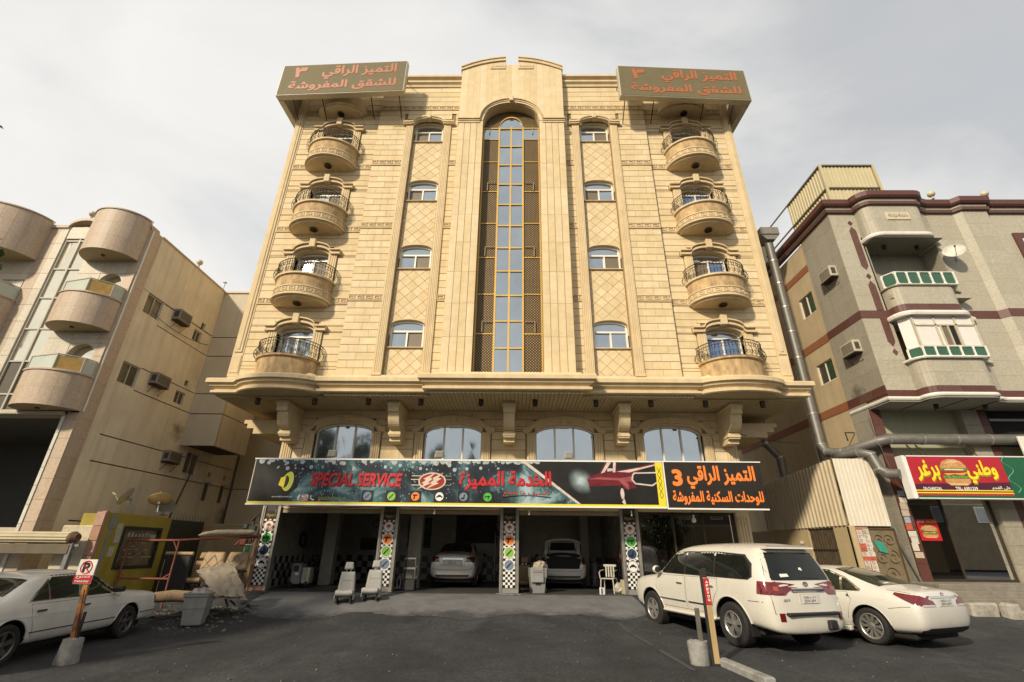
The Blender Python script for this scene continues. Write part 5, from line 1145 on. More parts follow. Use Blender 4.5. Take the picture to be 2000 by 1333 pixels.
# ------------------------------------------------------------------ yard along the left: walls, fence, dishes, roller awning
def yard():
    before = set(C.objects)
    OL = mat('olive_paint', (.32,.245,.028), rough=.7, var=.15, scale=2, bump=.1, streak=.4, scol=(.10,.075,.02))
    o = root('olive_shop_wall', 'olive yellow low wall with a framed dirty shop window beside the red scaffold', 'wall', (-10.5, -1.3, -.5)); X = -10.2
    wall_x(o, X, -2.55, .05, -.6, 2.02, [(-1.84,-.26,.56,1.70)], OL, depth=.3); b = MB(); b.box(-10.9, -10.5, -2.55, .05, -.6, 2.0); b.build('wall_back', OL, o)
    b = MB()
    for q in ((-1.84,-1.76,.56,1.7),(-.34,-.26,.56,1.7),(-1.76,-.34,.56,.64),(-1.76,-.34,1.62,1.7)): b.box(X-.06, X+.02, *q)
    fo = b.build('window_frame', mat('black_frame', (.02,.018,.014)), o)
    g = MB(); g.box(X-.07, X-.05, -1.76, -.34, .64, 1.62); g.build('dirty_pane', mat('dirty_display', (.10,.085,.05), rough=.25, var=.6, scale=2.5, bump=0, dirt=(.02,.018,.012), darea=.45), fo)
    rg = random.Random(4); st = MB()
    for i in range(16): y = rg.uniform(-1.6,-.6); z = rg.choice((.85,.95,1.05,1.15,1.25)); st.box(X-.05, X-.046, y, y+rg.uniform(.1,.35), z, z+rg.uniform(.015,.05))
    tag(st.build('faded_print', mat('faded_cream', (.30,.25,.15), var=.4, scale=8), fo), kind='stuff')
    st = MB()
    for i in range(7): y = -1.55+i*.14; st.box(X-.05, X-.044, y, y+.07, 1.42, 1.42+rg.uniform(.08,.13))
    st.box(X-.05, X-.045, -.6, -.4, 1.36, 1.5); tag(st.build('faded_letters', mat('faded_white', (.34,.32,.25), var=.3, scale=12), fo), kind='stuff')
    b = MB(); b.box(X, X+.025, -2.42, -2.2, 1.62, 1.95); b.box(X, X+.012, -2.38, -2.28, -.4, 1.6); b.build('meter_box', PLAST, o)
    b = MB()
    for y, z in ((-2.1,1.5),(-2.08,1.25),(-2.15,.9)): b.box(X+.001, X+.004, y, y+.2, z, z+.26)
    b.build('paper_notice', mat('old_paper', (.40,.38,.30), var=.25, scale=20), o)
    b = MB(); b.box(-10.34, -10.19, -2.63, -2.55, -.6, 2.06); 
    eo = b.build('end_trim', PINK, o)
    for i in range(7): t = MB(); t.slab(-10.42, -10.18, -2.68, -2.62, -.55+i*.37, -.55+(i+1)*.37-.01, .008); t.build('pink_stone', mat('pink_stone', (.36,.21,.14), rnd=.08, var=.15, scale=8), o)
    o = root('whitewashed_pier', 'patchy whitewashed wall pier behind the rolled awning', 'wall', (-10.8, -2.4, -.5)); b = MB(); b.bev(-11.3, -10.43, -2.62, -2.2, -.6, 1.68, .03); b.build('pier_body', mat('peeling_whitewash', (.52,.46,.33), var=.12, scale=3, bump=.3, dirt=(.20,.16,.10), darea=.50), o)
    # rolled awning on a beam
    o = root('rolled_awning', 'cream ribbed roller awning wound up on a beam above the old white saloon', 'awning', (-12, -2.95, .9))
    b = MB(); n = 22; y, z = -2.95, 1.36
    ring = [(-14.6, y, z), (-10.66, y, z)]
    V = []; F = []
    for i, x in enumerate((-15, -10.66)):
        for k in range(44): r = .145 if k % 4 in (0, 1) else .128; V.append((x, y+r*cos(2*pi*k/44), z+r*sin(2*pi*k/44)))
    F = [(k, (k+1) % 44, 44+(k+1) % 44, 44+k) for k in range(44)]+[tuple(range(44)), tuple(range(44, 88))]
    b.add(V, F); b.build('roller', mat('shutter_cream', (.42,.36,.23), rough=.5, streak=.3, var=.08), o)
    b = MB(); b.lathe([(.02,-.02),(.15,-.02),(.16,.05),(.10,.16),(.02,.14)], 14, (-10.62,y,z), ax='x'); b.build('roller_end', mat('rusty_metal', (.10,.055,.03), var=.5, scale=9, bump=.4), o)
    b = MB(); b.bev(-15, -10.55, y-.08, y+.1, .96, 1.2, .015); b.build('beam', mat('grey_beam', (.13,.105,.07), streak=.4), o)
    b = MB(); b.bev(-10.62, -10.5, y-.06, y+.06, -.55, 1.36, .01); b.build('post', GREYMET, o); b = MB(); b.box(-10.5, -10.36, y-.02, y+.02, 1.15, 1.2); b.tube([(-10.5,y,.95),(-10.38,y,1.18)], .015, 5); b.build('post_bracket', GREYMET, o)
    # slatted fence and tan wall at the back
    o = root('slatted_fence', 'dark slatted metal fence with spikes behind the yard scaffold', 'fence', (-10.25, 1, -.3))
    for i in range(21):
        y = .12+i*.085; b = MB(); b.box(-10.27, -10.25, y, y+.062, -.35, 1.98); b.build('slat', mat('dark_green_metal', (.025,.028,.022), rough=.5, var=.2), o)
    b = MB(); b.box(-10.29, -10.27, .05, 1.9, .1, .16); b.box(-10.29, -10.27, .05, 1.9, 1.8, 1.86); b.build('rail', BLACKM, o)
    b = MB()
    for i in range(12): b.tube([(-10.26,.2+i*.16,1.98),(-10.26,.2+i*.16,2.2)], [.012,.002], 4)
    tag(b.build('spikes', BLACKM, o), kind='stuff')
    o = root('tan_yard_wall', 'plain tan wall at the back of the junk yard', 'wall', (-9.4, 2.4, -.3)); b = MB(); b.bev(-10.6, -7.4, 2.5, 2.7, -.4, 1.95, .02); b.build('wall_body', mat('tan_render', (.27,.20,.11), rough=.9, var=.1, scale=2, streak=.3), o)
    # satellite dishes on the olive wall
    def dish(label, c, r, nrm, m, arm=True, grp='satellite dishes on the olive wall'):
        o = root('satellite_dish', label, 'satellite dish', c, group=grp, local=True)
        n = Vector(nrm).normalized(); q = Vector((0,0,1)).rotation_difference(n).to_matrix().to_4x4()
        d = MB(); k = 8; d.lathe([(r*i/k, .16*r*(i/k)**2*2) for i in range(k+1)]+[(r*1.02, .34*r), (r*.98, .29*r)], 26, cap=False); d.xf(q); d.build('dish', m, o, smooth=True, angle=50)
        a = MB(); a.tube([(0,0,-.02), (0,0,-.10), ], .05, 8); s0 = len(a.v); a.xf(q); bz = -(r*.8+.05); b2 = q@Vector((0,0,-.12)); a.tube([b2, (b2.x, b2.y, bz)], .022, 6); a.tube([(b2.x-.12,b2.y,bz),(b2.x+.12,b2.y,bz)], .015, 5); a.tube([(b2.x,b2.y,bz*.55),(b2.x-n.x*.2,b2.y-n.y*.2,bz)], .014, 5); a.build('mount', GREYMET, o)
        if arm:
            down = (Vector((0,0,-1))+n*n.z).normalized(); p0 = down*r*.95; p1 = n*r*1.25+down*r*.35
            a = MB(); a.tube([p0, p1], .013, 5); a.tube([p1-n*.03, p1+n*.09], .03, 8); a.build('feed_arm', MATS['lamp_beige'], o)
        return o
    global DISH; DISH = dish
    dm = mat('dish_grey', (.34,.31,.24), rough=.5, streak=.35, var=.1); dt = mat('dish_tan', (.55,.40,.20), rough=.5, var=.1, streak=.3)
    dish('left satellite dish seen edge on with a long feed arm, on the olive wall', (-10.6,-1.55,2.50), .28, (-.85,-.30,.5), dm); dish('tan satellite dish tipped up to the sky on the olive wall', (-10.6,-.2,2.50), .33, (-.35,.35,.8), dt); dish('round dark-backed satellite dish at the right end of the olive wall', (-10.55,.1,2.36), .25, (.7,-.6,.25), mat('dish_dark', (.16,.14,.11), rough=.6, var=.2), False)
    o = root('leaning_pole', 'dark pole leaning against the stained side wall above the dishes', 'pole', (-10.7, .6, 2.0)); b = MB(); b.tube([(-10.72,.62,2.0),(-10.95,1.5,3.95)], .03, 6); b.build('pole', BROWN, o)
    for q in set(C.objects)-before:      # the yard lies along the stained house
        if q.parent is None: q.location += Vector((-.8, 1.0, .04))
yard()
# ------------------------------------------------------------------ right granite building
GRAN = mat('grey_granite', (.385,.355,.275), rough=.6, var=.17, scale=16, bump=.05, rnd=.045, streak=.22, scol=(.22,.19,.14))
GRAND = mat('grey_granite_sooty', (.30,.275,.215), rough=.65, var=.17, scale=16, bump=.05, rnd=.06, streak=.3, scol=(.12,.10,.07))
MAROON = mat('maroon_granite', (.105,.042,.032), rough=.5, var=.18, scale=12, bump=.02, rnd=.10); TERRA = mat('terracotta_band', (.26,.095,.04), rough=.8, var=.1, scale=5, streak=.2)
PLASR = mat('ochre_plaster', (.46,.365,.225), rough=.9, var=.09, scale=1.2, bump=.12, streak=.4, scol=(.24,.17,.09)); GGLASS = mat('green_panel_glass', (.016,.085,.035), rough=.12, var=.15, bump=0, coat=.6)
ALUW = mat('white_cladding', (.68,.66,.60), rough=.4, var=.05, bump=0, streak=.15); DUCT = mat('galvanised_duct', (.155,.15,.135), rough=.5, var=.18, scale=4, metal=.3, bump=.05, streak=.35, scol=(.13,.11,.085))
def right_house():
    soot(GRAND, (0,1.35,6.75), .42)
    R = root('granite_house', 'grey granite house with maroon bands and a curved green glazed balcony on the right', 'building', (13.2, .5, 0))
    X = 13.2; zt = 14.15
    b = MB(); b.box(13.5, 45, 2.2, 14, -.5, 14.0); b.box(13.3, 45, 1.45, 2.2, 6.2, 14.0); b.box(13.24, 14.24, .555, 1.5, 6.2, 14.0); b.box(17.22, 30, .555, 1.5, 6.2, 14.0); b.build('building_core', PLASR, R)
    # ochre side wall with windows and bands
    wins = [(2.78,3.78,10.8,11.75),(2.74,3.80,7.68,8.56)]
    wall_x(R, X+.03, 2.52, 12, -.5, 14.0, wins, PLASR, sgn=-1)
    for z0, z1 in ((12.66,12.97),(9.24,9.57),(6.32,6.64)):
        for i in range(12): t = MB(); t.slab(0,.78,-.0,.02,z0,z1,.004); t = MB(); y0 = 2.53+i*.79; t.box(X+.012, X+.029, y0, y0+.785, z0, z1); t.build('band_tile', TERRA, R)
    for w in wins: window_x(R, X+.03, *w, -1, WHITE, mat('green_dark_glass', (.03,.06,.03), rough=.1, bump=0, coat=.5), 2, shade=1)
    # granite side strip
    rg = random.Random(11)
    def gran_side(y0, y1, z0, z1):
        n = max(1, round((z1-z0)/.62)); 
        for j in range(n):
            za, zb_ = lerp(z0,z1,j/n), lerp(z0,z1,(j+1)/n); cuts = [y0, lerp(y0,y1,.5+rg.uniform(-.08,.08)), y1] if j % 2 else [y0, lerp(y0,y1,.3), lerp(y0,y1,.72), y1]
            for i in range(len(cuts)-1): t = MB(); t.box(X-.01+rg.uniform(-.002,.002), X+.03, cuts[i]+.002, cuts[i+1]-.002, za+.002, zb_-.002); t.build('granite_panel', GRAND, R)
    b = MB(); b.box(X+.02, X+.2, .56, 2.52, 6.15, 14.1); b.build('side_strip', JOINT, R)
    gran_side(.5, 2.52, 6.62, 9.24); gran_side(.5, 2.52, 9.57, 14.1); gran_side(1.58, 2.52, -.3, 6.3)
    for z0, z1 in ((9.24,9.57),(6.30,6.62)):
        for i in range(3): t = MB(); t.box(X-.016, X+.02, .5+i*.673, .5+(i+1)*.673-.004, z0, z1); t.build('band_tile', MAROON, R)
    # front: flat wall, curved bay, returns  (plan path, left to right)
    arc = lambda cx, cy, r, a0, a1, n=5: [(cx+r*cos(lerp(a0,a1,i/n)), cy+r*sin(lerp(a0,a1,i/n))) for i in range(n+1)]
    path = [(X, .5), (14.25, .5)]+arc(14.60, .30, .35, pi*.98, pi*1.5)+[(15.3,-.05),(15.9,-.05)]+arc(16.3,.30,.35,pi*1.5,pi*2.02)+[(17.2,.5),(18.3,.5),(18.5,.28),(19.5,.28),(19.7,.5),(23,.5),(30,.5)]
    P = []
    for p in path:
        if not P or (Vector(p)-Vector(P[-1])).length > .02: P.append(p)
    path = P
    def ptile(seg0, seg1, z0, z1, m, name, proud=0., rows=None):
        rows = rows or max(1, round((z1-z0)/.62))
        for i in range(seg0, seg1):
            p, q = Vector(path[i]), Vector(path[i+1]); d = (q-p); L = d.length; d.normalize(); nn = Vector((d.y,-d.x)); m_ = max(1, round(L/1.0))
            for j in range(rows):
                za, zb_ = lerp(z0,z1,j/rows), lerp(z0,z1,(j+1)/rows); mm = m_
                for k in range(mm):
                    a = p+d*(L*k/mm+.002); c = p+d*(L*(k+1)/mm-.002); o0 = nn*proud; o1 = nn*(-.05)
                    t = MB(); t.add([(*(a+o0),za+.002),(*(c+o0),za+.002),(*(c+o0),zb_-.002),(*(a+o0),zb_-.002),(*(a+o1),za+.002),(*(c+o1),za+.002),(*(c+o1),zb_-.002),(*(a+o1),zb_-.002)],
                                    [(0,1,2,3),(4,7,6,5),(0,4,5,1),(1,5,6,2),(2,6,7,3),(3,7,4,0)]); t.build(name, m, R)
    nseg = len(path)-1; iA = 1; iB = next(i for i, p in enumerate(path) if p[0] > 17.1)
    for z0, z1 in ((9.57, 14.1), (6.44, 9.24)): ptile(0, 1, z0, z1, GRAN, 'granite_panel'); ptile(iB, nseg, z0, z1, GRAN, 'granite_panel')
    ptile(iA, iB, 12.72, 14.1, GRAN, 'granite_panel'); ptile(iA, iB, 9.57, 10.32, GRAN, 'granite_panel', rows=1); ptile(iA, iB, 6.44, 7.42, GRAN, 'granite_panel', rows=2)
    ptile(0, nseg, 9.24, 9.57, MAROON, 'band_tile', .012, 1); ptile(0, nseg, 6.20, 6.44, MAROON, 'band_tile', .012, 1)
    c = MB()
    cp = [(X, 6), (X, .5)]+path[1:]
    c.sweep(cp, [(0,14.08),(.10,14.10),(.12,14.22),(.05,14.26),(0,14.27)]); c.build('cornice_lower', MAROON, R)
    c = MB(); c.sweep(cp, [(0,14.27),(.06,14.275),(.08,14.36),(0,14.37)]); c.build('cornice_mid', GRAN, R)
    c = MB(); c.sweep(cp, [(0,14.37),(.16,14.38),(.22,14.46),(.24,14.66),(.14,14.72),(-.25,14.72),(-.25,14.3)]); c.build('cornice_top', MAROON, R)
    c = MB(); c.sweep([(X, 2.5), (X, .5)]+path[1:], [(0,6.08),(.03,6.08),(.05,6.13),(.03,6.2),(0,6.2)]); c.build('white_trim', ALUW, R)
    b = MB(); b.prism([(X, 2.5)]+[(p[0], p[1]) for p in path]+[(30, 2.5)], 'z', 6.02, 6.08); b.build('soffit', mat('grey_soffit', (.26,.25,.21), rough=.7), R)
    b = MB(); lamp = MB(); lamp.lathe([(0,0),(.07,0),(.07,-.16),(.055,-.16),(0,-.13)], 12, cap=False); lm = lamp.mesh('soffit_lamp', BLACKM, smooth=True)
    for x in (15.0, 16.7): inst('soffit_lamp', lm, R, (x, .8, 6.02))
    b = MB()
    for x in (14.3,15.5,16.7): b.box(x, x+.03, .1, 1.5, 6.005, 6.018)
    b.build('soffit_joint', DARK, R)
    # inlaid lozenges on the flat wall
    for pts in (((0,13.50),(.10,13.62),(0,13.74),(-.10,13.62)), ((0,11.37),(.13,11.55),(.13,13.25),(0,13.44),(-.13,13.25),(-.13,11.55)), ((0,10.94),(.10,11.07),(0,11.20),(-.10,11.07)),
                ((0,9.57),(.13,9.58),(.13,10.68),(0,10.87),(-.13,10.68),(-.13,9.58)), ((0,8.10),(.13,8.3),(.13,9.24),(-.13,9.24),(-.13,8.3)), ((0,7.74),(.10,7.88),(0,8.02),(-.10,7.88))):
        t = MB(); t.pslab([(13.98+a, z) for a, z in pts], .478, .52, .005); t.build('inlay', MAROON, R)
    # recessed balcony: back wall, canopy, rail of green octagons
    b = MB(); b.box(14.2, 17.2, 1.3, 1.4, 9.5, 12.9); b.box(14.2, 14.3, .5, 1.4, 9.5, 12.9); b.box(17.1, 17.2, .5, 1.4, 9.5, 12.9); b.build('balcony_back', GRAND, R)
    b = MB(); b.box(14.25, 17.15, .1, 1.35, 9.9, 10.05); b.build('balcony_floor', GRAN, R)
    bay = path[iA:iB+1]
    def slab(z0, z1, out, m, name):
        c = MB(); c.sweep(bay, [(-.3,z0),(out,z0),(out+.02,(z0+z1)/2),(out,z1),(-.3,z1)]); c.prism([(p[0], p[1]+.01) for p in bay]+[(17.15, 1.3), (14.25, 1.3)], 'z', z0+.01, z1-.01); return c.build(name, m, R)
    slab(12.58, 12.72, .10, ALUW, 'canopy'); slab(9.08, 9.24, .14, ALUW, 'canopy'); slab(10.32, 10.38, .05, GRAND, 'rail_sill'); slab(7.42, 7.50, .10, ALUW, 'bay_sill')
    b = MB()
    for i in range(35): b.box(14.3+i*.078, 14.3+i*.078+.07, .05, 1.3, 12.565, 12.578)
    tag(b.build('canopy_boards', mat('canopy_grey', (.20,.19,.155), rough=.6), R), kind='stuff')
    for x in (15.1, 16.4): inst('soffit_lamp', lm, R, (x, .6, 12.56))
    f = MB(); f.box(15.2, 16.15, 1.22, 1.29, 10.4, 11.05); fo = f.build('balcony_door', WHITE, R); pane(15.25, 15.66, 10.4, 11.0, 1.21, mat('green_glass', (.05,.17,.09), rough=.1, bump=0, coat=.6), fo); pane(15.69, 16.1, 10.4, 11.0, 1.21, MATS['green_glass'], fo)
    f = MB(); f.box(15.15, 16.2, 1.18, 1.3, 11.05, 11.13); f.build('door_head', ALUW, R)
    def octs(z0, z1, nm):
        rail = MB(); fr = rail
        segs = [(bay[3], bay[6]) for _ in (0,)]
        pts = [(14.26,.30),(14.5,-.06)]+[(lerp(14.5,16.68,i/5), -.06) for i in range(1,6)]+[(16.9,.30)]
        ro = None
        fr.tube([(p[0],p[1],z1) for p in pts], .03, 5); fr.tube([(p[0],p[1],z0) for p in pts], .03, 5)
        for p in pts: fr.tube([(p[0],p[1],z0),(p[0],p[1],z1)], .035, 5)
        for i in range(len(pts)-1):
            p, q = Vector(pts[i]), Vector(pts[i+1]); c_ = .28
            for (u, v) in ((0,0),(1,0),(0,1),(1,1)):
                su = 1-2*u; a = p.lerp(q, u); bq = p.lerp(q, u+su*c_*.75); za = lerp(z0,z1,v); zc = lerp(z0,z1,v+(1-2*v)*c_)
                fr.add([(*a,za),(*bq,za),(*a,zc)], [(0,1,2)]); d = (q-p).normalized(); nn = Vector((d.y,-d.x))*.01; fr.add([(*(a+nn),za),(*(bq+nn),za),(*(a+nn),zc)], [(0,1,2)])
        ro = fr.build(nm, ALUW, R)
        for i in range(len(pts)-1):
            p, q = pts[i], pts[i+1]; g = MB(); g.add([(p[0],p[1]+.012,z0+.02),(q[0],q[1]+.012,z0+.02),(q[0],q[1]+.012,z1-.02),(p[0],p[1]+.012,z1-.02)], [(0,1,2,3)]); g.build('green_pane', GGLASS, ro)
    octs(10.40, 10.92, 'balcony_railing'); octs(7.50, 7.88, 'sill_railing')
    # white aluminium enclosure of the lower balcony
    f = MB(); y = -.02
    xs_ = (14.52, 15.28, 16.0, 16.66)
    for x in xs_: f.box(x-.03, x+.03, y-.03, y+.04, 7.86, 9.1)
    for z in (7.9, 8.72, 9.06): f.box(14.52, 16.66, y-.03, y+.04, z-.03, z+.03)
    f.box(15.42, 15.45, y-.035, y+.03, 7.9, 8.7); f.box(15.68, 15.71, y-.035, y+.03, 7.9, 8.7); f.box(15.94, 15.97, y-.035, y+.03, 7.9, 8.7)
    fo = f.build('balcony_enclosure', mat('cream_frame', (.50,.46,.35), rough=.4, bump=0), R)
    WP = mat('white_panel', (.70,.66,.62), rough=.35, var=.04, bump=0)
    for a, c_, z0, z1, m in ((14.55,15.25,8.75,9.03,WP),(15.31,15.97,8.75,9.03,WP),(16.03,16.63,8.75,9.03,WP),(14.55,15.25,7.93,8.69,WP),(15.31,15.42,7.93,8.69,WP),(15.45,15.68,7.93,8.69,SCREEN),(15.71,15.94,7.93,8.69,DARK),(16.03,16.63,7.93,8.69,WP)): pane(a, c_, z0, z1, y+.01, m, fo, tilt=.002)
    for sx, xa, xb in ((-1, 14.52, 14.28), (1, 16.66, 16.9)):
        g = MB(); g.add([(xa,y,7.9),(xb,.32,7.9),(xb,.32,9.06),(xa,y,9.06)], [(0,1,2,3)]); g.build('pane', WP, fo)
    # name panel with engraved lettering
    p = MB(); p.bev(15.02, 15.95, -.085, -.04, 13.36, 13.72, .01); po = p.build('name_panel', mat('cream_panel', (.55,.49,.36), var=.05), R); text_mesh(shape_ar('ما شاء الله تبارك الله'), 15.1, 15.87, 13.43, 13.66, -.087, bold=.012).build('lettering', mat('engraved_brown', (.20,.13,.07)), po)
    # maroon framed window at the right edge
    f = MB(); f.box(20.3, 23.2, .42, .5, 12.85, 13.1); f.box(20.3, 20.55, .42, .5, 9.6, 12.85); f.build('window_surround', MAROON, R); f = MB(); f.box(20.58, 23, .44, .5, 12.55, 12.85); f.build('shutter_box', ALUW, R); f = MB(); f.box(20.58, 23, .46, .499, 10.2, 12.55); f.build('blind', SCREEN, R)
    # recessed lower floors
    yl = 1.58
    b = MB(); b.box(13.3, 30, yl+.2, 2.4, -.5, 6.02); b.build('lower_wall', mat('pale_green_render', (.36,.36,.25), rough=.8, var=.06, streak=.2, scol=(.2,.18,.11)), R)
    for x0, x1, m, nm in ((13.2,13.55,MAROON,'corner_tile'),(16.35,16.95,GRAND,'granite_panel'),(16.95,17.25,MAROON,'corner_tile')):
        for j in range(11):
            t = MB(); t.slab(x0, x1, yl-.06 if x0 < 16 else yl-.15, yl+.2, -.2+j*.565, -.2+(j+1)*.565-.004, .006); t.build(nm, m, R)
    t = MB(); t.box(17.3, 30, yl+.0, yl+.19, 4.75, 6.0); t.build('dark_shopfront', DARK, R)
    t = MB(); t.bev(17.4, 22, yl-.05, yl+.02, 5.62, 5.72, .01); t.build('shopfront_frame', GREYMET, R)
    # burger shop glass
    f = MB(); f.box(13.55, 16.35, yl+.05, yl+.12, 2.92, 3.05); f.box(13.55, 16.35, yl+.05, yl+.12, .42, .5)
    for x in (13.6, 14.7, 16.3): f.box(x-.03, x+.03, yl+.05, yl+.12, .5, 2.92)
    fo = f.build('shop_window', MATS['bronze_frame'], R); pane(13.63,14.67,.5,2.92,yl+.085,SHOPG2,fo,tilt=.002); pane(14.73,16.27,.5,2.92,yl+.085,SHOPG2,fo,tilt=.002)
    b = MB(); b.box(13.56, 16.34, yl+.125, yl+.19, .42, 3.0); b.build('dark_interior', mat('dark_shop', (.03,.024,.015), rough=.8, var=.5, scale=1), R)
    p = MB(); p.bev(13.66, 14.34, yl+.03, yl+.045, 1.62, 2.28, .004); po = p.build('burger_poster', RED, R)
    burger(po, 14.0, 1.9, .28, .20, yl+.026); text_mesh(shape_ar('وطني برغر'), 13.98, 14.3, 2.16, 2.25, yl+.028, bold=.02).build('lettering', YEL, po); text_mesh('BURGER', 13.7, 13.92, 2.17, 2.23, yl+.028, bold=.02).build('lettering', PAPER, po)
    # steps
    stt = mat('worn_step', (.20,.18,.145), rough=.85, var=.2, scale=5, bump=.2, streak=.2)
    for y0, z0, z1 in ((.35,-.4,.42),(.02,-.4,.26),(-.32,-.4,.10)):
        x = 12.75
        while x < 24:
            s = MB(); L = random.uniform(1.1,1.6); s.bev(x, x+L-.008, y0, yl+.1 if y0 > .3 else y0+.36, z0, z1, .015); s.build('step_stone', stt, R); x += L
    ac_unit('beige window air conditioner high on the granite side of the right house', X, .95, 1.68, 11.4, 11.88, -1); ac_unit('white window air conditioner on the granite side, level with the white balcony enclosure', X, .95, 1.68, 8.1, 8.58, -1)
    DISH('white satellite dish on the granite wall right of the green glass balcony', (17.3,.15,11.95), .34, (-.55,-.75,.35), mat('dish_white', (.55,.54,.47), rough=.5, streak=.2), True, None)
    for x, l in ((17.6,'at the right corner of the curved bay'), (19.8,'further right on the flat cornice')):
        o = root('globe_lamp', 'pale globe lamp on the maroon cornice '+l, 'lamp', (x, .3, 14.72), group='globe lamps on the right cornice'); s = MB(); s.lathe([(.06,0),(.03,.08),(.05,.14)], 8, (x,.3,14.72)); s.build('base', GREYF, o); s = MB(); s.sphere((x,.3,14.97), .14, 12, 8); s.build('globe', mat('opal_globe', (.55,.48,.34)), o, smooth=True, angle=180)
SHOPG2 = see_glass('dark_shop_glass', (.6,.55,.45), .10)
def burger(parent, cx, cz, w, h, y):
    """printed burger, flat layers of print a few mm apart"""
    b = MB()
    def blob(pts, mi, d): b.poly([(cx+a*w, y-d, cz+q*h) for a, q in pts], mi)
    blob([(-.92,.18),(-.95,.45),(-.7,.82),(-.25,1.0),(.25,1.0),(.7,.82),(.95,.45),(.92,.18)], 0, .001)
    blob([(-.6,.62),(-.3,.86),(.2,.9),(.5,.8),(.2,.72),(-.3,.7)], 5, .002)
    rg = random.Random(2)
    for i in range(26):
        a, q = rg.uniform(-.7,.7), rg.uniform(.4,.88)
        if (a*a)/.8+(q-.2)**2/.6 < 1: blob([(a,q),(a+.05,q+.02),(a+.04,q+.06),(a-.01,q+.04)], 6, .003)
    z = [(-1.0+i*.1, .10+.10*(i % 2)+.03*((i*7) % 3)) for i in range(21)]
    blob(z+[(1.0-i*.1, .30+.06*(i % 2)) for i in range(21)], 1, .004)
    blob([(-.9,.0),(.9,.0),(.92,.14),(-.92,.14)], 2, .0045); blob([(-.75,.18),(.7,.16),(.6,.24),(-.6,.26)], 7, .0055)
    blob([(-.85,-.06),(.3,-.05),(1.0,.04),(.5,-.2),(-.1,-.12),(-.6,-.22)], 3, .005); blob([(-.9,-.32),(-.85,-.1),(.85,-.1),(.9,-.32),(.4,-.4),(-.4,-.4)], 4, .0042)
    blob([(-.95+i*.1, -.34-.10*(i % 2)-.03*((i*5) % 3)) for i in range(20)]+[(.95-i*.1, -.24) for i in range(20)], 1, .0048)
    blob([(-.9,-.45),(.9,-.45),(.88,-.75),(.6,-.95),(-.6,-.95),(-.88,-.75)], 0, .0035); blob([(-.7,-.8),(.7,-.8),(.55,-.93),(-.55,-.93)], 5, .0038)
    b.build('burger_print', [mat('bun', (.50,.26,.09), var=.2, scale=8, bump=0), mat('lettuce', (.10,.27,.04), var=.5, scale=14, bump=0), mat('tomato', (.30,.04,.02), var=.2, bump=0), mat('cheese', (.70,.33,.05), bump=0), mat('patty', (.12,.06,.035), var=.4, scale=20, bump=0), mat('bun_light', (.66,.42,.20), bump=0), mat('sesame', (.70,.58,.38), bump=0), mat('mayo', (.68,.66,.55), bump=0)], parent, recalc=False)
right_house()
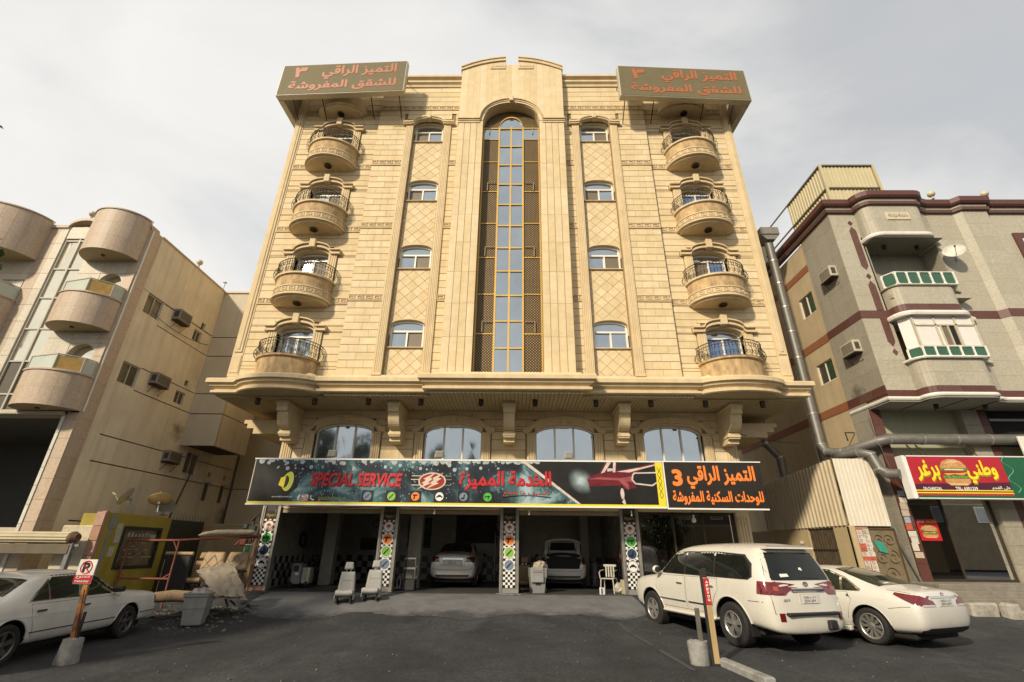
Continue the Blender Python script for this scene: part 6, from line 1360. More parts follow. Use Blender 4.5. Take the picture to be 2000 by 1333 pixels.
def burger_sign():
    y = .60; x0, x1, zb, zt = 13.15, 16.55, 2.84, 4.20
    o = root('burger_signboard', 'red and green lit burger shop signboard with yellow lettering above the dark shop window', 'sign', (15, y, zb))
    b = MB(); b.bev(x0-.10, x1+.7, y+.005, y+.30, zb, zt, .012); b.build('sign_box', PAPER, o)
    b = MB(); b.box(x0-.0, x1+.7, y-.02, y+.004, zt-.035, zt); b.box(x0, x1+.7, y-.02, y+.004, zb, zb+.03); b.box(x0-.1, x0+.03, y-.02, y+.004, zb, zt); b.build('sign_trim', PAPER, o)
    grad = mat('sign_crimson', (.40,.016,.028), rough=.35, var=.10, scale=1, bump=0)
    f = MB(); f.box(x0+.03, x1-.28, y-.010, y-.0, zb+.03, zt-.035); f.build('red_panel', grad, o)
    f = MB(); f.poly([(x0+.03,y-.011,zb+.22),(x1-.3,y-.011,zb+.22),(x1-.3,y-.011,zb+.52),(x0+.03,y-.011,zb+.45)]); f.build('purple_panel', mat('sign_purple', (.07,.012,.03), rough=.35, bump=0), o)
    f = MB(); f.box(x1-.30, x1+.7, y-.012, y, zb+.03, zt-.035); f.box(x0+.03, x1-.3, y-.013, y-.001, zb+.03, zb+.10); f.build('green_panel', mat('sign_green', (.012,.10,.045), rough=.35, bump=0), o)
    f = MB(); f.box(x0+.03, x1-.3, y-.016, y-.002, zb+.24, zb+.275); f.box(x0+.03, x1-.3, y-.016, y-.002, zb+.165, zb+.2); f.build('yellow_stripe', YEL, o)
    t = MB(); 
    for i in range(24): t.box(x0+.15+i*.125, x0+.15+i*.125+.06, y-.015, y-.012, zb+.105, zb+.15)
    tag(t.build('small_ornament', BROWNR, o), kind='stuff')
    GD = mat('print_gold_shade', (.30,.20,.01), bump=0)
    for w_, a, b_, z0, z1 in ((shape_ar('برغر'), 13.38, 14.12, 3.38, 4.06), (shape_ar('وطني'), 15.0, 15.98, 3.32, 4.06)):
        text_mesh(w_, a+.015, b_+.015, z0-.05, z1-.05, y-.014, bold=.035).build('lettering_shade', GD, o); text_mesh(w_, a, b_, z0, z1, y-.02, bold=.035).build('lettering', mat('print_bright_yellow', (.85,.66,.02), rough=.35, bump=0), o)
    text_mesh('ON CHARCOAL', 13.42, 14.02, 3.11, 3.20, y-.014, bold=.03).build('lettering', PAPER, o); text_mesh('TEL: 6301239', 14.45, 15.16, 3.11, 3.21, y-.014, bold=.03).build('lettering', PAPER, o); text_mesh(shape_ar('على الفحم'), 15.62, 16.2, 3.10, 3.24, y-.014, bold=.02).build('lettering', PAPER, o)
    burger(o, 14.62, 3.66, .45, .43, y-.013)
    s = MB(); pp = [(16.4+.13*sin(i*.55), y-.016, zb+.2+i*.05) for i in range(24)]; s.tube(pp, .012, 4); s.build('green_flourish', mat('sign_mint', (.10,.34,.22), bump=0), o)
    s = MB()
    for x in (13.55, 13.85, 15.5): s.tube([(x,y+.15,zt),(x+.12,1.0,zt+.45)], .016, 5); s.tube([(x+.25,y+.15,zt),(x+.12,1.0,zt+.45)], .016, 5)
    s.build('strut', BROWN, o)
    o = root('next_shop_sign', 'edge of a tall pale signboard cut off at the right of the burger sign', 'sign', (17.6, .95, 3)); b = MB(); b.bev(17.5, 19.5, .92, 1.0, 2.3, 4.95, .015); b.build('sign_box', ALUW, o); b = MB(); b.box(17.65, 19.4, .91, .919, 2.5, 4.8); b.build('sign_face', mat('sign_slate', (.10,.10,.10), bump=0), o)
burger_sign()
# ------------------------------------------------------------------ passage between the houses: fence, gate, ducts
def passage():
    CR = mat('corrugated_cream', (.50,.42,.28), rough=.55, var=.07, scale=2, streak=.35, scol=(.27,.18,.08)); CW = mat('corrugated_white', (.66,.61,.50), rough=.5, var=.05, scale=2, streak=.3, scol=(.38,.28,.15))
    o = root('passage_fence', 'corrugated cream sheet fence over a plastered wall in the passage right of the block', 'fence', (11.3, 3.5, 0)); X = 11.3
    y = 1.55
    n = 24; w = .225
    for i in range(n):     # each corrugated sheet rib is a trapezoid
        ya = 1.55+i*w; t = MB(); zt_ = 4.22-.012*i
        t.prism([(X, ya), (X-.0, ya+.04), (X-.055, ya+.07), (X-.055, ya+.155), (X, ya+.185), (X, ya+w-.002), (X+.01, ya+w-.002), (X+.01, ya)], 'z', 2.07, zt_+random.uniform(-.01,.01)); t.build('sheet_rib', CR, o)
    wall_x(o, X, 1.5, 8.5, -.4, 2.06, [(2.32,3.9,-.4,2.03)], mat('passage_render', (.46,.36,.20), rough=.9, var=.08, scale=2, streak=.25), sgn=-1, depth=.18)
    d = MB(); d.box(X+.06, X+.09, 2.34, 3.88, -.3, 2.0)
    do = d.build('gate', mat('rusty_gate', (.075,.055,.03), rough=.7, var=.4, scale=6), o)
    for i in range(9): t = MB(); t.box(X+.03, X+.058, 2.42+i*.17, 2.46+i*.17, -.25, 1.98); t.build('gate_bar', MATS['rusty_gate'], do)
    for z in (.5, 1.3): t = MB(); t.box(X+.02, X+.03, 2.36, 3.86, z, z+.05); t.build('gate_rail', BROWN, do)
    l = MB(); l.sphere((X-.06, 4.35, 1.55), .09, 10, 6); l.tube([(X,4.35,1.6),(X-.06,4.35,1.55)], .02, 5); l.build('wall_lamp', MATS['lamp_beige'], o)
    o = root('sheet_front', 'pale corrugated sheet closing the passage above the scroll gate', 'sheet', (12, 1.5, 2))
    for i in range(10):
        xa = 11.36+i*.136; t = MB(); t.prism([(xa,1.5),(xa+.02,1.5),(xa+.035,1.482),(xa+.09,1.482),(xa+.105,1.5),(xa+.134,1.5),(xa+.134,1.51),(xa,1.51)], 'z', 2.05, 4.24-.0*i); t.build('sheet_rib', CW, o)
    b = MB(); b.box(11.34, 12.74, 1.515, 1.56, 2.05, 2.10); b.build('sheet_frame', BROWN, o)
    # scroll gate plastered with notices
    o = root('scroll_gate', 'brown iron gate with scrolls and pasted notices under the pale sheet', 'gate', (12, 1.5, 0))
    b = MB(); b.box(11.9, 12.78, 1.52, 1.55, -.3, 1.98); go = b.build('gate_panel', mat('gate_brown', (.17,.13,.075), rough=.6, var=.2, scale=5), o)
    s = MB()
    for cx, cz, r, a0, dr in ((12.15,1.6,.20,0,1),(12.5,1.6,.20,pi,-1),(12.15,1.1,.22,pi/2,1),(12.5,1.1,.22,pi/2,-1),(12.3,.6,.24,0,1)):
        s.tube([(cx+(r*(1-k/26))*cos(a0+dr*k*.42), 1.505, cz+(r*(1-k/26))*sin(a0+dr*k*.42)) for k in range(22)], .014, 4)
    s.box(11.9, 12.78, 1.49, 1.52, 1.94, 1.99); s.box(12.74, 12.79, 1.49, 1.52, -.3, 1.98); s.build('scrollwork', mat('gate_bronze', (.12,.085,.04), rough=.5, metal=.4), o)
    b = MB(); b.bev(11.48, 11.9, 1.46, 1.6, -.4, 2.02, .01); pw = b.build('gate_post', PINK, o)
    b = MB(); b.bev(11.3, 11.47, 1.44, 1.6, -.4, 2.04, .01); b.build('gate_post', MATS['passage_render'], o)
    rg = random.Random(21); k = 0
    PA = [mat('notice_white', (.56,.53,.45), var=.2, scale=25, bump=.05), mat('notice_cream', (.46,.40,.30), var=.25, scale=25), mat('notice_red', (.48,.10,.05), var=.5, scale=30), mat('notice_blue', (.30,.36,.44), var=.35, scale=30)]
    for zz in frange(.1, 1.78, 13):
        for xx in (11.49, 11.69):
            w_ = rg.uniform(.16,.22); k += 1
            t = MB(); t.box(xx, xx+w_, 1.452-.0003*k, 1.459-.0003*k, zz, zz+rg.uniform(.13,.19)); po = t.build('paper_notice', rg.choices(PA, (6,3,1,1))[0], o)
            t = MB()
            for r in range(3): zq = zz+.03+r*.035; t.box(xx+.02, xx+rg.uniform(.08,.15), 1.4505-.0003*k, 1.4515-.0003*k, zq, zq+.014)
            t.build('print_line', mat('notice_ink', (.10,.08,.10), bump=0) if k % 3 else MATS['notice_red'], po)
    t = MB(); t.poly([(11.98,1.484,1.62),(12.28,1.48,1.55),(12.36,1.47,1.22),(12.1,1.475,1.28)]); t.build('green_notice', mat('teal_paper', (.03,.25,.19), var=.2, scale=12), o)
    s = MB(); s.tube([(12.72,1.4,2.0),(13.05,1.3,.2)], .025, 6); s.build('thin_pipe', STEEL, o)
    rgx = random.Random(8)
    o = root('poster_strip', 'ragged white notices pasted up the maroon corner beside the burger shop window', 'notices', (13.3, 1.5, 1))
    for i, zz in enumerate(frange(1.1, 3.0, 9)): t = MB(); a = 13.2+rgx.uniform(0,.06); t.box(a, a+rgx.uniform(.18,.28), 1.508-.0004*i, 1.514-.0004*i, zz, zz+rgx.uniform(.17,.24)); t.build('paper_notice', rgx.choices(PA, (7,2,1,1))[0], o)
    # galvanised ducts
    def duct(label, pts, r, step=.9, hood=None, name='ventilation_duct'):
        o = root(name, label, 'duct', pts[0], group='galvanised kitchen ducts')
        b = MB(); b.tube(pts, r, 16); b.build('pipe', DUCT, o, smooth=True, angle=50)
        for i in range(len(pts)-1):
            p, q = Vector(pts[i]), Vector(pts[i+1]); L = (q-p).length; d = (q-p)/L; k = max(1, int(L/step))
            if L < .5: continue
            for j in range(k+1):
                c = p+d*(L*j/k if k else 0); t = MB(); t.tube([c-d*.02, c+d*.02], r+.012, 16); t.build('joint_ring', mat('duct_ring', (.40,.38,.33), rough=.4, metal=.6), o)
        if hood: h = MB(); x, y_, z = hood; h.bev(x-.42, x+.42, y_-.35, y_+.35, z, z+.42, .03); h.prism([(x-.42,z),(x+.42,z),(x+.2,z-.25),(x-.2,z-.25)], 'y', y_-.3, y_+.3); h.build('hood', mat('duct_hood', (.20,.19,.16), rough=.6, streak=.3), o)
    duct('large galvanised duct down the gap and along the front above the burger sign', [(12.05,3,14.6),(12.05,3,5.05),(12.1,2.85,4.72),(12.4,2.4,4.6),(13.05,1.35,4.82),(13.3,1.22,4.88),(26,1.22,4.9)], .185, 1.15, (12.05,3,14.7))
    duct('short galvanised elbow branching down under the large duct', [(12.0,2.3,4.45),(12.35,1.5,4.45),(12.55,1.25,4.35),(12.66,1.2,3.85),(12.78,1.0,3.66),(12.95,.75,3.62)], .16, .5)
    duct('thinner galvanised duct hugging the ochre wall behind the large duct', [(12.75,4.2,12.2),(12.75,4.2,4.6)], .13, 1.3)
    duct('square-headed galvanised duct deeper in the passage', [(11.7,4.6,14.2),(11.7,4.6,8.6)], .17, 1.2, (11.7,4.6,14.3))
    duct('short bent duct in the dark of the passage behind the corrugated fence', [(11.3,5.6,6.6),(11.3,5.6,5.6),(11.7,5.4,4.95),(11.7,5.4,3.9)], .17, .6)
    o = root('wall_hook', 'small dark angle bracket on the ochre wall above the duct', 'bracket', (12.9, 2.6, 5.4)); b = MB(); b.tube([(13.2,2.62,5.42),(12.85,2.62,5.42),(12.87,2.62,5.1)], .025, 5); b.build('bar', BLACKM, o)
passage()
def roof_enclosure():
    o = root('roof_enclosure', 'tall cream corrugated sheet enclosure on the roof of the granite house', 'roof enclosure', (16.4, 3.5, 14.2))
    CY = mat('corrugated_yellowed', (.50,.44,.27), rough=.55, var=.06, scale=2, streak=.3, scol=(.30,.24,.12))
    x0, x1, y0, y1, z0, z1 = 15.2, 17.75, 2.5, 5.5, 14.2, 18.7
    n = 14; w = (x1-x0)/n
    for i in range(n):
        xa = x0+i*w; t = MB(); t.prism([(xa,y0),(xa+w*.12,y0-.03),(xa+w*.3,y0-.03),(xa+w*.42,y0),(xa+w-.002,y0),(xa+w-.002,y0+.01),(xa,y0+.01)], 'z', z0, z1); t.build('sheet_rib', CY, o)
    n = 15; w = (y1-y0)/n
    for i in range(n):
        ya = y0+i*w; t = MB(); t.prism([(x0,ya),(x0-.03,ya+w*.12),(x0-.03,ya+w*.3),(x0,ya+w*.42),(x0,ya+w-.002),(x0+.01,ya+w-.002),(x0+.01,ya)], 'z', z0, z1); t.build('sheet_rib', CY, o)
    f = MB(); m = mat('rail_brown', (.12,.09,.05), rough=.6, var=.2)
    for z in (z1-.03, 17.25, 15.8): f.box(x0-.06, x1+.03, y0-.08, y0-.035, z-.04, z+.04); f.box(x0-.08, x0-.035, y0, 8.3, z-.04, z+.04)
    f.build('rail', m, o); f = MB()
    for x in (x0-.03, x1+.0): f = MB(); f.box(x-.06, x+.06, y0-.1, y0-.03, z0, z1+.02); f.build('post', CY, o)
    f = MB(); f.box(x0, x1, y0+.02, y0+.06, z0, z1-.1); f.box(x1-.05, x1, y0, y1, z0, z1-.1); f.box(x0, x1, y0, y1, z1-.06, z1-.03); f.build('backing', CY, o)
    f = MB(); f.box(15.12, 15.2, 8.0, 9.6, 14, 18.75); f.build('end_sheet', mat('weathered_board', (.14,.14,.10), streak=.4), o)
roof_enclosure()
# kerb stones by the right steps
for i, (x, y, l, h, m) in enumerate(((12.95,-.55,.75,.30,'pale chipped kerb stone beside the rear of the white saloon'), (13.55,-.75,.38,.34,'rounded whitewashed kerb block left of the dark gap'), (14.2,-.9,.9,.22,'low grey kerb stone at the right edge below the steps'))):
    o = root('kerb_stone', m, 'kerb', (x, y, G(x,y)), group='kerb stones by the right steps'); b = MB(); z = G(x, y); b.bev(x-l/2, x+l/2, y-.16, y+.16, z-.1, z+h, .06)
    b.v = [(p[0]+random.uniform(-.02,.02), p[1]+random.uniform(-.02,.02), p[2]+random.uniform(-.02,.02)) for p in b.v]; b.build('stone', mat('painted_kerb', (.34,.32,.27), rough=.9, var=.25, scale=6, bump=.5, bscale=18, dirt=(.12,.11,.09), darea=.5), o)
# ------------------------------------------------------------------ vehicles
def paint(name, col, rough=.28, dirt=0.):
    return mat(name, col, rough=rough, var=.035, scale=2.5, bump=0, spec=.5, coat=.7, streak=dirt, scol=tuple(c*.62 for c in col))
WPAINT = paint('pearl_white_paint', (.60,.575,.50)); W2 = paint('white_paint', (.61,.595,.535)); OLDP = paint('dull_white_paint', (.66,.65,.60), .4, .35); SILV = mat('silver_paint', (.62,.62,.60), rough=.3, var=.04, metal=.3, coat=.6, bump=0)
CGLASS = mat('tinted_car_glass', (.010,.012,.010), rough=.05, var=.1, bump=0, spec=.4); CGLASS2 = mat('green_tint_car_glass', (.022,.027,.016), rough=.05, var=.3, scale=1.5, bump=0, spec=.4)
RUBBER = mat('tyre_rubber', (.017,.016,.015), rough=.8, var=.2, scale=14, bump=.15); ALLOY = mat('alloy_rim', (.46,.45,.42), rough=.32, var=.06, metal=.75, bump=0); ALLOYD = mat('dark_alloy_rim', (.16,.155,.145), rough=.35, metal=.7, bump=0)
CHROME = mat('chrome', (.62,.62,.60), rough=.14, metal=1, bump=0, var=.03); BLKP = mat('black_plastic', (.018,.018,.018), rough=.55, var=.15, bump=0); REDL = mat('red_lens', (.13,.004,.007), rough=.12, var=.3, scale=9, bump=0, coat=.8); CLEARL = mat('clear_lens', (.5,.46,.42), rough=.12, var=.15, bump=0, coat=.8); AMBL = mat('amber_lens', (.55,.17,.02), rough=.15, var=.1, bump=0, coat=.6)
SEAM = mat('panel_gap', (.05,.048,.042), rough=.8, bump=0); PLATE = mat('plate_white', (.60,.59,.54), rough=.4, var=.05, bump=0)
def make_body(stations, arches, mats_):
    """lofted half sections mirrored, subdivided, wheel arches cut; stations front to back lists of 8 (x,y,z)"""
    V = []; F = []; k = 8; ring = 14
    for st in stations:
        L = [Vector(p) for p in st]
        V += [tuple(p) for p in L]+[(p.x, -p.y, p.z) for p in L[6:0:-1]]
    n = len(stations)
    for i in range(n-1):
        for j in range(ring): F.append((i*ring+j, i*ring+(j+1) % ring, (i+1)*ring+(j+1) % ring, (i+1)*ring+j))
    for base in (0, (n-1)*ring):
        lf = [base+i for i in range(8)]; rt = [base]+[base+ring-i for i in range(1, 7)]+[base+7]
        for i in range(7):
            q = [lf[i], lf[i+1], rt[i+1], rt[i]]; u = []
            for a in q:
                if a not in u: u.append(a)
            F.append(tuple(u))
    mb = MB(); mb.add(V, F); me = mb.mesh('body', mats_[0], smooth=True, angle=180)
    o = bpy.data.objects.new('body', me); C.objects.link(o)
    s = o.modifiers.new('s', 'SUBSURF'); s.levels = s.render_levels = 3
    cut = MB()
    for x, z, r in arches:
        for sg in (-1, 1): cut.lathe([(0,.52),(r,.52),(r,1.3),(0,1.3)] if sg > 0 else [(0,-1.3),(r,-1.3),(r,-.52),(0,-.52)], 40, (x,0,z), ax='y', cap=False)
    cm = cut.mesh('cut', DARK); co = bpy.data.objects.new('cut', cm); C.objects.link(co)
    b = o.modifiers.new('b', 'BOOLEAN'); b.operation = 'DIFFERENCE'; b.object = co; b.solver = 'EXACT'; b.material_mode = 'TRANSFER'
    dg = bpy.context.evaluated_depsgraph_get(); dg.update(); out = bpy.data.meshes.new_from_object(o.evaluated_get(dg)); out.name = 'body'
    b.show_viewport = False; b.show_render = False; dg.update(); sm = bpy.data.meshes.new_from_object(o.evaluated_get(dg))
    bm = bmesh.new(); bm.from_mesh(sm); bvh = BVHTree.FromBMesh(bm); bm.free(); bpy.data.meshes.remove(sm)
    bpy.data.objects.remove(o); bpy.data.objects.remove(co)
    out.polygons.foreach_set('use_smooth', [True]*len(out.polygons)); out.set_sharp_from_angle(angle=radians(42))
    return out, bvh
def decal(mb, bvh, poly, view, eps=.003, step=.09, mi=0, skirt=.014):
    """panel that follows the body: 2D outline seen from the side ('l','r'), rear, front or top"""
    P = []; n = len(poly)
    for i in range(n):
        a, b = Vector(poly[i]), Vector(poly[(i+1) % n]); k = max(1, int((b-a).length/step))
        P += [a.lerp(b, t/k) for t in range(k)]
    nb = len(P); x0, x1 = min(p.x for p in P), max(p.x for p in P); y0, y1 = min(p.y for p in P), max(p.y for p in P); G_ = []
    x = x0+step/2
    while x < x1:
        y = y0+step/2
        while y < y1: G_.append(Vector((x, y))); y += step
        x += step
    vs, es, fs, *_ = delaunay_2d_cdt(P+G_, [(i, (i+1) % nb) for i in range(nb)], [list(range(nb))], 1, 1e-5)
    ray = {'l': lambda p: (Vector((p.x,4,p.y)), Vector((0,-1,0))), 'r': lambda p: (Vector((p.x,-4,p.y)), Vector((0,1,0))), 'rear': lambda p: (Vector((-6,p.x,p.y)), Vector((1,0,0))), 'front': lambda p: (Vector((6,p.x,p.y)), Vector((-1,0,0))), 'top': lambda p: (Vector((p.x,p.y,5)), Vector((0,0,-1)))}[view]
    V = []; I = []
    for p in vs:
        o, d = ray(p); h, nn, _, _ = bvh.ray_cast(o, d)
        if h is None: h, nn, _, _ = bvh.find_nearest(o+d*3.2)
        if nn.dot(d) > 0: nn = -nn
        nn = (nn-d*.6).normalized()
        V.append(h+nn*eps); I.append(h-nn*skirt)
    F = [tuple(f) for f in fs]; cnt = {}
    for f in F:
        for i in range(len(f)): e = (f[i], f[(i+1) % len(f)]); cnt[tuple(sorted(e))] = cnt.get(tuple(sorted(e)), 0)+1
    m = len(V); S = [(a, b, m+b, m+a) for (a, b), c in cnt.items() if c == 1]
    mb.add(V+I, F+S, mi)
def line_poly(pts, w):
    """thin strip polygon round an open polyline"""
    P = [Vector(p) for p in pts]; L = []; Rr = []
    for i, p in enumerate(P):
        d = (P[min(i+1, len(P)-1)]-P[max(i-1, 0)]).normalized(); nn = Vector((-d.y, d.x))*w/2; L.append(tuple(p+nn)); Rr.append(tuple(p-nn))
    return L+Rr[::-1]
def wheel_meshes(r, w, rr, kind):
    t = MB(); t.lathe([(rr,-w/2+.01),(rr+.02,-w/2),(r-.03,-w/2),(r-.008,-w/2+.02),(r,-w/2+.045),(r,w/2-.045),(r-.008,w/2-.02),(r-.03,w/2),(rr+.02,w/2),(rr,w/2-.01)], 40, ax='y', cap=False)
    for k in range(40):    # tread blocks
        a = 2*pi*k/40
        for y in (-w/2+.06, 0, w/2-.06): c, s = cos(a), sin(a); q = MB(); q.box(-.014,.014,y-.022,y+.022,r-.004,r+.004); q.xf(Matrix.Rotation(a, 4, 'Y')); t.add(q.v, q.f)
    tm = t.mesh('wheel', RUBBER, smooth=True, angle=35)
    m = MB(); yo = w/2-.012
    m.lathe([(rr+.004,yo+.004),(rr-.01,yo+.01),(rr-.025,yo-.004),(rr-.03,yo-.06),(rr-.03,-w/2)], 40, ax='y', cap=False, mi=0)
    m.lathe([(.0,yo-.10),(rr-.03,yo-.10)], 32, ax='y', cap=False, mi=1); m.lathe([(0,yo-.085),(rr*.62,yo-.085),(rr*.62,yo-.098)], 28, ax='y', cap=False, mi=2)
    m.lathe([(0,yo-.005),(.03,yo-.007),(.065,yo-.02),(.075,yo-.05)], 20, ax='y', cap=False, mi=0)
    def spoke(a, wi, wo, r0, r1, yi, yo_):
        pts = [(r0,-wi),(r1,-wo),(r1,wo),(r0,wi)]; V = []
        for j, (rad, s) in enumerate(pts):
            y = yi if j in (0,3) else yo_
            x, z = rad*cos(a)-s*sin(a), rad*sin(a)+s*cos(a); V += [(x, y, z), (x, y-.05, z)]
        m.add(V, [(0,2,4,6),(0,1,3,2),(2,3,5,4),(4,5,7,6),(6,7,1,0)], 0)
    if kind == 'five_double':
        for k in range(5):
            for d in (-.16,.16): spoke(2*pi*k/5+d+.3, .022, .022, .05, rr-.015, yo-.015, yo-.012)
    elif kind == 'ten':
        for k in range(10): spoke(2*pi*k/10, .012, .022, .05, rr-.015, yo-.02, yo-.008)
    elif kind == 'twenty':
        for k in range(10):
            for d in (-.09,.09): spoke(2*pi*k/10+d, .010, .014, .05, rr-.015, yo-.02, yo-.006)
    else:
        for k in range(5): spoke(2*pi*k/5+.3, .03, .045, .05, rr-.015, yo-.02, yo-.01)
    rm = m.mesh('rim', [ALLOYD if kind == 'five_dark' else ALLOY, DARK, GREYMET], smooth=True, angle=35)
    return tm, rm
def put_wheels(o, xs_, half, z, tm, rm):
    for x in xs_:
        for s in (1, -1): w = inst('wheel', tm, o, (x, s*half, z), (0,0,0 if s > 0 else pi)); inst('rim', rm, w)
def arch_lips(o, arches, half, m, t=.022):
    pass
def part(o, bvh, name, polys, view, m, eps=.003, step=.09, parent=None):
    b = MB()
    for p in (polys if isinstance(polys[0][0], (tuple, list)) else [polys]): decal(b, bvh, p, view, eps, step)
    return b.build(name, m, parent or o, smooth=True, angle=30, recalc=False)
def mirrory(p): return [(x, z) for x, z in p]
def handle(o, parent, x, y, z, m, s, L=.17):
    h = MB(); h.bev(x-L/2, x+L/2, *sorted((y, y+s*.035)), z-.014, z+.014, .01); h.build('handle', m, parent)
def side_hit(bvh, x, z, s): h, n, _, _ = bvh.ray_cast(Vector((x, s*4, z)), Vector((0,-s,0))); return h.y if h else s*.9
def door_mirror(o, x, y, z, s, m, m2):
    b = MB(); b.sphere((x, y+s*.13, z), .11, 12, 8, sc3=(.6,1.0,.8)); b.bev(x-.03, x+.03, *sorted((y-s*.05, y+s*.1)), z-.08, z-.03, .01); b.build('door_mirror', m, o, smooth=True, angle=60)
    b = MB(); b.sphere((x-.055, y+s*.13, z), .09, 10, 6, sc3=(.25,.95,.75)); b.build('mirror_glass', m2, o, smooth=True, angle=60)
# ---- big white off-road car
def offroad():
    f = Vector((-.321,.947)); pos = (5.22, -2.61, -.50)
    o = root('offroad_car', 'big white off-road car with dark windows parked nose to the shop, seen from behind', 'car', pos, rotz=atan2(f.y, f.x), local=True)
    S = lambda x, pts: [((x[i] if isinstance(x, (list, tuple)) else x), *p) for i, p in enumerate(pts)]
    st = [S([-2.36,-2.40,-2.46,-2.43,-2.39,-2.14,-2.11,-2.12], [(0,.34),(.70,.34),(.76,.46),(.78,.86),(.74,1.20),(.60,1.74),(.40,1.82),(0,1.84)]),
          S([-2.28,-2.28,-2.30,-2.25,-2.22,-2.04,-2.02,-2.02], [(0,.31),(.84,.32),(.93,.46),(.945,.88),(.90,1.21),(.72,1.77),(.48,1.86),(0,1.88)]),
          S(-1.9, [(0,.36),(.86,.38),(.965,.52),(.985,.88),(.95,1.21),(.785,1.74),(.54,1.885),(0,1.915)]),
          S(-1.3, [(0,.36),(.86,.38),(.965,.5),(.985,.88),(.955,1.21),(.80,1.74),(.56,1.895),(0,1.93)]),
          S(-.4, [(0,.36),(.86,.38),(.955,.48),(.98,.86),(.955,1.21),(.80,1.74),(.56,1.895),(0,1.93)]),
          S(.35, [(0,.36),(.86,.38),(.955,.48),(.98,.86),(.955,1.2),(.79,1.71),(.55,1.86),(0,1.90)]),
          S(.72, [(0,.36),(.86,.38),(.955,.48),(.98,.86),(.955,1.19),(.76,1.62),(.53,1.78),(0,1.82)]),
          S(1.0, [(0,.36),(.86,.38),(.955,.48),(.98,.86),(.955,1.18),(.78,1.42),(.58,1.52),(0,1.56)]),
          S(1.3, [(0,.36),(.86,.38),(.96,.48),(.985,.86),(.95,1.13),(.82,1.19),(.6,1.22),(0,1.25)]),
          S(1.75, [(0,.36),(.86,.38),(.96,.48),(.985,.86),(.95,1.08),(.80,1.16),(.5,1.18),(0,1.20)]),
          S(2.2, [(0,.4),(.8,.42),(.93,.5),(.955,.82),(.92,1.01),(.78,1.10),(.5,1.13),(0,1.14)]),
          S(2.38, [(0,.4),(.7,.42),(.84,.5),(.87,.8),(.83,.98),(.7,1.05),(.45,1.08),(0,1.09)]),
          S(2.45, [(0,.43),(.62,.44),(.72,.52),(.75,.8),(.70,.96),(.6,1.01),(.4,1.03),(0,1.04)])]
    me, bvh = make_body(st, [(-1.33,.40,.50),(1.50,.40,.49)], [WPAINT]); inst('body', me, o)
    tm, rm = wheel_meshes(.395, .27, .235, 'five_double'); put_wheels(o, (-1.33, 1.50), .835, .395, tm, rm)
    for s, v in ((1,'l'),(-1,'r')):
        part(o, bvh, 'window_trim', [(1.16,1.235),(.62,1.70),(.1,1.735),(-1.0,1.735),(-1.78,1.69),(-1.98,1.52),(-2.0,1.28),(-1.9,1.225)], v, BLKP, .002)
        for nm, p in (('front_window', [(1.06,1.255),(.62,1.655),(.12,1.70),(.10,1.255)]), ('rear_window', [(.04,1.255),(.05,1.70),(-.88,1.70),(-.92,1.25)]), ('quarter_window', [(-.97,1.25),(-.94,1.70),(-1.75,1.655),(-1.93,1.5),(-1.95,1.29),(-1.87,1.245)])): part(o, bvh, nm, p, v, CGLASS, .005)
        d1 = [(1.25,1.19),(.08,1.20),(.08,.53),(1.0,.53),(1.1,.62),(1.22,.9)]; d2 = [(.04,1.20),(-1.02,1.20),(-1.02,.98),(-.9,.86),(-.78,.66),(-.74,.53),(.04,.53)]
        for p, hx in ((d1,.26),(d2,-.82)):
            part(o, bvh, 'door_gap', [(a*1.0+(.008 if a > (p[0][0]+p[1][0])/2 else -.008), z+(.008 if z > .9 else -.008)) for a, z in p], v, SEAM, .0015); d = part(o, bvh, 'door', p, v, WPAINT, .0035)
            handle(o, d, hx, side_hit(bvh, hx, 1.05, s)+s*.01, 1.05, CHROME, s, .2)
            part(o, bvh, 'chrome_strip', [(p[1][0]+(.02 if hx > 0 else -.02)*(1 if hx > 0 else -1)*1, .655), (max(q[0] for q in p)-.12, .665), (max(q[0] for q in p)-.12, .70), (p[1][0]+.02, .69)] if hx > 0 else [(-.74,.655),(.0,.66),(.0,.695),(-.74,.69)], v, CHROME, .012, parent=d)
        b = MB(); b.bev(-.85, 1.0, *sorted((s*.80, s*1.0)), .40, .47, .025); b.build('running_board', WPAINT, o)
        part(o, bvh, 'fuel_flap' if s > 0 else 'side_seam', [(-1.45,1.16),(-1.72,1.16),(-1.72,.98),(-1.45,.98)] if s > 0 else line_poly([(-1.9,1.15),(-1.9,.8)], .01), v, WPAINT if s > 0 else SEAM, .002)
        part(o, bvh, 'body_seam', line_poly([(-1.86,.86),(-2.2,.86),(-2.34,.87)], .012), v, SEAM, .002)
        door_mirror(o, 1.02, s*.93, 1.31, s, WPAINT, BLKP)
        part(o, bvh, 'indicator', [(2.2,.93),(2.37,.9),(2.36,1.02),(2.22,1.04)], v, AMBL, .006)
        for ax, r in ((-1.33,.50),(1.50,.49)):      # arch lips
            b = MB(); b.tube([(ax+(r+.0)*cos(t), side_hit(bvh, ax+(r+.02)*cos(t), max(.5, .40+(r+.02)*sin(t)), s)-s*.004, .40+(r+.0)*sin(t)) for t in [lerp(.12, pi-.12, i/20) for i in range(21)]], .018, 6); b.build('arch_lip', WPAINT, o, smooth=True)
    part(o, bvh, 'tailgate_gap', [(-.82,.67),(.82,.67),(.83,1.22),(.66,1.79),(-.66,1.79),(-.83,1.22)], 'rear', SEAM, .0015); part(o, bvh, 'tailgate', [(-.81,.68),(.81,.68),(.82,1.22),(.65,1.78),(-.65,1.78),(-.82,1.22)], 'rear', WPAINT, .004)
    part(o, bvh, 'rear_screen', [(-.71,1.235),(.71,1.235),(.72,1.28),(.60,1.73),(-.60,1.73),(-.72,1.28)], 'rear', CGLASS, .008)
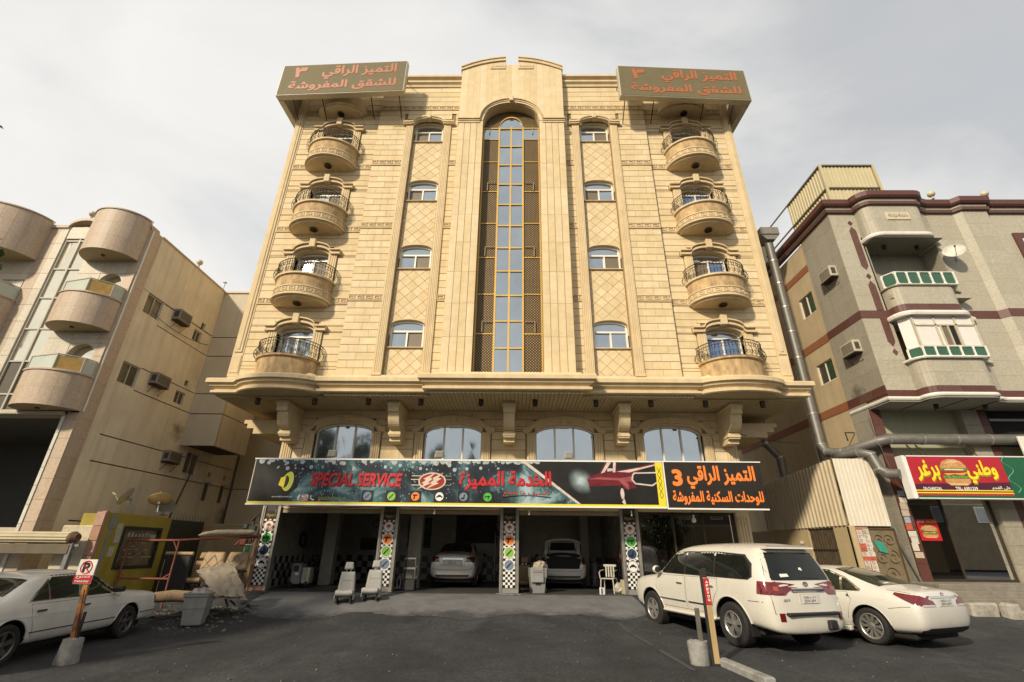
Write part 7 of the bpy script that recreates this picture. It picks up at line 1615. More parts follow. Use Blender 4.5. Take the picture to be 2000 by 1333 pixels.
    for s, v in ((1,'l'),(-1,'r')):
        q = [(s*.56,.985),(s*.765,.985),(s*.755,1.20),(s*.66,1.22)]; part(o, bvh, 'tail_light', q, 'rear', REDL, .014, .05)
        part(o, bvh, 'tail_light', [(-2.385,.985),(-2.10,1.0),(-2.11,1.22),(-2.375,1.2)], v, REDL, .014, .04); part(o, bvh, 'indicator', [(s*.66,1.06),(s*.755,1.06),(s*.75,1.13),(s*.66,1.13)], 'rear', mat('amber_red_lens', (.35,.05,.01), rough=.15, bump=0, coat=.8), .017, .05)
        part(o, bvh, 'reflector', [(s*.66,.56),(s*.755,.56),(s*.755,.69),(s*.66,.69)], 'rear', mat('dark_red_lens', (.11,.004,.008), rough=.2, bump=0, coat=.5), .02, .05)
    xr = lambda y, z: bvh.ray_cast(Vector((-6,y,z)), Vector((1,0,0)))[0].x
    b = MB(); b.bev(xr(0,1.04)-.045, xr(0,1.04)+.02, -.40, .40, 1.045, 1.11, .02); b.build('chrome_bar', CHROME, o)
    b = MB(); b.bev(xr(0,.9)-.012, xr(0,.9), -.26, .26, .83, 1.02, .008); b.build('plate_recess', WPAINT, o); xp = xr(0,.9)-.016
    b = MB(); b.bev(xp-.008, xp, -.19, .19, .845, .985, .005); po = b.build('number_plate', PLATE, o)
    plate_text(po, xp-.009, -.17, .17, .85, .98)
    b = MB(); x = xr(0,1.17)-.022
    for a, bb, r in ((.06,.038,.006),(.022,.036,.005),(.05,.014,.005)): b.tube([(x, a*cos(t), 1.17+bb*sin(t)+(.014 if a == .05 else 0)) for t in [2*pi*i/18 for i in range(18)]], r, 5, closed=True)
    b.build('emblem', CHROME, o)
    t = text_mesh('GX.R', -.62, -.46, .88, .925, 0, bold=.02); t.xf(Matrix(((0,1,0,xr(.55,.9)-.01),(-1,0,0,0),(0,0,1,0),(0,0,0,1)))); t.build('badge', GREYMET, o)
    b = MB(); b.bev(xr(0,.6)-.05, xr(0,.6)+.08, -.62, .62, .645, .70, .015); b.build('bumper_step', BLKP, o)
    b = MB(); b.bev(-2.50,-2.38,-.50,-.30,.40,.56,.02); b.tube([(-2.52,-.36,.48),(-2.46,-.36,.48)], .045, 8); b.build('tow_socket', BLKP, o)
    b = MB(); b.prism([(-2.02,1.87),(-2.22,1.83),(-2.23,1.80),(-2.05,1.79)], 'y', -.60, .60); b.build('roof_spoiler', WPAINT, o)
    part(o, bvh, 'wiper', line_poly([(.05,1.30),(-.45,1.27)], .025), 'rear', BLKP, .016); part(o, bvh, 'sticker', [(.30,1.30),(.50,1.29),(.50,1.345),(.32,1.35)], 'rear', PAPER, .011); part(o, bvh, 'sticker', [(-.02,1.42),(-.10,1.40),(-.10,1.45),(-.05,1.46)], 'rear', PAPER, .011)
    for s in (-1, 1): b = MB(); b.box(-1.80, -1.775, *sorted((s*.74, s*.93)), .24, .42); b.build('mud_flap', BLKP, o)
    b = MB(); b.bev(-1.9, 2.0, -.75, .75, .26, .42, .03); b.build('underbody', DARK, o)
def plate_text(po, x, y0, y1, z0, z1):
    M_ = Matrix(((0,1,0,x),(-1,0,0,0),(0,0,1,0),(0,0,0,1)))
    for body, u0, u1, v0, v1 in (('٢٥٧٤', .06,.42,.56,.92), (shape_ar('ا ل م'), .5,.9,.56,.92), ('2574', .06,.42,.1,.46), ('LJM', .5,.86,.1,.46)):
        t = text_mesh(body, lerp(y0,y1,u0), lerp(y0,y1,u1), lerp(z0,z1,v0), lerp(z0,z1,v1), 0, bold=.02, depth=0); t.xf(M_); t.build('plate_characters', mat('plate_ink', (.05,.05,.06), bump=0), po, recalc=False)
offroad()
def sedan_stations(k=1.0):
    S = lambda x, pts: [((x[i] if isinstance(x, (list, tuple)) else x), *p) for i, p in enumerate(pts)]
    return [S([-2.28,-2.32,-2.42,-2.44,-2.41,-2.38,-2.36,-2.36], [(0,.30),(.66,.30),(.76,.42),(.80,.68),(.70,.92),(.55,1.0),(.35,1.03),(0,1.04)]),
          S([-2.2,-2.22,-2.30,-2.32,-2.30,-2.28,-2.27,-2.27], [(0,.25),(.76,.26),(.855,.40),(.89,.68),(.81,.94),(.66,1.03),(.42,1.065),(0,1.075)]),
          S(-1.75, [(0,.22),(.80,.23),(.885,.38),(.92,.70),(.865,.96),(.70,1.06),(.48,1.10),(0,1.12)]),
          S(-1.4, [(0,.2),(.80,.22),(.89,.37),(.925,.70),(.88,.96),(.70,1.12),(.5,1.17),(0,1.20)]),
          S(-.95, [(0,.2),(.80,.22),(.885,.37),(.92,.70),(.885,.95),(.66,1.30),(.5,1.35),(0,1.38)]),
          S(-.5, [(0,.2),(.80,.22),(.88,.36),(.915,.70),(.885,.945),(.645,1.38),(.48,1.435),(0,1.455)]),
          S(.05, [(0,.2),(.80,.22),(.88,.36),(.915,.69),(.885,.935),(.64,1.39),(.47,1.45),(0,1.475)]),
          S(.45, [(0,.2),(.80,.22),(.88,.36),(.915,.68),(.885,.925),(.64,1.34),(.47,1.40),(0,1.43)]),
          S(.95, [(0,.2),(.80,.22),(.88,.36),(.915,.67),(.88,.91),(.70,1.13),(.52,1.19),(0,1.22)]),
          S(1.4, [(0,.2),(.80,.22),(.885,.36),(.92,.66),(.87,.88),(.74,.96),(.52,1.0),(0,1.03)]),
          S(1.9, [(0,.22),(.78,.23),(.87,.36),(.90,.62),(.85,.82),(.70,.89),(.45,.92),(0,.94)]),
          S(2.3, [(0,.24),(.66,.25),(.77,.36),(.80,.58),(.74,.72),(.6,.78),(.4,.82),(0,.84)]),
          S(2.44, [(0,.28),(.5,.29),(.6,.38),(.62,.55),(.57,.66),(.48,.71),(.3,.74),(0,.75)])]
def white_saloon():
    f = Vector((-.40,.917)).normalized(); l = Vector((-f.y, f.x)); RL = Vector((7.83, -3.71)); c = RL+f*1.38-l*.88
    o = root('white_saloon', 'white modern saloon with slanted red tail lights beside the off-road car', 'car', (c.x, c.y, -.50), rotz=atan2(f.y, f.x), local=True)
    me, bvh = make_body(sedan_stations(), [(-1.38,.335,.405),(1.44,.335,.40)], [W2]); inst('body', me, o); tm, rm = wheel_meshes(.335, .225, .235, 'twenty'); put_wheels(o, (-1.38, 1.44), .795, .335, tm, rm)
    for s, v in ((1,'l'),(-1,'r')):
        part(o, bvh, 'window_trim', [(1.22,.935),(.45,1.345),(0,1.395),(-.5,1.375),(-.92,1.245),(-1.30,1.015),(-1.28,.975)], v, CHROME if s > 0 else BLKP, .002)
        for nm, p in (('front_window', [(1.10,.95),(.45,1.32),(.12,1.36),(.09,.96)]), ('rear_window', [(.04,.96),(.07,1.365),(-.5,1.35),(-.80,1.25),(-.86,.975)]), ('quarter_window', [(-.91,.978),(-.86,1.23),(-.92,1.215),(-1.24,1.01),(-1.22,.985)])): part(o, bvh, nm, p, v, CGLASS2, .005)
        d1 = [(1.22,.90),(.07,.93),(.07,.30),(1.0,.30),(1.15,.5)]; d2 = [(.03,.93),(-1.0,.945),(-1.08,.80),(-.98,.62),(-.92,.45),(-.88,.30),(.03,.30)]
        for p, hx in ((d1,.25),(d2,-.72)):
            part(o, bvh, 'door_gap', [(a+(.007 if a > (p[0][0]+p[1][0])/2 else -.007), z+(.007 if z > .6 else -.007)) for a, z in p], v, SEAM, .0015); d = part(o, bvh, 'door', p, v, W2, .0035); handle(o, d, hx, side_hit(bvh, hx, .82, s)+s*.01, .82, CHROME, s, .2)
        b = MB(); b.bev(-.92, .98, *sorted((s*.78, s*.895)), .19, .29, .02); b.build('side_skirt', W2, o)
        part(o, bvh, 'fuel_flap', [(-1.62,.88),(-1.82,.88),(-1.82,.73),(-1.62,.73)], v, W2, .002); door_mirror(o, 1.0, s*.87, 1.02, s, W2, BLKP)
        q = [(-2.46,.80),(-2.30,.80),(-1.93,.965),(-1.95,1.0),(-2.38,.955)]; part(o, bvh, 'tail_light', q, v, REDL, .010, .05)
        part(o, bvh, 'tail_light', [(s*.36,.795),(s*.80,.80),(s*.80,.93),(s*.66,.955),(s*.40,.87)], 'rear', REDL, .012, .05); part(o, bvh, 'reversing_lens', [(s*.36,.775),(s*.72,.775),(s*.70,.805),(s*.40,.805)], 'rear', CLEARL, .014, .05)
        for ax, r in ((-1.38,.405),(1.44,.40)):
            b = MB(); b.tube([(ax+r*cos(t), side_hit(bvh, ax+(r+.02)*cos(t), max(.36, .335+(r+.02)*sin(t)), s)-s*.005, .335+r*sin(t)) for t in [lerp(.15, pi-.15, i/20) for i in range(21)]], .013, 6); b.build('arch_lip', W2, o, smooth=True)
    part(o, bvh, 'rear_screen', [(-.98,-.60),(-.62,-.50),(-.62,.50),(-.98,.60),(-1.62,.66),(-1.70,.4),(-1.73,0),(-1.70,-.4),(-1.62,-.66)], 'top', CGLASS2, .006)
    part(o, bvh, 'boot_gap', line_poly([(-1.78,-.72),(-2.28,-.70)], .01), 'top', SEAM, .002); part(o, bvh, 'boot_gap', line_poly([(-1.78,.72),(-2.28,.70)], .01), 'top', SEAM, .002)
    part(o, bvh, 'sticker', [(-1.55,.25),(-1.60,.25),(-1.60,.42),(-1.55,.42)], 'top', PAPER, .009)
    xr = lambda y, z: bvh.ray_cast(Vector((-6,y,z)), Vector((1,0,0)))[0].x
    part(o, bvh, 'plate_recess', [(-.36,.76),(.36,.76),(.38,.92),(-.38,.92)], 'rear', W2, .003); part(o, bvh, 'chrome_bar', [(-.42,.915),(.42,.915),(.40,.955),(-.40,.955)], 'rear', CHROME, .014)
    x = xr(0,.84)-.012; b = MB(); b.bev(x-.008, x, -.22, .22, .775, .905, .005); po = b.build('number_plate', PLATE, o); plate_text(po, x-.009, -.2, .2, .78, .9)
    b = MB(); x = xr(0,.985)-.012
    for a, bb, r in ((.05,.032,.005),(.018,.03,.004)): b.tube([(x, a*cos(t), .985+bb*sin(t)) for t in [2*pi*i/16 for i in range(16)]], r, 5, closed=True)
    b.build('emblem', CHROME, o)
    part(o, bvh, 'bumper_gap', line_poly([(-2.42,.765),(-2.1,.75),(-1.82,.70)], .009), 'l', SEAM, .002); part(o, bvh, 'valance', [(-.74,.29),(.74,.29),(.76,.36),(.62,.40),(-.62,.40),(-.76,.36)], 'rear', BLKP, .012)
    b = MB(); b.bev(-2.1, 2.0, -.72, .72, .16, .27, .03); b.build('underbody', DARK, o)
white_saloon()
def old_saloon():
    f = Vector((-.062,.998)); pos = (-9.30, -4.58, -.665)
    o = root('old_white_saloon', 'old boxy dull white saloon with dark spoked rims parked at the left edge', 'car', pos, rotz=atan2(f.y, f.x), local=True)
    S = lambda x, pts: [((x[i] if isinstance(x, (list, tuple)) else x), *p) for i, p in enumerate(pts)]
    st = [S([-2.50,-2.52,-2.57,-2.56,-2.52,-2.50,-2.5,-2.5], [(0,.32),(.74,.32),(.80,.42),(.82,.66),(.76,.88),(.66,.93),(.45,.945),(0,.95)]),
          S([-2.42,-2.42,-2.46,-2.45,-2.43,-2.42,-2.41,-2.41], [(0,.27),(.80,.28),(.87,.4),(.885,.66),(.84,.90),(.72,.965),(.48,.985),(0,.99)]),
          S(-1.95, [(0,.24),(.82,.25),(.89,.38),(.91,.66),(.87,.92),(.74,.99),(.5,1.01),(0,1.015)]),
          S(-1.62, [(0,.22),(.82,.24),(.895,.37),(.91,.66),(.88,.93),(.74,1.02),(.52,1.05),(0,1.06)]),
          S(-1.12, [(0,.22),(.82,.24),(.895,.36),(.91,.66),(.885,.93),(.68,1.31),(.52,1.36),(0,1.38)]),
          S(-.8, [(0,.22),(.82,.24),(.895,.36),(.91,.66),(.885,.93),(.66,1.36),(.50,1.41),(0,1.43)]),
          S(.0, [(0,.22),(.82,.24),(.895,.36),(.91,.66),(.885,.925),(.655,1.375),(.49,1.425),(0,1.445)]),
          S(.42, [(0,.22),(.82,.24),(.895,.36),(.91,.66),(.885,.92),(.655,1.35),(.49,1.40),(0,1.42)]),
          S(.78, [(0,.22),(.82,.24),(.895,.36),(.91,.66),(.885,.915),(.69,1.15),(.52,1.19),(0,1.21)]),
          S(1.08, [(0,.22),(.82,.24),(.895,.36),(.91,.66),(.88,.91),(.74,.97),(.52,1.0),(0,1.01)]),
          S(1.6, [(0,.24),(.82,.25),(.89,.36),(.905,.64),(.86,.86),(.72,.92),(.5,.945),(0,.955)]),
          S(2.2, [(0,.26),(.80,.27),(.87,.38),(.89,.60),(.845,.83),(.72,.885),(.47,.905),(0,.91)]), S(2.42, [(0,.28),(.80,.29),(.86,.38),(.875,.60),(.83,.80),(.71,.86),(.45,.88),(0,.885)]),
          S(2.47, [(0,.30),(.74,.31),(.80,.40),(.82,.60),(.78,.77),(.66,.82),(.42,.835),(0,.84)])]
    me, bvh = make_body(st, [(-1.50,.32,.40),(1.45,.32,.40)], [OLDP]); inst('body', me, o); tm, rm = wheel_meshes(.32, .215, .215, 'five_dark'); put_wheels(o, (-1.50, 1.45), .79, .32, tm, rm)
    for s, v in ((1,'l'),(-1,'r')):
        part(o, bvh, 'window_trim', [(1.02,.945),(.42,1.335),(0,1.37),(-.72,1.36),(-1.1,1.10),(-1.26,.95)], v, CHROME, .002)
        for nm, p in (('front_window', [(.93,.965),(.42,1.305),(-.02,1.335),(-.06,.965)]), ('rear_window', [(-.14,.965),(-.11,1.338),(-.70,1.33),(-.80,1.265),(-.80,.965)]), ('quarter_window', [(-.84,.965),(-.84,1.235),(-1.05,1.10),(-1.2,.965)])): part(o, bvh, nm, p, v, CGLASS2, .005)
        d1 = [(1.08,.90),(-.08,.905),(-.08,.30),(1.0,.30),(1.08,.5)]; d2 = [(-.12,.905),(-1.18,.91),(-1.14,.72),(-1.03,.5),(-1.0,.30),(-.12,.30)]
        for p, hx in ((d1,.05),(d2,-.98)):
            part(o, bvh, 'door_gap', [(a+(.007 if a > (p[0][0]+p[1][0])/2 else -.007), z+(.007 if z > .6 else -.007)) for a, z in p], v, SEAM, .0015); d = part(o, bvh, 'door', p, v, OLDP, .0035); handle(o, d, hx, side_hit(bvh, hx, .80, s)+s*.01, .80, BLKP, s, .2)
        part(o, bvh, 'side_moulding', line_poly([(2.42,.47),(1.86,.47)], .02), v, BLKP, .008); part(o, bvh, 'side_moulding', line_poly([(1.04,.46),(-1.08,.46)], .018), v, BLKP, .008); part(o, bvh, 'crease', line_poly([(2.3,.70),(-2.4,.74)], .012), v, OLDP, .008)
        part(o, bvh, 'bumper_side', [(2.50,.34),(1.9,.34),(1.9,.46),(2.50,.46)], v, OLDP, .012); part(o, bvh, 'bumper_side', [(-2.55,.34),(-1.95,.34),(-1.95,.52),(-2.55,.52)], v, OLDP, .012)
        part(o, bvh, 'indicator', [(2.30,.62),(2.49,.60),(2.49,.78),(2.33,.79)], v, mat('smoked_red_lens', (.14,.025,.012), rough=.2, bump=0, coat=.5), .008, .05); part(o, bvh, 'fuel_flap', [(-1.78,.82),(-2.02,.82),(-2.02,.67),(-1.78,.67)], v, OLDP, .002)
        b = MB(); b.bev(.72, .90, *sorted((s*.86, s*1.06)), .965, 1.08, .03); b.build('door_mirror', BLKP, o)
        for ax in (-1.50, 1.45):
            b = MB(); b.tube([(ax+.40*cos(t), side_hit(bvh, ax+.42*cos(t), max(.36, .32+.42*sin(t)), s)-s*.004, .32+.40*sin(t)) for t in [lerp(.15, pi-.15, i/20) for i in range(21)]], .016, 6); b.build('arch_lip', OLDP, o, smooth=True)
    part(o, bvh, 'rear_screen', [(-1.14,-.58),(-1.14,.58),(-1.60,.66),(-1.66,.3),(-1.66,-.3),(-1.60,-.66)], 'top', CGLASS, .006); part(o, bvh, 'windscreen', [(.50,-.56),(.50,.56),(.98,.66),(1.05,.3),(1.05,-.3),(.98,-.66)], 'top', CGLASS, .006)
    part(o, bvh, 'sunroof', [(.28,-.40),(.28,.40),(-.25,.40),(-.25,-.40)], 'top', OLDP, .006); part(o, bvh, 'sunroof_edge', line_poly([(.32,-.42),(.32,.42)], .03), 'top', BLKP, .010)
    part(o, bvh, 'grille', [(-.28,.52),(.28,.52),(.28,.80),(-.28,.80)], 'front', CHROME, .012); b = MB(); b.bev(-2.2, 2.2, -.72, .72, .17, .28, .03); b.build('underbody', DARK, o)
old_saloon()
# ---- two silver saloons inside the bays
def garage_car(name, label, pos, rot, open_boot, k=(.90,.92,1.0)):
    o = root(name, label, 'car', pos, rotz=rot, local=True)
    st = [[(x*k[0], y*k[1], z*k[2]) for x, y, z in s_] for s_ in sedan_stations()]
    me, bvh = make_body(st, [(-1.25,.31,.37),(1.28,.31,.37)], [SILV]); inst('body', me, o); tm, rm = wheel_meshes(.31, .195, .20, 'ten'); put_wheels(o, (-1.25, 1.28), .73, .31, tm, rm)
    xr = lambda y, z: bvh.ray_cast(Vector((-6,y,z)), Vector((1,0,0)))[0].x
    for s, v in ((1,'l'),(-1,'r')):
        part(o, bvh, 'side_windows', [(1.0,.95),(.42,1.31),(0,1.36),(-.45,1.345),(-.8,1.23),(-1.12,1.0)], v, CGLASS, .004)
        if not open_boot: q = [(s*.44,.80),(s*.76,.80),(s*.76,.93),(s*.64,.965),(s*.50,.955)]
        else: q = [(s*.58,.76),(s*.76,.76),(s*.76,.95),(s*.66,.98)]
        part(o, bvh, 'tail_light', q, 'rear', mat('dark_tail_lens', (.10,.008,.008), rough=.12, bump=0, coat=.7), .012, .05); part(o, bvh, 'tail_light', [(-2.22,.80),(-1.98,.86),(-1.92,.97),(-2.18,.95)], v, MATS['dark_tail_lens'], .010, .05); door_mirror(o, .9, s*.80, 1.0, s, SILV, BLKP)
    part(o, bvh, 'rear_screen', [(-.88,-.54),(-.56,-.46),(-.56,.46),(-.88,.54),(-1.46,.60),(-1.55,0),(-1.46,-.60)], 'top', CGLASS, .006)
    b = MB(); b.bev(-1.9, 1.8, -.66, .66, .15, .25, .03); b.build('underbody', DARK, o); part(o, bvh, 'bumper_gap', line_poly([(-.70,.60),(-.5,.55),(.5,.55),(.70,.60)], .012), 'rear', SEAM, .003)
    part(o, bvh, 'bumper_vent', [(-.55,.33),(.55,.33),(.6,.40),(-.6,.40)], 'rear', SEAM, .006)
    if not open_boot:
        part(o, bvh, 'plate_recess', [(-.36,.70),(.36,.70),(.34,.88),(-.34,.88)], 'rear', mat('silver_shadow_paint', (.34,.34,.33), rough=.35, metal=.5, bump=0), .004); part(o, bvh, 'chrome_bar', [(-.36,.88),(.36,.88),(.35,.91),(-.35,.91)], 'rear', CHROME, .012)
        x = xr(0,.78)-.012; b = MB(); b.bev(x-.008, x, -.30, .30, .715, .86, .005); po = b.build('number_plate', PLATE, o); plate_text(po, x-.009, -.16, .16, .72, .855)
        part(o, bvh, 'boot_gap', line_poly([(-.42,.68),(-.40,.95),(-.3,.99),(.3,.99),(.40,.95),(.42,.68),(-.40,.67)], .01), 'rear', SEAM, .003)
    else:
        part(o, bvh, 'boot_opening', [(-.54,.62),(.54,.62),(.62,.9),(.56,1.02),(-.56,1.02),(-.62,.9)], 'rear', DARK, .014); part(o, bvh, 'boot_opening', [(-1.62,-.60),(-2.14,-.58),(-2.14,.58),(-1.62,.60)], 'top', DARK, .008)
        # raised lid: curved panel hinged behind the rear screen
        lid = MB(); ny = 12; sec = [(-1.50,1.12),(-1.58,1.28),(-1.72,1.44),(-1.88,1.53),(-2.0,1.55)]; V = []
        for off in (0, .045):
            for x, z in sec:
                for i in range(ny+1): t = lerp(-1, 1, i/ny); V.append((x+off*.6-.08*t*t*-1, t*.66*(1-.10*(z-1.12)), z+off-.10*abs(t)**3))
        W_ = ny+1; n5 = len(sec); F = []
        for h in (0, 1):
            for j in range(n5-1):
                for i in range(ny): a = h*n5*W_+j*W_+i; F.append((a, a+1, a+W_+1, a+W_))
        for i in range(ny):
            for j in (0, n5-1): a = j*W_+i; F.append((a, a+1, a+1+n5*W_, a+n5*W_))
        for j in range(n5-1):
            for i in (0, ny): a = j*W_+i; F.append((a, a+W_, a+W_+n5*W_, a+n5*W_))
        lid.add(V, F); lo = lid.build('boot_lid', SILV, o, smooth=True, angle=40)
        ins = MB(); ins.add([(-1.60,-.46,1.25),(-1.60,.46,1.25),(-1.93,.42,1.50),(-1.93,-.42,1.50)], [(0,1,2,3)]); ins.xf(Matrix.Translation((-.02,0,-.04))); ins.build('lid_lining', BLKP, lo)
        for s in (-1, 1): h = MB(); h.tube([(-1.55,s*.5,1.0),(-1.5,s*.5,1.15),(-1.62,s*.5,1.3)], .014, 5); h.build('hinge', BLKP, o)
garage_car('silver_saloon', 'silver saloon with closed boot backed halfway into the middle bay', (-1.92, 5.05, .0), pi/2, False)
garage_car('silver_saloon', 'silver saloon with its boot lid raised in the right open bay', (2.05, 5.15, .0), pi/2-.03, True)
# ------------------------------------------------------------------ seats, bins, junk, sign posts
FABG = mat('grey_seat_fabric', (.31,.305,.285), rough=.9, var=.06, scale=6, bump=.1, bscale=120); FABG2 = mat('seat_side_vinyl', (.33,.32,.29), rough=.7, var=.06); TANL = mat('tan_leather', (.34,.235,.125), rough=.6, var=.10, scale=5, bump=.1); TAND = mat('tan_leather_dark', (.20,.135,.07), rough=.6, var=.12, scale=5); RUST = mat('red_oxide_frame', (.20,.055,.03), rough=.7, var=.25, scale=9, bump=.15); FOAM = mat('dirty_foam', (.50,.42,.28), rough=.95, var=.18, scale=6, bump=.35, dirt=(.28,.2,.11), darea=.55)
def cushion(mb, w, h, d, n=10, m=10, taper=.88, bulge=.35):
    """upholstered pad: rounded outline in (x,z), thickness along y, front at -y"""
    V = []; F = []
    for side in (-1, 1):
        for j in range(m+1):
            v = j/m
            for i in range(n+1):
                u = 2*i/n-1; hw = w/2*lerp(1, taper, v)*(1-.10*(abs(2*v-1))**6)
                e = max(0, 1-max(abs(u), abs(2*v-1))**5); z = h*v
                y = side*d/2*(.55+.45*sqrt(e)) if e > 0 else side*d*.18
                if side < 0: y += -.05*bulge*(abs(u)**2) + .03*bulge*max(0, 1-(u/.5)**2)
                V.append((u*hw, y, z))
    k = (n+1)*(m+1)
    for s in (0, 1):
        for j in range(m):
            for i in range(n): a = s*k+j*(n+1)+i; F.append((a, a+1, a+n+2, a+n+1))
    for i in range(n):
        for j in (0, m): a = j*(n+1)+i; F.append((a, a+1, a+1+k, a+k))
    for j in range(m):
        for i in (0, n): a = j*(n+1)+i; F.append((a, a+n+1, a+n+1+k, a+k))
    mb.add(V, F)
def car_seat(name, label, pos, rz, fab, lean=.12, group=None, rails=True, back_only=False, rest=True):
    o = root(name, label, 'car seat', pos, rotz=rz, local=True, group=group)
    if not back_only:
        b = MB(); cushion(b, .50, .50, .15, taper=.92); b.xf(Matrix.Translation((0,-.42,.20))@Matrix.Rotation(-pi/2+.22, 4, 'X')); b.xf(Matrix.Translation((0,.46,0)))
        b = MB(); cushion(b, .50, .46, .15, 12, 10, .94); b.xf(Matrix.Translation((0,-.34,.27))@Matrix.Rotation(radians(-101), 4, 'X')); b.build('seat_base', fab, o, smooth=True, angle=60)
        for s in (-.19, .19):
            r = MB(); r.bev(s-.025, s+.025, -.28, .16, .0, .05, .008); r.box(s-.015, s+.015, -.22, -.16, .04, .16); r.box(s-.015, s+.015, .06, .12, .04, .14); r.build('runner', BLKP, o)
        for s in (-1, 1): v = MB(); v.bev(*sorted((s*.235, s*.265)), -.2, .17, .08, .2, .012); v.build('side_shield', FABG2, o)
    b = MB(); cushion(b, .50, .60, .13, 12, 12, .80); M0 = Matrix.Translation((0,.15,.18 if not back_only else 0))@Matrix.Rotation(-lean, 4, 'X'); b.xf(M0); b.build('backrest', fab, o, smooth=True, angle=60)
    i = MB(); cushion(i, .29, .46, .02, 8, 8, .86, 0); i.xf(M0@Matrix.Translation((0,-.062,.07))); i.build('backrest_inset', fab, o, smooth=True, angle=60)
    sm = MB(); sm.box(-.15, .15, -.085, -.079, .37, .38); sm.xf(M0); sm.build('seam', FABG2 if fab is FABG else TAND, o)
    if rest:
        b = MB(); cushion(b, .27, .20, .10, 8, 8, .82, 0); b.xf(M0@Matrix.Translation((0,.0,.66))); b.build('headrest', fab, o, smooth=True, angle=60)
        p = MB()
        for s in (-.06, .06): p.tube([(s,0,.55),(s,0,.70)], .007, 6)
        p.xf(M0); p.build('headrest_post', CHROME, o)
    return o
car_seat('car_seat', 'loose grey car seat standing alone on the apron, the left of the pair', (-4.60,-.05,G(-4.60,-.05)+.006), .20, FABG, group='loose grey car seats')
car_seat('car_seat', 'loose grey car seat nearer the checkered pier, the right of the pair', (-3.90,.22,G(-3.90,.22)+.006), .04, FABG, group='loose grey car seats')
def wheelie_bin():
    x, y = -7.75, -1.75; z = G(x, y); o = root('wheelie_bin', 'grey plastic bin with a crumpled bag on top in front of the scaffold', 'bin', (x, y, z), local=True, rotz=.25)
    b = MB(); V = []
    for zz, w, d in ((0,.20,.20),(.02,.215,.215),(.36,.24,.24),(.37,.25,.25),(.62,.265,.265),(.64,.29,.29),(.70,.29,.29),(.70,.26,.26)): V += [(-w,-d,zz),(w,-d,zz),(w,d,zz),(-w,d,zz)]
    b.add(V, [(4*i+j, 4*i+(j+1) % 4, 4*i+4+(j+1) % 4, 4*i+4+j) for i in range(7) for j in range(4)]+[(0,1,2,3)]); b.build('bin_body', mat('bin_grey', (.27,.265,.24), rough=.6, var=.1, streak=.5, scol=(.12,.11,.09)), o)
    b = MB(); b.bev(-.30, .30, -.30, -.22, .685, .72, .01); b.bev(-.30, -.25, -.22, .3, .685, .72, .01); b.bev(.25, .30, -.22, .3, .685, .72, .01); b.tube([(-.28,.32,.68),(.28,.32,.68)], .02, 6); b.build('rim', PLAST, o)
    b = MB(); rg = random.Random(5); b.sphere((0,.02,.70), .24, 14, 8, sc3=(1,.9,.5)); b.v = [(p[0]+rg.uniform(-.03,.03), p[1]+rg.uniform(-.03,.03), max(.64, p[2]+rg.uniform(-.03,.03))) for p in b.v]; b.build('plastic_bag', mat('crumpled_bag', (.33,.27,.25), rough=.3, var=.4, scale=9, bump=.3), o)
    b = MB()
    for s in (-.22,.22): b.lathe([(0,-.03),(.09,-.03),(.09,.03),(0,.03)], 14, (s,.22,.09), ax='x')
    b.build('wheels', RUBBER, o)
wheelie_bin()
def valet_bin():
    o = root('grey_roll_cart', 'grey two-wheeled workshop cart with a hanging flap beside the open-boot car', 'cart', (1.0, 1.75, -.03), local=True, rotz=.15)
    b = MB(); V = []
    for zz, w, d in ((0,.20,.18),(.42,.25,.2),(.44,.27,.22),(.72,.28,.23),(.72,.24,.19)): V += [(-w,-d,zz),(w,-d,zz),(w,d,zz),(-w,d,zz)]
    b.add(V, [(4*i+j, 4*i+(j+1) % 4, 4*i+4+(j+1) % 4, 4*i+4+j) for i in range(4) for j in range(4)]+[(0,1,2,3)]); b.build('cart_body', PLAST, o)
    f = MB(); f.bev(-.25, .17, -.27, -.235, .30, .74, .02); f.build('flap', mat('flap_grey', (.27,.27,.26), rough=.6, var=.08), o); f = MB(); f.bev(-.19,.12,-.285,-.265,.58,.66,.01); f.build('flap_pocket', PLAST, o)
    rg = random.Random(9); c = MB(); c.sphere((.08,0,.76), .20, 12, 7, sc3=(1,.8,.8)); c.v = [(p[0]+rg.uniform(-.04,.04), p[1]+rg.uniform(-.04,.04), max(.66,p[2]+rg.uniform(-.04,.04))) for p in c.v]; c.build('rag_heap', mat('rag_cream', (.36,.31,.23), rough=.9, var=.3, scale=6), o)
    for s in (-.23,.23): w = MB(); w.lathe([(0,-.025),(.075,-.025),(.085,0),(.075,.025),(0,.025)], 14, (s,-.14,.085), ax='x'); w.build('wheel', RUBBER, o)
    b = MB(); b.bev(-.08,.08,-.205,-.19,.22,.30,.01); b.build('badge', BLKP, o)
valet_bin()
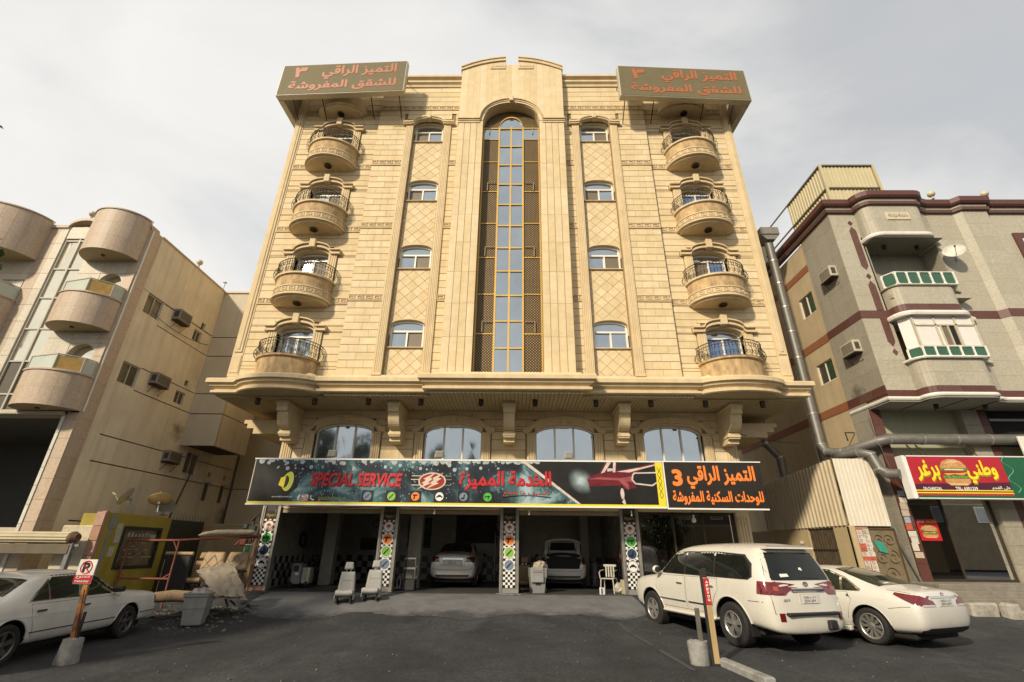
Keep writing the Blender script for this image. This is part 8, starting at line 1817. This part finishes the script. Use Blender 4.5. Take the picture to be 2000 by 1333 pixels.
def plastic_chair():
    o = root('plastic_chair', 'white plastic garden chair with bags leaning on it at the right bay', 'chair', (3.35, 1.95, -.03), local=True, rotz=-.5)
    m = mat('white_plastic', (.46,.44,.38), rough=.5, var=.1, streak=.2); b = MB(); b.bev(-.21,.21,-.20,.20,.40,.43,.012); b.build('seat', m, o)
    for i in range(4): s = MB(); s.bev(-.16+i*.085,-.11+i*.085,.18,.205,.45,.78,.008); s.build('back_slat', m, o)
    b = MB(); b.bev(-.22,.22,.175,.21,.76,.83,.012); b.build('back_rail', m, o)
    for s in (-1,1):
        for yy in (-.18,.18): b = MB(); b.tube([(s*.2,yy,.41),(s*.23,yy*1.1,0)], .02, 6); b.build('leg', m, o)
        b = MB(); b.tube([(s*.22,.19,.66),(s*.24,-.1,.64),(s*.24,-.2,.60),(s*.22,-.2,.42)], .018, 6); b.build('armrest', m, o)
    rg = random.Random(3)
    for i, (x, y, s, c, l) in enumerate(((3.62,1.75,.17,(.40,.37,.31),'pale plastic bag slumped under the white chair'), (3.78,1.95,.15,(.20,.16,.12),'brown bag wedged between the chair and a carton'))):
        q = root('rubbish_bag', l, 'bag', (x,y,-.03), local=True); b = MB(); b.sphere((0,0,s*.8), s, 12, 8, sc3=(1,.9,1)); b.v = [(p[0]+rg.uniform(-.03,.03),p[1]+rg.uniform(-.03,.03),max(0,p[2]+rg.uniform(-.03,.03))) for p in b.v]; b.build('bag', mat('bag_%d' % i, c, rough=.45, var=.3, scale=8), q)
    q = root('carton', 'pale carton standing against the checkered pier behind the bags', 'box', (3.86,1.62,-.03), local=True, rotz=.2); b = MB(); b.bev(-.16,.16,-.13,.13,0,.40,.006); b.build('box', mat('carton_cream', (.42,.36,.26), var=.1), q); b = MB(); b.box(-.15,.15,-.135,-.131,.36,.395); b.build('tape', mat('tape', (.3,.22,.12)), q)
    q = root('small_carton', 'small white and blue packet on the ground by the chair', 'box', (3.02,1.35,-.04), local=True, rotz=.4); b = MB(); b.bev(-.07,.07,-.05,.05,0,.20,.004); b.build('packet', PAPER, q); b = MB(); b.box(-.071,-.02,-.053,-.05,.02,.18); b.build('packet_print', NAVY, q)
plastic_chair()
def extinguisher():
    o = root('fire_extinguisher', 'red fire extinguisher on the wall inside the right open bay', 'fire extinguisher', (4.02, 3.1, .85), local=True)
    b = MB(); b.lathe([(0,0),(.075,0),(.08,.02),(.08,.36),(.05,.42),(.025,.44),(0,.44)], 16, cap=False); b.build('cylinder', mat('extinguisher_red', (.42,.03,.02), rough=.35, bump=0, coat=.4), o, smooth=True); b = MB(); b.tube([(0,0,.44),(0,0,.50),(-.08,0,.52)], .015, 6); b.tube([(0,0,.48),(-.1,-.05,.3),(-.1,-.05,.08)], .012, 6); b.build('valve', BLKP, o)
    b = MB(); b.box(-.05,.05,-.084,-.078,.12,.26); b.build('label', PAPER, o)
extinguisher()
def trolley():
    o = root('tool_trolley', 'grey steam trolley with a black push handle inside the left bay', 'trolley', (-7.1, 2.75, -.03), local=True, rotz=.1)
    b = MB(); b.bev(-.30,.02,-.25,.25,.10,.74,.03); b.build('casing', PLAST, o); b = MB(); b.bev(.04,.32,-.22,.24,.12,.62,.03); b.build('tank', mat('tank_beige', (.36,.34,.28), rough=.5), o)
    b = MB(); b.tube([(-.28,.1,.74),(-.18,.25,1.25),(.12,.25,1.25),(.06,.1,.74)], .022, 8); b.build('push_handle', BLKP, o); b = MB(); b.bev(-.24,-.06,-.27,-.24,.5,.68,.01); b.build('panel', BLKP, o); b = MB(); b.bev(-.16,-.04,-.285,-.26,.38,.46,.01); b.build('label', PAPER, o)
    for s in (-.24,.24): w = MB(); w.lathe([(0,-.03),(.10,-.03),(.10,.03),(0,.03)], 14, (s,-.2,.10), ax='x'); w.build('wheel', RUBBER, o)
    o = root('small_machine', 'dark floor machine with a pale shelf at the foot of the second pier', 'machine', (-3.2, 2.0, -.03), local=True)
    b = MB(); b.bev(-.22,.22,-.18,.18,.0,.34,.03); b.build('motor', BLKP, o); b = MB(); b.bev(-.2,.2,-.15,.15,.62,.68,.01); b.bev(-.2,.2,-.15,.15,.92,.97,.01); b.build('shelf', PLAST, o)
    b = MB()
    for sx in (-.19,.19):
        for sy in (-.14,.14): b.tube([(sx,sy,.3),(sx,sy,.97)], .012, 5)
    b.build('leg', GREYMET, o); b = MB(); b.tube([(-.3+.06*cos(t), -.2, .25+.16*sin(t)) for t in [2*pi*i/16 for i in range(16)]], .014, 6, closed=True); b.build('hose', PLAST, o)
trolley()
def wall_pictures():
    for i, (x0, x1, z0, z1, l, m) in enumerate(((-4.45,-3.45,1.25,2.45,'dark framed poster on the back wall left of the silver saloon',mat('poster_dark', (.05,.055,.05), var=.8, scale=3, bump=0)), (-2.35,-.55,1.45,2.60,'wide dark banner high on the back wall above the silver saloon',mat('banner_dark', (.04,.04,.038), var=.9, scale=2, bump=0)), (-6.5,-5.2,1.15,1.6,'small dark shelf picture on the back wall of the left bay',MATS['poster_dark']))):
        o = root('wall_poster', l, 'poster', ((x0+x1)/2, 6.98, z0)); b = MB(); b.bev(x0, x1, 6.95, 6.985, z0, z1, .01); b.build('backing', m, o); b = MB()
        for q in ((x0,x1,z0,z0+.03),(x0,x1,z1-.03,z1),(x0,x0+.03,z0,z1),(x1-.03,x1,z0,z1)): b.box(q[0],q[1],6.935,6.95,q[2],q[3])
        b.build('frame', BLKP, o)
    o = root('wall_clock', 'round dark clock on the back wall of the left bay', 'clock', (-5.9, 6.98, 2.2)); b = MB(); b.lathe([(0,6.95),(.14,6.95),(.16,6.96),(.16,6.985)], 24, (-5.9,0,2.2), ax='y'); b.build('clock_case', BLKP, o); b = MB(); b.disc((-5.9,6.945,2.2), .13, 24); b.build('dial', mat('dial', (.3,.28,.22), bump=0), o); b = MB(); b.box(-5.905,-5.895,6.938,6.944,2.2,2.3); b.box(-5.9,-5.83,6.938,6.944,2.195,2.205); b.build('hand', BLKP, o)
    # shadowy seat standing inside beside the middle pier
    car_seat('car_seat', 'tan car seat in the shade behind the middle checkered pier', (.62,2.4,-.03), .1, TAND)
    o = root('hose', 'grey hose lying at the foot of the middle pier', 'hose', (.1,1.15,0)); b = MB(); b.tube([(-.3+.9*i/24, 1.18-.22*sin(pi*i/24)-.03*sin(i), G(0,1.1)+.03) for i in range(25)], .014, 6); b.build('hose_line', PLAST, o)
    o = root('bottle_stack', 'dark water drum standing behind the open-boot car', 'drum', (3.25,4.2,0), local=True); b = MB(); b.lathe([(0,0),(.16,0),(.17,.03),(.17,.75),(.15,.8),(.06,.86),(.06,.92),(0,.92)], 18, cap=False); b.build('drum_body', mat('drum_grey', (.09,.09,.09), rough=.4), o, smooth=True); b = MB(); b.lathe([(.172,.3),(.18,.32),(.172,.34)], 18, cap=False); b.build('hoop', GREYMET, o)
wall_pictures()
# ---- junk yard: scaffold, upholstery, torn seat shell
def junk():
    o = root('scaffold_frame', 'red oxide metal frame standing in the junk yard with a foam pad on top', 'frame', (-9.9,-.45,-.4)); z0 = -.58
    def bar(name, a, b_, r=.026): q = MB(); q.tube([a, b_], r, 6); q.build(name, RUST, o)
    bar('post', (-10.92,-.6,z0), (-10.90,-.6,1.38)); bar('post', (-9.45,-.6,z0), (-9.45,-.6,1.40)); bar('post', (-7.75,.55,z0+.1), (-7.75,.55,1.55))
    bar('top_rail', (-10.95,-.6,1.36), (-9.43,-.6,1.38), .03); bar('top_rail', (-9.45,-.6,1.38), (-7.73,.55,1.55), .03); bar('mid_rail', (-10.9,-.6,.38), (-9.45,-.6,.38)); bar('back_rail', (-11.0,.6,1.36), (-7.75,.55,1.5))
    for a, b_ in (((-10.89,-.6,1.2),(-10.74,-.6,1.36)), ((-9.47,-.6,1.15),(-9.62,-.6,1.37)), ((-9.47,-.6,.5),(-9.67,-.6,.38)), ((-10.89,-.6,.55),(-10.75,-.6,.38))): bar('brace', a, b_, .018)
    f = MB(); f.lathe([(0,-.12),(.06,-.12),(.06,-.02),(.04,0),(0,0)], 10, (-9.45,-.6,z0+.02)); f.build('jack_foot', BLACKM, o)
    o = root('foam_pad', 'long cream foam pad lying on top of the red frame', 'pad', (-8.5,.15,1.52)); b = MB(); rg = random.Random(2); n = 18; V = []; F = []
    for i in range(n+1):
        t = i/n; c = Vector((lerp(-9.15,-7.85,t), lerp(-.25,.5,t), lerp(1.50,1.66,t)+.03*sin(t*5)))
        w = .16*(1-.6*abs(2*t-1)**8); h = .085*(1-.7*abs(2*t-1)**8)
        for k in range(10): a = 2*pi*k/10; V.append((c.x-.4*w*cos(a)+rg.uniform(-.008,.008), c.y+w*cos(a), c.z+h*sin(a)+.02+rg.uniform(-.008,.008)))
    F = [(i*10+k, i*10+(k+1) % 10, (i+1)*10+(k+1) % 10, (i+1)*10+k) for i in range(n) for k in range(10)]+[tuple(range(10)), tuple(range(n*10, n*10+10))]
    b.add(V, F); b.build('pad', FOAM, o, smooth=True, angle=70)
    # upright tan seats behind the frame
    car_seat('car_seat', 'tan leather car seat with its headrest, standing behind the red frame', (-9.6,.9,.02), .15, TANL, .05)
    o = root('seat_shell', 'black backed seat shell with a tan top edge leaning beside the tan seat', 'car seat', (-10.05,.5,-.35), local=True, rotz=.1); b = MB(); b.bev(-.38,.38,-.06,.08,.0,1.32,.04); b.build('back_shell', mat('black_vinyl', (.016,.015,.014), rough=.6, var=.2), o); b = MB(); b.tube([(-.40,-.02,1.36),(.40,-.02,1.36)], .055, 10); b.build('top_roll', TANL, o, smooth=True, angle=60); b = MB(); b.box(-.37,-.355,-.075,-.06,.1,1.2); b.build('piping', TANL, o)
    # rear bench backrest with quilting
    o = root('bench_backrest', 'quilted tan rear bench backrest propped up beside the checkered pier', 'car seat', (-8.75,.75,.55), local=True, rotz=.05)
    for i, s in enumerate((-1, 1)):
        b = MB(); cushion(b, .72, .52, .16, 12, 10, .80, .3); b.xf(Matrix.Translation((s*.355,0,.0))@Matrix.Rotation(-.2, 4, 'X')); b.build('backrest_half', TANL, o, smooth=True, angle=60)
        q = MB()
        for a, c_ in (((-.26,.05),(.0,.44)), ((.26,.05),(.0,.44)), ((-.28,.32),(.0,.05)), ((.28,.32),(.0,.05))): q.tube([(s*.355+a[0],-.085+.2*a[1]*.9,a[1]), (s*.355+c_[0],-.085+.2*c_[1]*.9,c_[1])], .007, 4)
        q.build('stitching', TAND, o)
    b = MB(); b.bev(-.7,.7,.0,.12,-.06,.0,.02); b.build('base_board', BLKP, o); b = MB()
    for x in (-.6,.6): b.tube([(x,.05,-.9),(x,.05,-.05)], .02, 5)
    b.build('stand', BLACKM, o)
    # torn seat shell tipped over, on a folded frame
    o = root('torn_seat_cover', 'torn beige seat base tipped up on its metal frame behind the bin', 'seat base', (-7.6,-1.1,-.3)); rg = random.Random(12); V = []; n = 12; m = 10
    A = Vector((-8.35,-1.25,.62)); B_ = Vector((-7.52,-1.05,.86)); Cc = Vector((-7.62,-1.55,-.10)); 
    for j in range(m+1):
        for i in range(n+1):
            u, v = i/n, j/m; p = A.lerp(B_, u); q = Vector((-7.55,-1.6,.05)).lerp(Vector((-6.85,-1.25,.0)), u); c = p.lerp(q, v)+Vector((0,-.10,.14))*sin(pi*v)*.9
            V.append(tuple(c+Vector((rg.uniform(-.03,.03), rg.uniform(-.04,.04), rg.uniform(-.035,.035)))))
    b = MB(); b.add(V, [(j*(n+1)+i, j*(n+1)+i+1, (j+1)*(n+1)+i+1, (j+1)*(n+1)+i) for j in range(m) for i in range(n)]); k = len(b.v)
    b.add([(p[0]+.03, p[1]+.10, p[2]-.09) for p in V], [(j*(n+1)+i, (j+1)*(n+1)+i, (j+1)*(n+1)+i+1, j*(n+1)+i+1) for j in range(m) for i in range(n)])
    b.build('cover', mat('torn_beige', (.36,.30,.22), rough=.9, var=.2, scale=4, bump=.4, dirt=(.16,.12,.08), darea=.52), o, smooth=True, angle=35)
    q = MB(); q.tube([(-8.3,-1.2,.6),(-7.35,-1.3,.0),(-7.2,-1.35,-.2)], .03, 6); q.tube([(-8.2,-1.0,.5),(-7.2,-1.0,-.2)], .025, 6); q.build('seat_frame', BLACKM, o)
    # rolls and scraps on the ground
    o = root('carpet_roll', 'rolled tan carpet lying on the junk behind the old saloon bumper', 'carpet', (-8.6,-1.3,-.15)); b = MB(); b.tube([(-9.1,-1.5,.0),(-8.7,-1.4,.03),(-8.2,-1.25,.0),(-7.85,-1.15,-.03)], [.12,.14,.13,.11], 12); b.build('roll', mat('carpet_tan', (.28,.20,.11), rough=.95, var=.25, scale=12, bump=.5), o, smooth=True, angle=60); b = MB(); b.tube([(-9.12,-1.5,.0),(-9.08,-1.49,.0)], .07, 10); b.build('core', DARK, o)
    rg = random.Random(30)
    SCL = [a+' scrap strip '+b for a, b in (('rusty brown','nearest the carpet roll'),('black','under the torn seat cover'),('rusty brown','under the torn seat cover'),('black','lying flat behind the bin'),('rusty brown','lying flat behind the bin'),('black','at the edge of the apron'),('rusty brown','at the foot of the scaffold post'),('black','at the foot of the scaffold post'),('rusty brown','at the edge of the apron'))]
    for i in range(9):
        x, y = rg.uniform(-9.2,-6.9), rg.uniform(-1.9,-.6); z = G(x,y); L = rg.uniform(.35,.9); a = rg.uniform(-.6,.6); o = root('scrap_bar', SCL[i], 'scrap', (x,y,z+.03+.03*i*.5), local=True, rotz=a, group='scrap under the torn seat')
        b = MB(); b.bev(-L/2, L/2, -.03, .03, 0, .03, .006); b.xf(Matrix.Rotation(rg.uniform(-.12,.12), 4, 'Y')); b.build('bar', BLACKM if i % 2 else MATS['rusty_metal'], o); b = MB(); b.bev(-L/2, -L/2+.05, -.05, .05, -.005, .05, .006); b.build('end_plate', BLACKM, o)
    mb = MB()
    for i in range(150):
        x, y = rg.uniform(-9.4,-6.6), rg.uniform(-2.3,-.3); r = rg.uniform(.015,.05); mb.sphere((x,y,G(x,y)+r*.4), r, 5, 3, sc3=(1.3,.8,.6))
    tag(mb.build('rubble', mat('rubble_grey', (.13,.12,.10), var=.4, scale=20)), kind='stuff')
    # tools and pipes hung beside the left pier
    o = root('wall_junk', 'cluster of dark pipes, a red grinder and rags hanging beside the leftmost checkered pier', 'tools', (-8.3,.9,1)); b = MB(); b.tube([(-8.3,1.0,-.1),(-8.2,1.0,1.0),(-8.25,1.0,2.1)], .035, 6); b.tube([(-8.45,1.1,-.1),(-8.4,1.1,1.9)], .025, 6); b.tube([(-8.15,1.0,1.35),(-8.0,.95,1.7),(-8.1,.95,2.2),(-8.3,.95,2.0)], .03, 6); b.build('pipe', mat('dark_rust', (.06,.035,.02), rough=.7, var=.5, scale=8), o)
    b = MB(); b.bev(-8.5,-8.28,.85,1.0,1.25,1.45,.03); b.tube([(-8.5,.9,1.4),(-8.62,.9,1.25)], .04, 8); b.build('red_grinder', mat('grinder_red', (.17,.045,.03), rough=.5), o); b = MB(); b.bev(-8.35,-8.1,.92,1.05,1.65,1.85,.03); b.bev(-8.55,-8.4,.95,1.05,1.75,1.9,.02); b.build('dark_box', mat('teal_dark', (.02,.035,.035), rough=.6), o); b = MB(); b.tube([(-8.55,.95,1.5),(-8.0,.9,1.55)], .012, 5); b.build('yellow_cord', YEL, o)
    o = root('flood_lamp', 'pale square work lamp hung low beside the leftmost checkered pier', 'floodlight', (-8.2,.95,1.1)); b = MB(); b.bev(-8.32,-8.08,.86,.98,.98,1.3,.02); b.build('housing', MATS['lamp_beige'], o); b = MB(); b.box(-8.29,-8.11,.852,.859,1.06,1.26); b.build('lamp_glass', MATS['green_glass'], o); b = MB(); b.tube([(-8.2,.95,1.3),(-8.2,1.05,1.4)], .015, 5); b.build('bracket', BLACKM, o)
junk()
# ---- homemade sign posts in concrete-filled buckets
CONCB = mat('bucket_concrete', (.26,.255,.235), rough=.9, var=.25, scale=7, bump=.5, bscale=22, dirt=(.11,.105,.095), darea=.52)
def bucket(o, cx, cy, z, r0, r1, h, seed, lean=0):
    rg = random.Random(seed); b = MB(); n = 16; V = []; lv = ((0,r0),(.08,r0*1.04),(.5,(r0+r1)/2),(.92,r1),(1,r1*.97),(1,r1*.5),(1.02,.01))
    for t, r in lv:
        for k in range(n): a = 2*pi*k/n; q = r*(1+rg.uniform(-.05,.05)); V.append((cx+q*cos(a)+lean*t*h, cy+q*sin(a), z+t*h+rg.uniform(-.012,.012)))
    b.add(V, [(j*n+k, j*n+(k+1) % n, (j+1)*n+(k+1) % n, (j+1)*n+k) for j in range(len(lv)-1) for k in range(n)]+[tuple(range(n))]); b.build('concrete_base', CONCB, o, smooth=True, angle=40)
def left_post():
    cx, cy = -7.56, -5.52; z = G(cx,cy); o = root('no_parking_post', 'no parking plate on a leaning striped plank in a concrete bucket by the old saloon', 'sign', (cx,cy,z)); bucket(o, cx-.0, cy, z-.02, .175, .155, .40, 3)
    x0, x1 = cx-.01, cx-.15; zb, zt = z+.34, .98; h = MB(); w = .047
    n = 9
    for i in range(n):
        a, b_ = i/n, (i+1)/n; p = (lerp(x0,x1,a), lerp(zb,zt,a)); q = (lerp(x0,x1,b_), lerp(zb,zt,b_)); mi = (0 if i > 4 else 2) if i % 3 else 0
        h.add([(p[0]-w,cy-.018,p[1]),(p[0]+w,cy-.018,p[1]),(q[0]+w,cy-.018,q[1]),(q[0]-w,cy-.018,q[1]),(p[0]-w,cy+.018,p[1]),(p[0]+w,cy+.018,p[1]),(q[0]+w,cy+.018,q[1]),(q[0]-w,cy+.018,q[1])], [(0,1,2,3),(7,6,5,4),(0,4,5,1),(1,5,6,2),(2,6,7,3),(3,7,4,0)], mi)
    h.build('plank', [mat('orange_paint', (.42,.16,.035), rough=.7, var=.2, scale=8, dirt=(.16,.07,.03), darea=.52), BLACKM, mat('worn_orange', (.22,.09,.035), rough=.8, var=.5, scale=10)], o, recalc=False)
    h = MB(); h.add([(x0+w-.012,cy-.022,zb),(x0+w+.008,cy-.022,zb),(x1+w+.008,cy-.022,zt-.5),(x1+w-.012+.04,cy-.022,zt-.5)], [(0,1,2,3)]); h.box(x0+.03, x0+.07, cy+.0, cy+.03, zb, zb+.45); h.build('black_stripe', BLACKM, o, recalc=False)
    p = MB(); p.bev(cx-.345, cx-.005, cy-.035, cy-.022, .57, .985, .006); po = p.build('sign_plate', mat('plate_enamel', (.66,.64,.58), rough=.4, streak=.25, bump=0), o); y = cy-.036; mx = cx-.18
    r = MB(); r.tube([(mx+.105*cos(t), y, .85+.105*sin(t)) for t in [2*pi*i/30 for i in range(30)]], .011, 5, closed=True); r.tube([(mx-.085,y-.003,.93),(mx+.085,y-.003,.76)], .010, 5); r.build('prohibition_ring', RED, po)
    text_mesh('P', mx-.065, mx+.065, .76, .935, y, bold=.05).build('lettering', INK, po); q = MB(); q.box(cx-.35, cx-.01, y-.002, y, .58, .72); q.build('red_band', RED, po)
    text_mesh(shape_ar('ممنوع'), cx-.31, cx-.05, .66, .71, y-.003, bold=.02).build('lettering', PAPER, po); text_mesh('PARKING', cx-.31, cx-.05, .60, .635, y-.003, bold=.02).build('lettering', PAPER, po)
left_post()
def right_post():
    cx, cy = 3.72, -5.80; z = G(cx,cy); o = root('plank_post', 'upright plank with a red top and white letters beside the off-road car', 'sign', (cx,cy,z)); bucket(o, cx-.25, cy+.09, z-.02, .16, .17, .36, 8)
    b = MB(); b.bev(cx-.041, cx+.053, cy-.023, cy+.023, z+.0, .38, .004); b.build('bare_plank', mat('bare_wood', (.42,.30,.14), rough=.8, var=.15, scale=3, stretch=(6,6,.6), bump=.15, streak=.3), o)
    b = MB(); b.bev(cx-.044, cx+.056, cy-.028, cy+.025, .38, .80, .004); b.build('red_top', mat('red_paint', (.42,.02,.018), rough=.6, var=.12, scale=10), o)
    b = MB(); b.bev(cx-.082, cx-.047, cy-.023, cy+.03, z+.02, .92, .004); b.bev(cx-.046, cx+.035, cy-.02, cy+.023, .81, .96, .004); b.build('black_edge', mat('charred_wood', (.025,.022,.018), rough=.8, var=.3), o)
    for i, ch in enumerate('GOWEPA'): text_mesh(ch, cx-.012, cx+.032, .44+.056*i, .482+.056*i, cy-.029, bold=.05).build('lettering', PAPER, o)
    b = MB(); b.bev(cx-.22, cx-.15, cy+.07, cy+.13, z, .32, .006); b.build('back_stake', mat('grey_wood', (.12,.11,.09), rough=.9, var=.25), o); b = MB(); b.bev(cx-.09, cx+.09, cy-.04, cy+.05, z-.01, z+.03, .01); b.build('foot', BLACKM, o)
    o = root('kerb_bar', 'loose concrete kerb bar lying behind the red-topped plank', 'kerb', (3.75,-6.2,G(3.75,-6.2)), local=True, rotz=-1.44); b = MB(); b.bev(-.62,.75,-.09,.09,-.02,.10,.018); rg = random.Random(4); b.v = [(p[0]+rg.uniform(-.01,.01), p[1]+rg.uniform(-.01,.01), p[2]+rg.uniform(-.006,.006)) for p in b.v]; b.xf(Matrix.Translation((.1,.16,0))); b.build('bar', CONCB, o)
right_post()
# ---- street trees beside and behind the camera (mirrored in the windows, shading the lot)
BARK = mat('bark', (.10,.075,.05), rough=.95, var=.3, scale=8, bump=.6, stretch=(4,4,.6)); LEAFM = mat('foliage', (.055,.085,.025), rough=.6, var=.35, scale=1.5, bump=0, rnd=.25)
def leaf_mesh(seed, h, r, z0, n):
    rg = random.Random(seed); mb = MB(); cl = []
    for i in range(26):
        t = rg.uniform(0,1); zz = z0+(h-z0)*t; rr = r*(sin(pi*min(1,.18+.80*t))**.8)*rg.uniform(.35,1.0); a = rg.uniform(0,2*pi); cl.append((rr*cos(a), rr*sin(a), zz, rg.uniform(.5,1.05)*r*.38))
    for i in range(n):
        c = rg.choice(cl); d = Vector((rg.gauss(0,1), rg.gauss(0,1), rg.gauss(0,.8))); d = d.normalized()*c[3]*rg.uniform(.45,1.05)*1.15; p = Vector(c[:3])+d
        a = Vector((rg.gauss(0,1),rg.gauss(0,1),rg.gauss(0,1))).normalized(); b = a.orthogonal().normalized(); s = rg.uniform(.10,.20); mb.cur = rg.random()
        mb.add([p-a*s, p+b*s*.5, p+a*s, p-b*s*.5], [(0,1,2,3)])
    return mb.mesh('crown', LEAFM, recalc=False), cl
def tree(label, x, y, h, r, z0, seed, n=5200, group='street trees facing the block'):
    z = G(x,y); o = root('street_tree', label, 'tree', (x,y,z), group=group, local=True); me, cl = leaf_mesh(seed, h, r, z0, n); inst('crown', me, o)
    t = MB(); t.tube([(0,0,-.1),(.05,.03,z0*.6),(0,.05,z0),(.1,0,h*.6),(0,0,h*.92)], [.22,.18,.16,.09,.02], 10)
    for c in cl[::3]: t.tube([(0.05,.02,max(z0*.7,c[2]-1.6)), (c[0]*.5,c[1]*.5,c[2]-.6), c[:3]], [.07,.045,.015], 5)
    t.build('trunk', BARK, o, smooth=True, angle=60)
for i, (x, y, h, r, z0, l) in enumerate(((-20,-31,13.2,2.7,2.6,'tall bushy tree mirrored at the left of the first arched window'), (-15.6,-30,12.6,2.2,2.5,'bushy tree mirrored at the right of the first arched window'), (-10.4,-31.5,11.0,1.6,2.2,'slim tree mirrored at the left of the second arched window'), (-7.6,-30,11.6,1.5,2.2,'slim tree mirrored in the middle of the second arched window'), (-4.6,-30.5,11.8,1.5,2.2,'slim dark tree mirrored at the right of the second arched window'), (9.0,-31,7.2,2.4,2.2,'low street tree mirrored dimly in the reception glass'), (15,-32,7.6,2.6,2.2,'low street tree mirrored dimly in the burger shop window'))): tree(l, x, y, h, r, z0, 40+i)
tree('street tree at the left whose leaf tips show at the upper left edge', -12.85,-8.75,12.8,2.4,2.6,77,8000)
def opposite_wall():
    o = root('street_wall', 'tan wall across the street, seen only mirrored in the shop glass', 'wall', (0,-36,-.3)); b = MB(); b.box(-45,45,-36.4,-36,-.6,3.6); b.build('wall_body', mat('tan_street_wall', (.30,.23,.13), rough=.9, var=.1, scale=1, streak=.3), o); b = MB(); b.box(-45,45,-36.45,-35.95,3.6,3.75); b.build('coping', PLAS2, o)
    o = root('street_house', 'plain house across the street, mirrored in the burger shop window', 'building', (55,-44,0)); b = MB(); b.box(34,95,-52,-42,-.5,11); b.build('wall', mat('dark_render', (.14,.11,.07), rough=.9, var=.2, scale=1), o)
    for i in range(8): w = MB(); w.box(38+i*6,39.6+i*6,-41.98,-41.9,4.6,6.4); wo = w.build('window', WHITE, o); w = MB(); w.box(38.1+i*6,39.5+i*6,-41.9,-41.88,4.7,6.3); w.build('pane', GLASSD, wo)
    o = root('low_house', 'low house across the street, mirrored in the reception glass', 'building', (14,-44,0)); b = MB(); b.box(2,30,-52,-42,-.5,8.5); b.build('wall', MATS['dark_render'], o)
    for i in range(6): w = MB(); w.box(4+i*4,5.4+i*4,-41.98,-41.9,4.6,6.2); wo = w.build('window', WHITE, o); w = MB(); w.box(4.1+i*4,5.3+i*4,-41.9,-41.88,4.7,6.1); w.build('pane', GLASSD, wo)
opposite_wall()

# ---- slack cables
def cables():
    for pts, l in ((((-7.6,1.3,2.50),(-6.2,1.3,2.36),(-4.3,1.3,2.52)),'thin slack cable under the lintel of the left bay'), (((-3.6,1.3,2.52),(-2.3,1.3,2.44),(-.3,1.3,2.53)),'thin slack cable under the lintel of the middle bay'), (((-12.95,-.4,9.0),(-12.9,1.2,8.6),(-12.95,3.0,9.1)),'dark cable sagging along the upper beige side wall'), (((13.0,1.4,5.9),(12.9,1.2,4.0),(13.12,.9,2.9)),'loose wire hanging beside the burger sign'), (((8.1,1.6,5.2),(9.6,2.2,4.9),(11.3,3,5.1)),'wire strung across the passage mouth')):
        o = root('cable', l, 'cable', pts[0]); b = MB(); P = [Vector(p) for p in pts]
        b.tube([P[0]*(1-t)*(1-t)+P[1]*2*t*(1-t)+P[2]*t*t for t in [i/14 for i in range(15)]], .011, 4); b.build('wire', BLACKM, o)
cables()

def workshop_clutter():
    o = root('tyre_stack', 'stack of worn tyres against the back wall of the left bay', 'tyres', (-5.3,6.5,0), local=True)
    for i in range(4): b = MB(); z = .11+.2*i; b.lathe([(.2,-.09),(.29,-.1),(.32,-.05),(.32,.05),(.29,.1),(.2,.09)], 24, (.03*(i % 2),.02*i,z), cap=False); b.build('tyre', RUBBER, o, smooth=True, angle=40)
    o = root('tool_rack', 'grey metal rack of bottles on the back wall between the two silver saloons', 'rack', (-.1,6.7,0), local=True); rg = random.Random(6)
    for x in (-.5,.5): b = MB(); b.box(x-.02,x+.02,-.18,.18,0,1.9); b.build('upright', GREYMET, o)
    cols = [mat('bottle_%s' % n, c, rough=.35, bump=0) for n, c in (('blue',(.05,.10,.25)),('yellow',(.45,.35,.05)),('white',(.4,.4,.38)),('red',(.3,.03,.03)))]
    for z in (.4,.85,1.3,1.75):
        b = MB(); b.box(-.5,.5,-.18,.18,z-.015,z); b.build('shelf', GREYMET, o)
        for k in range(6): b = MB(); r = rg.uniform(.035,.055); h = rg.uniform(.16,.28); b.lathe([(0,0),(r,0),(r,h*.7),(r*.4,h*.85),(r*.4,h),(0,h)], 10, (-.4+.16*k,rg.uniform(-.06,.06),z), cap=False); b.build('bottle', rg.choice(cols), o, smooth=True, angle=40)
    o = root('coiled_hose', 'dark air hose coiled on the left wall of the workshop', 'hose', (-7.9,4.2,1.5)); b = MB()
    b.tube([(-7.93+.002*i,4.2+.26*cos(i*.5),1.5+.26*sin(i*.5)) for i in range(50)], .016, 5); b.build('hose_line', BLACKM, o)
workshop_clutter()
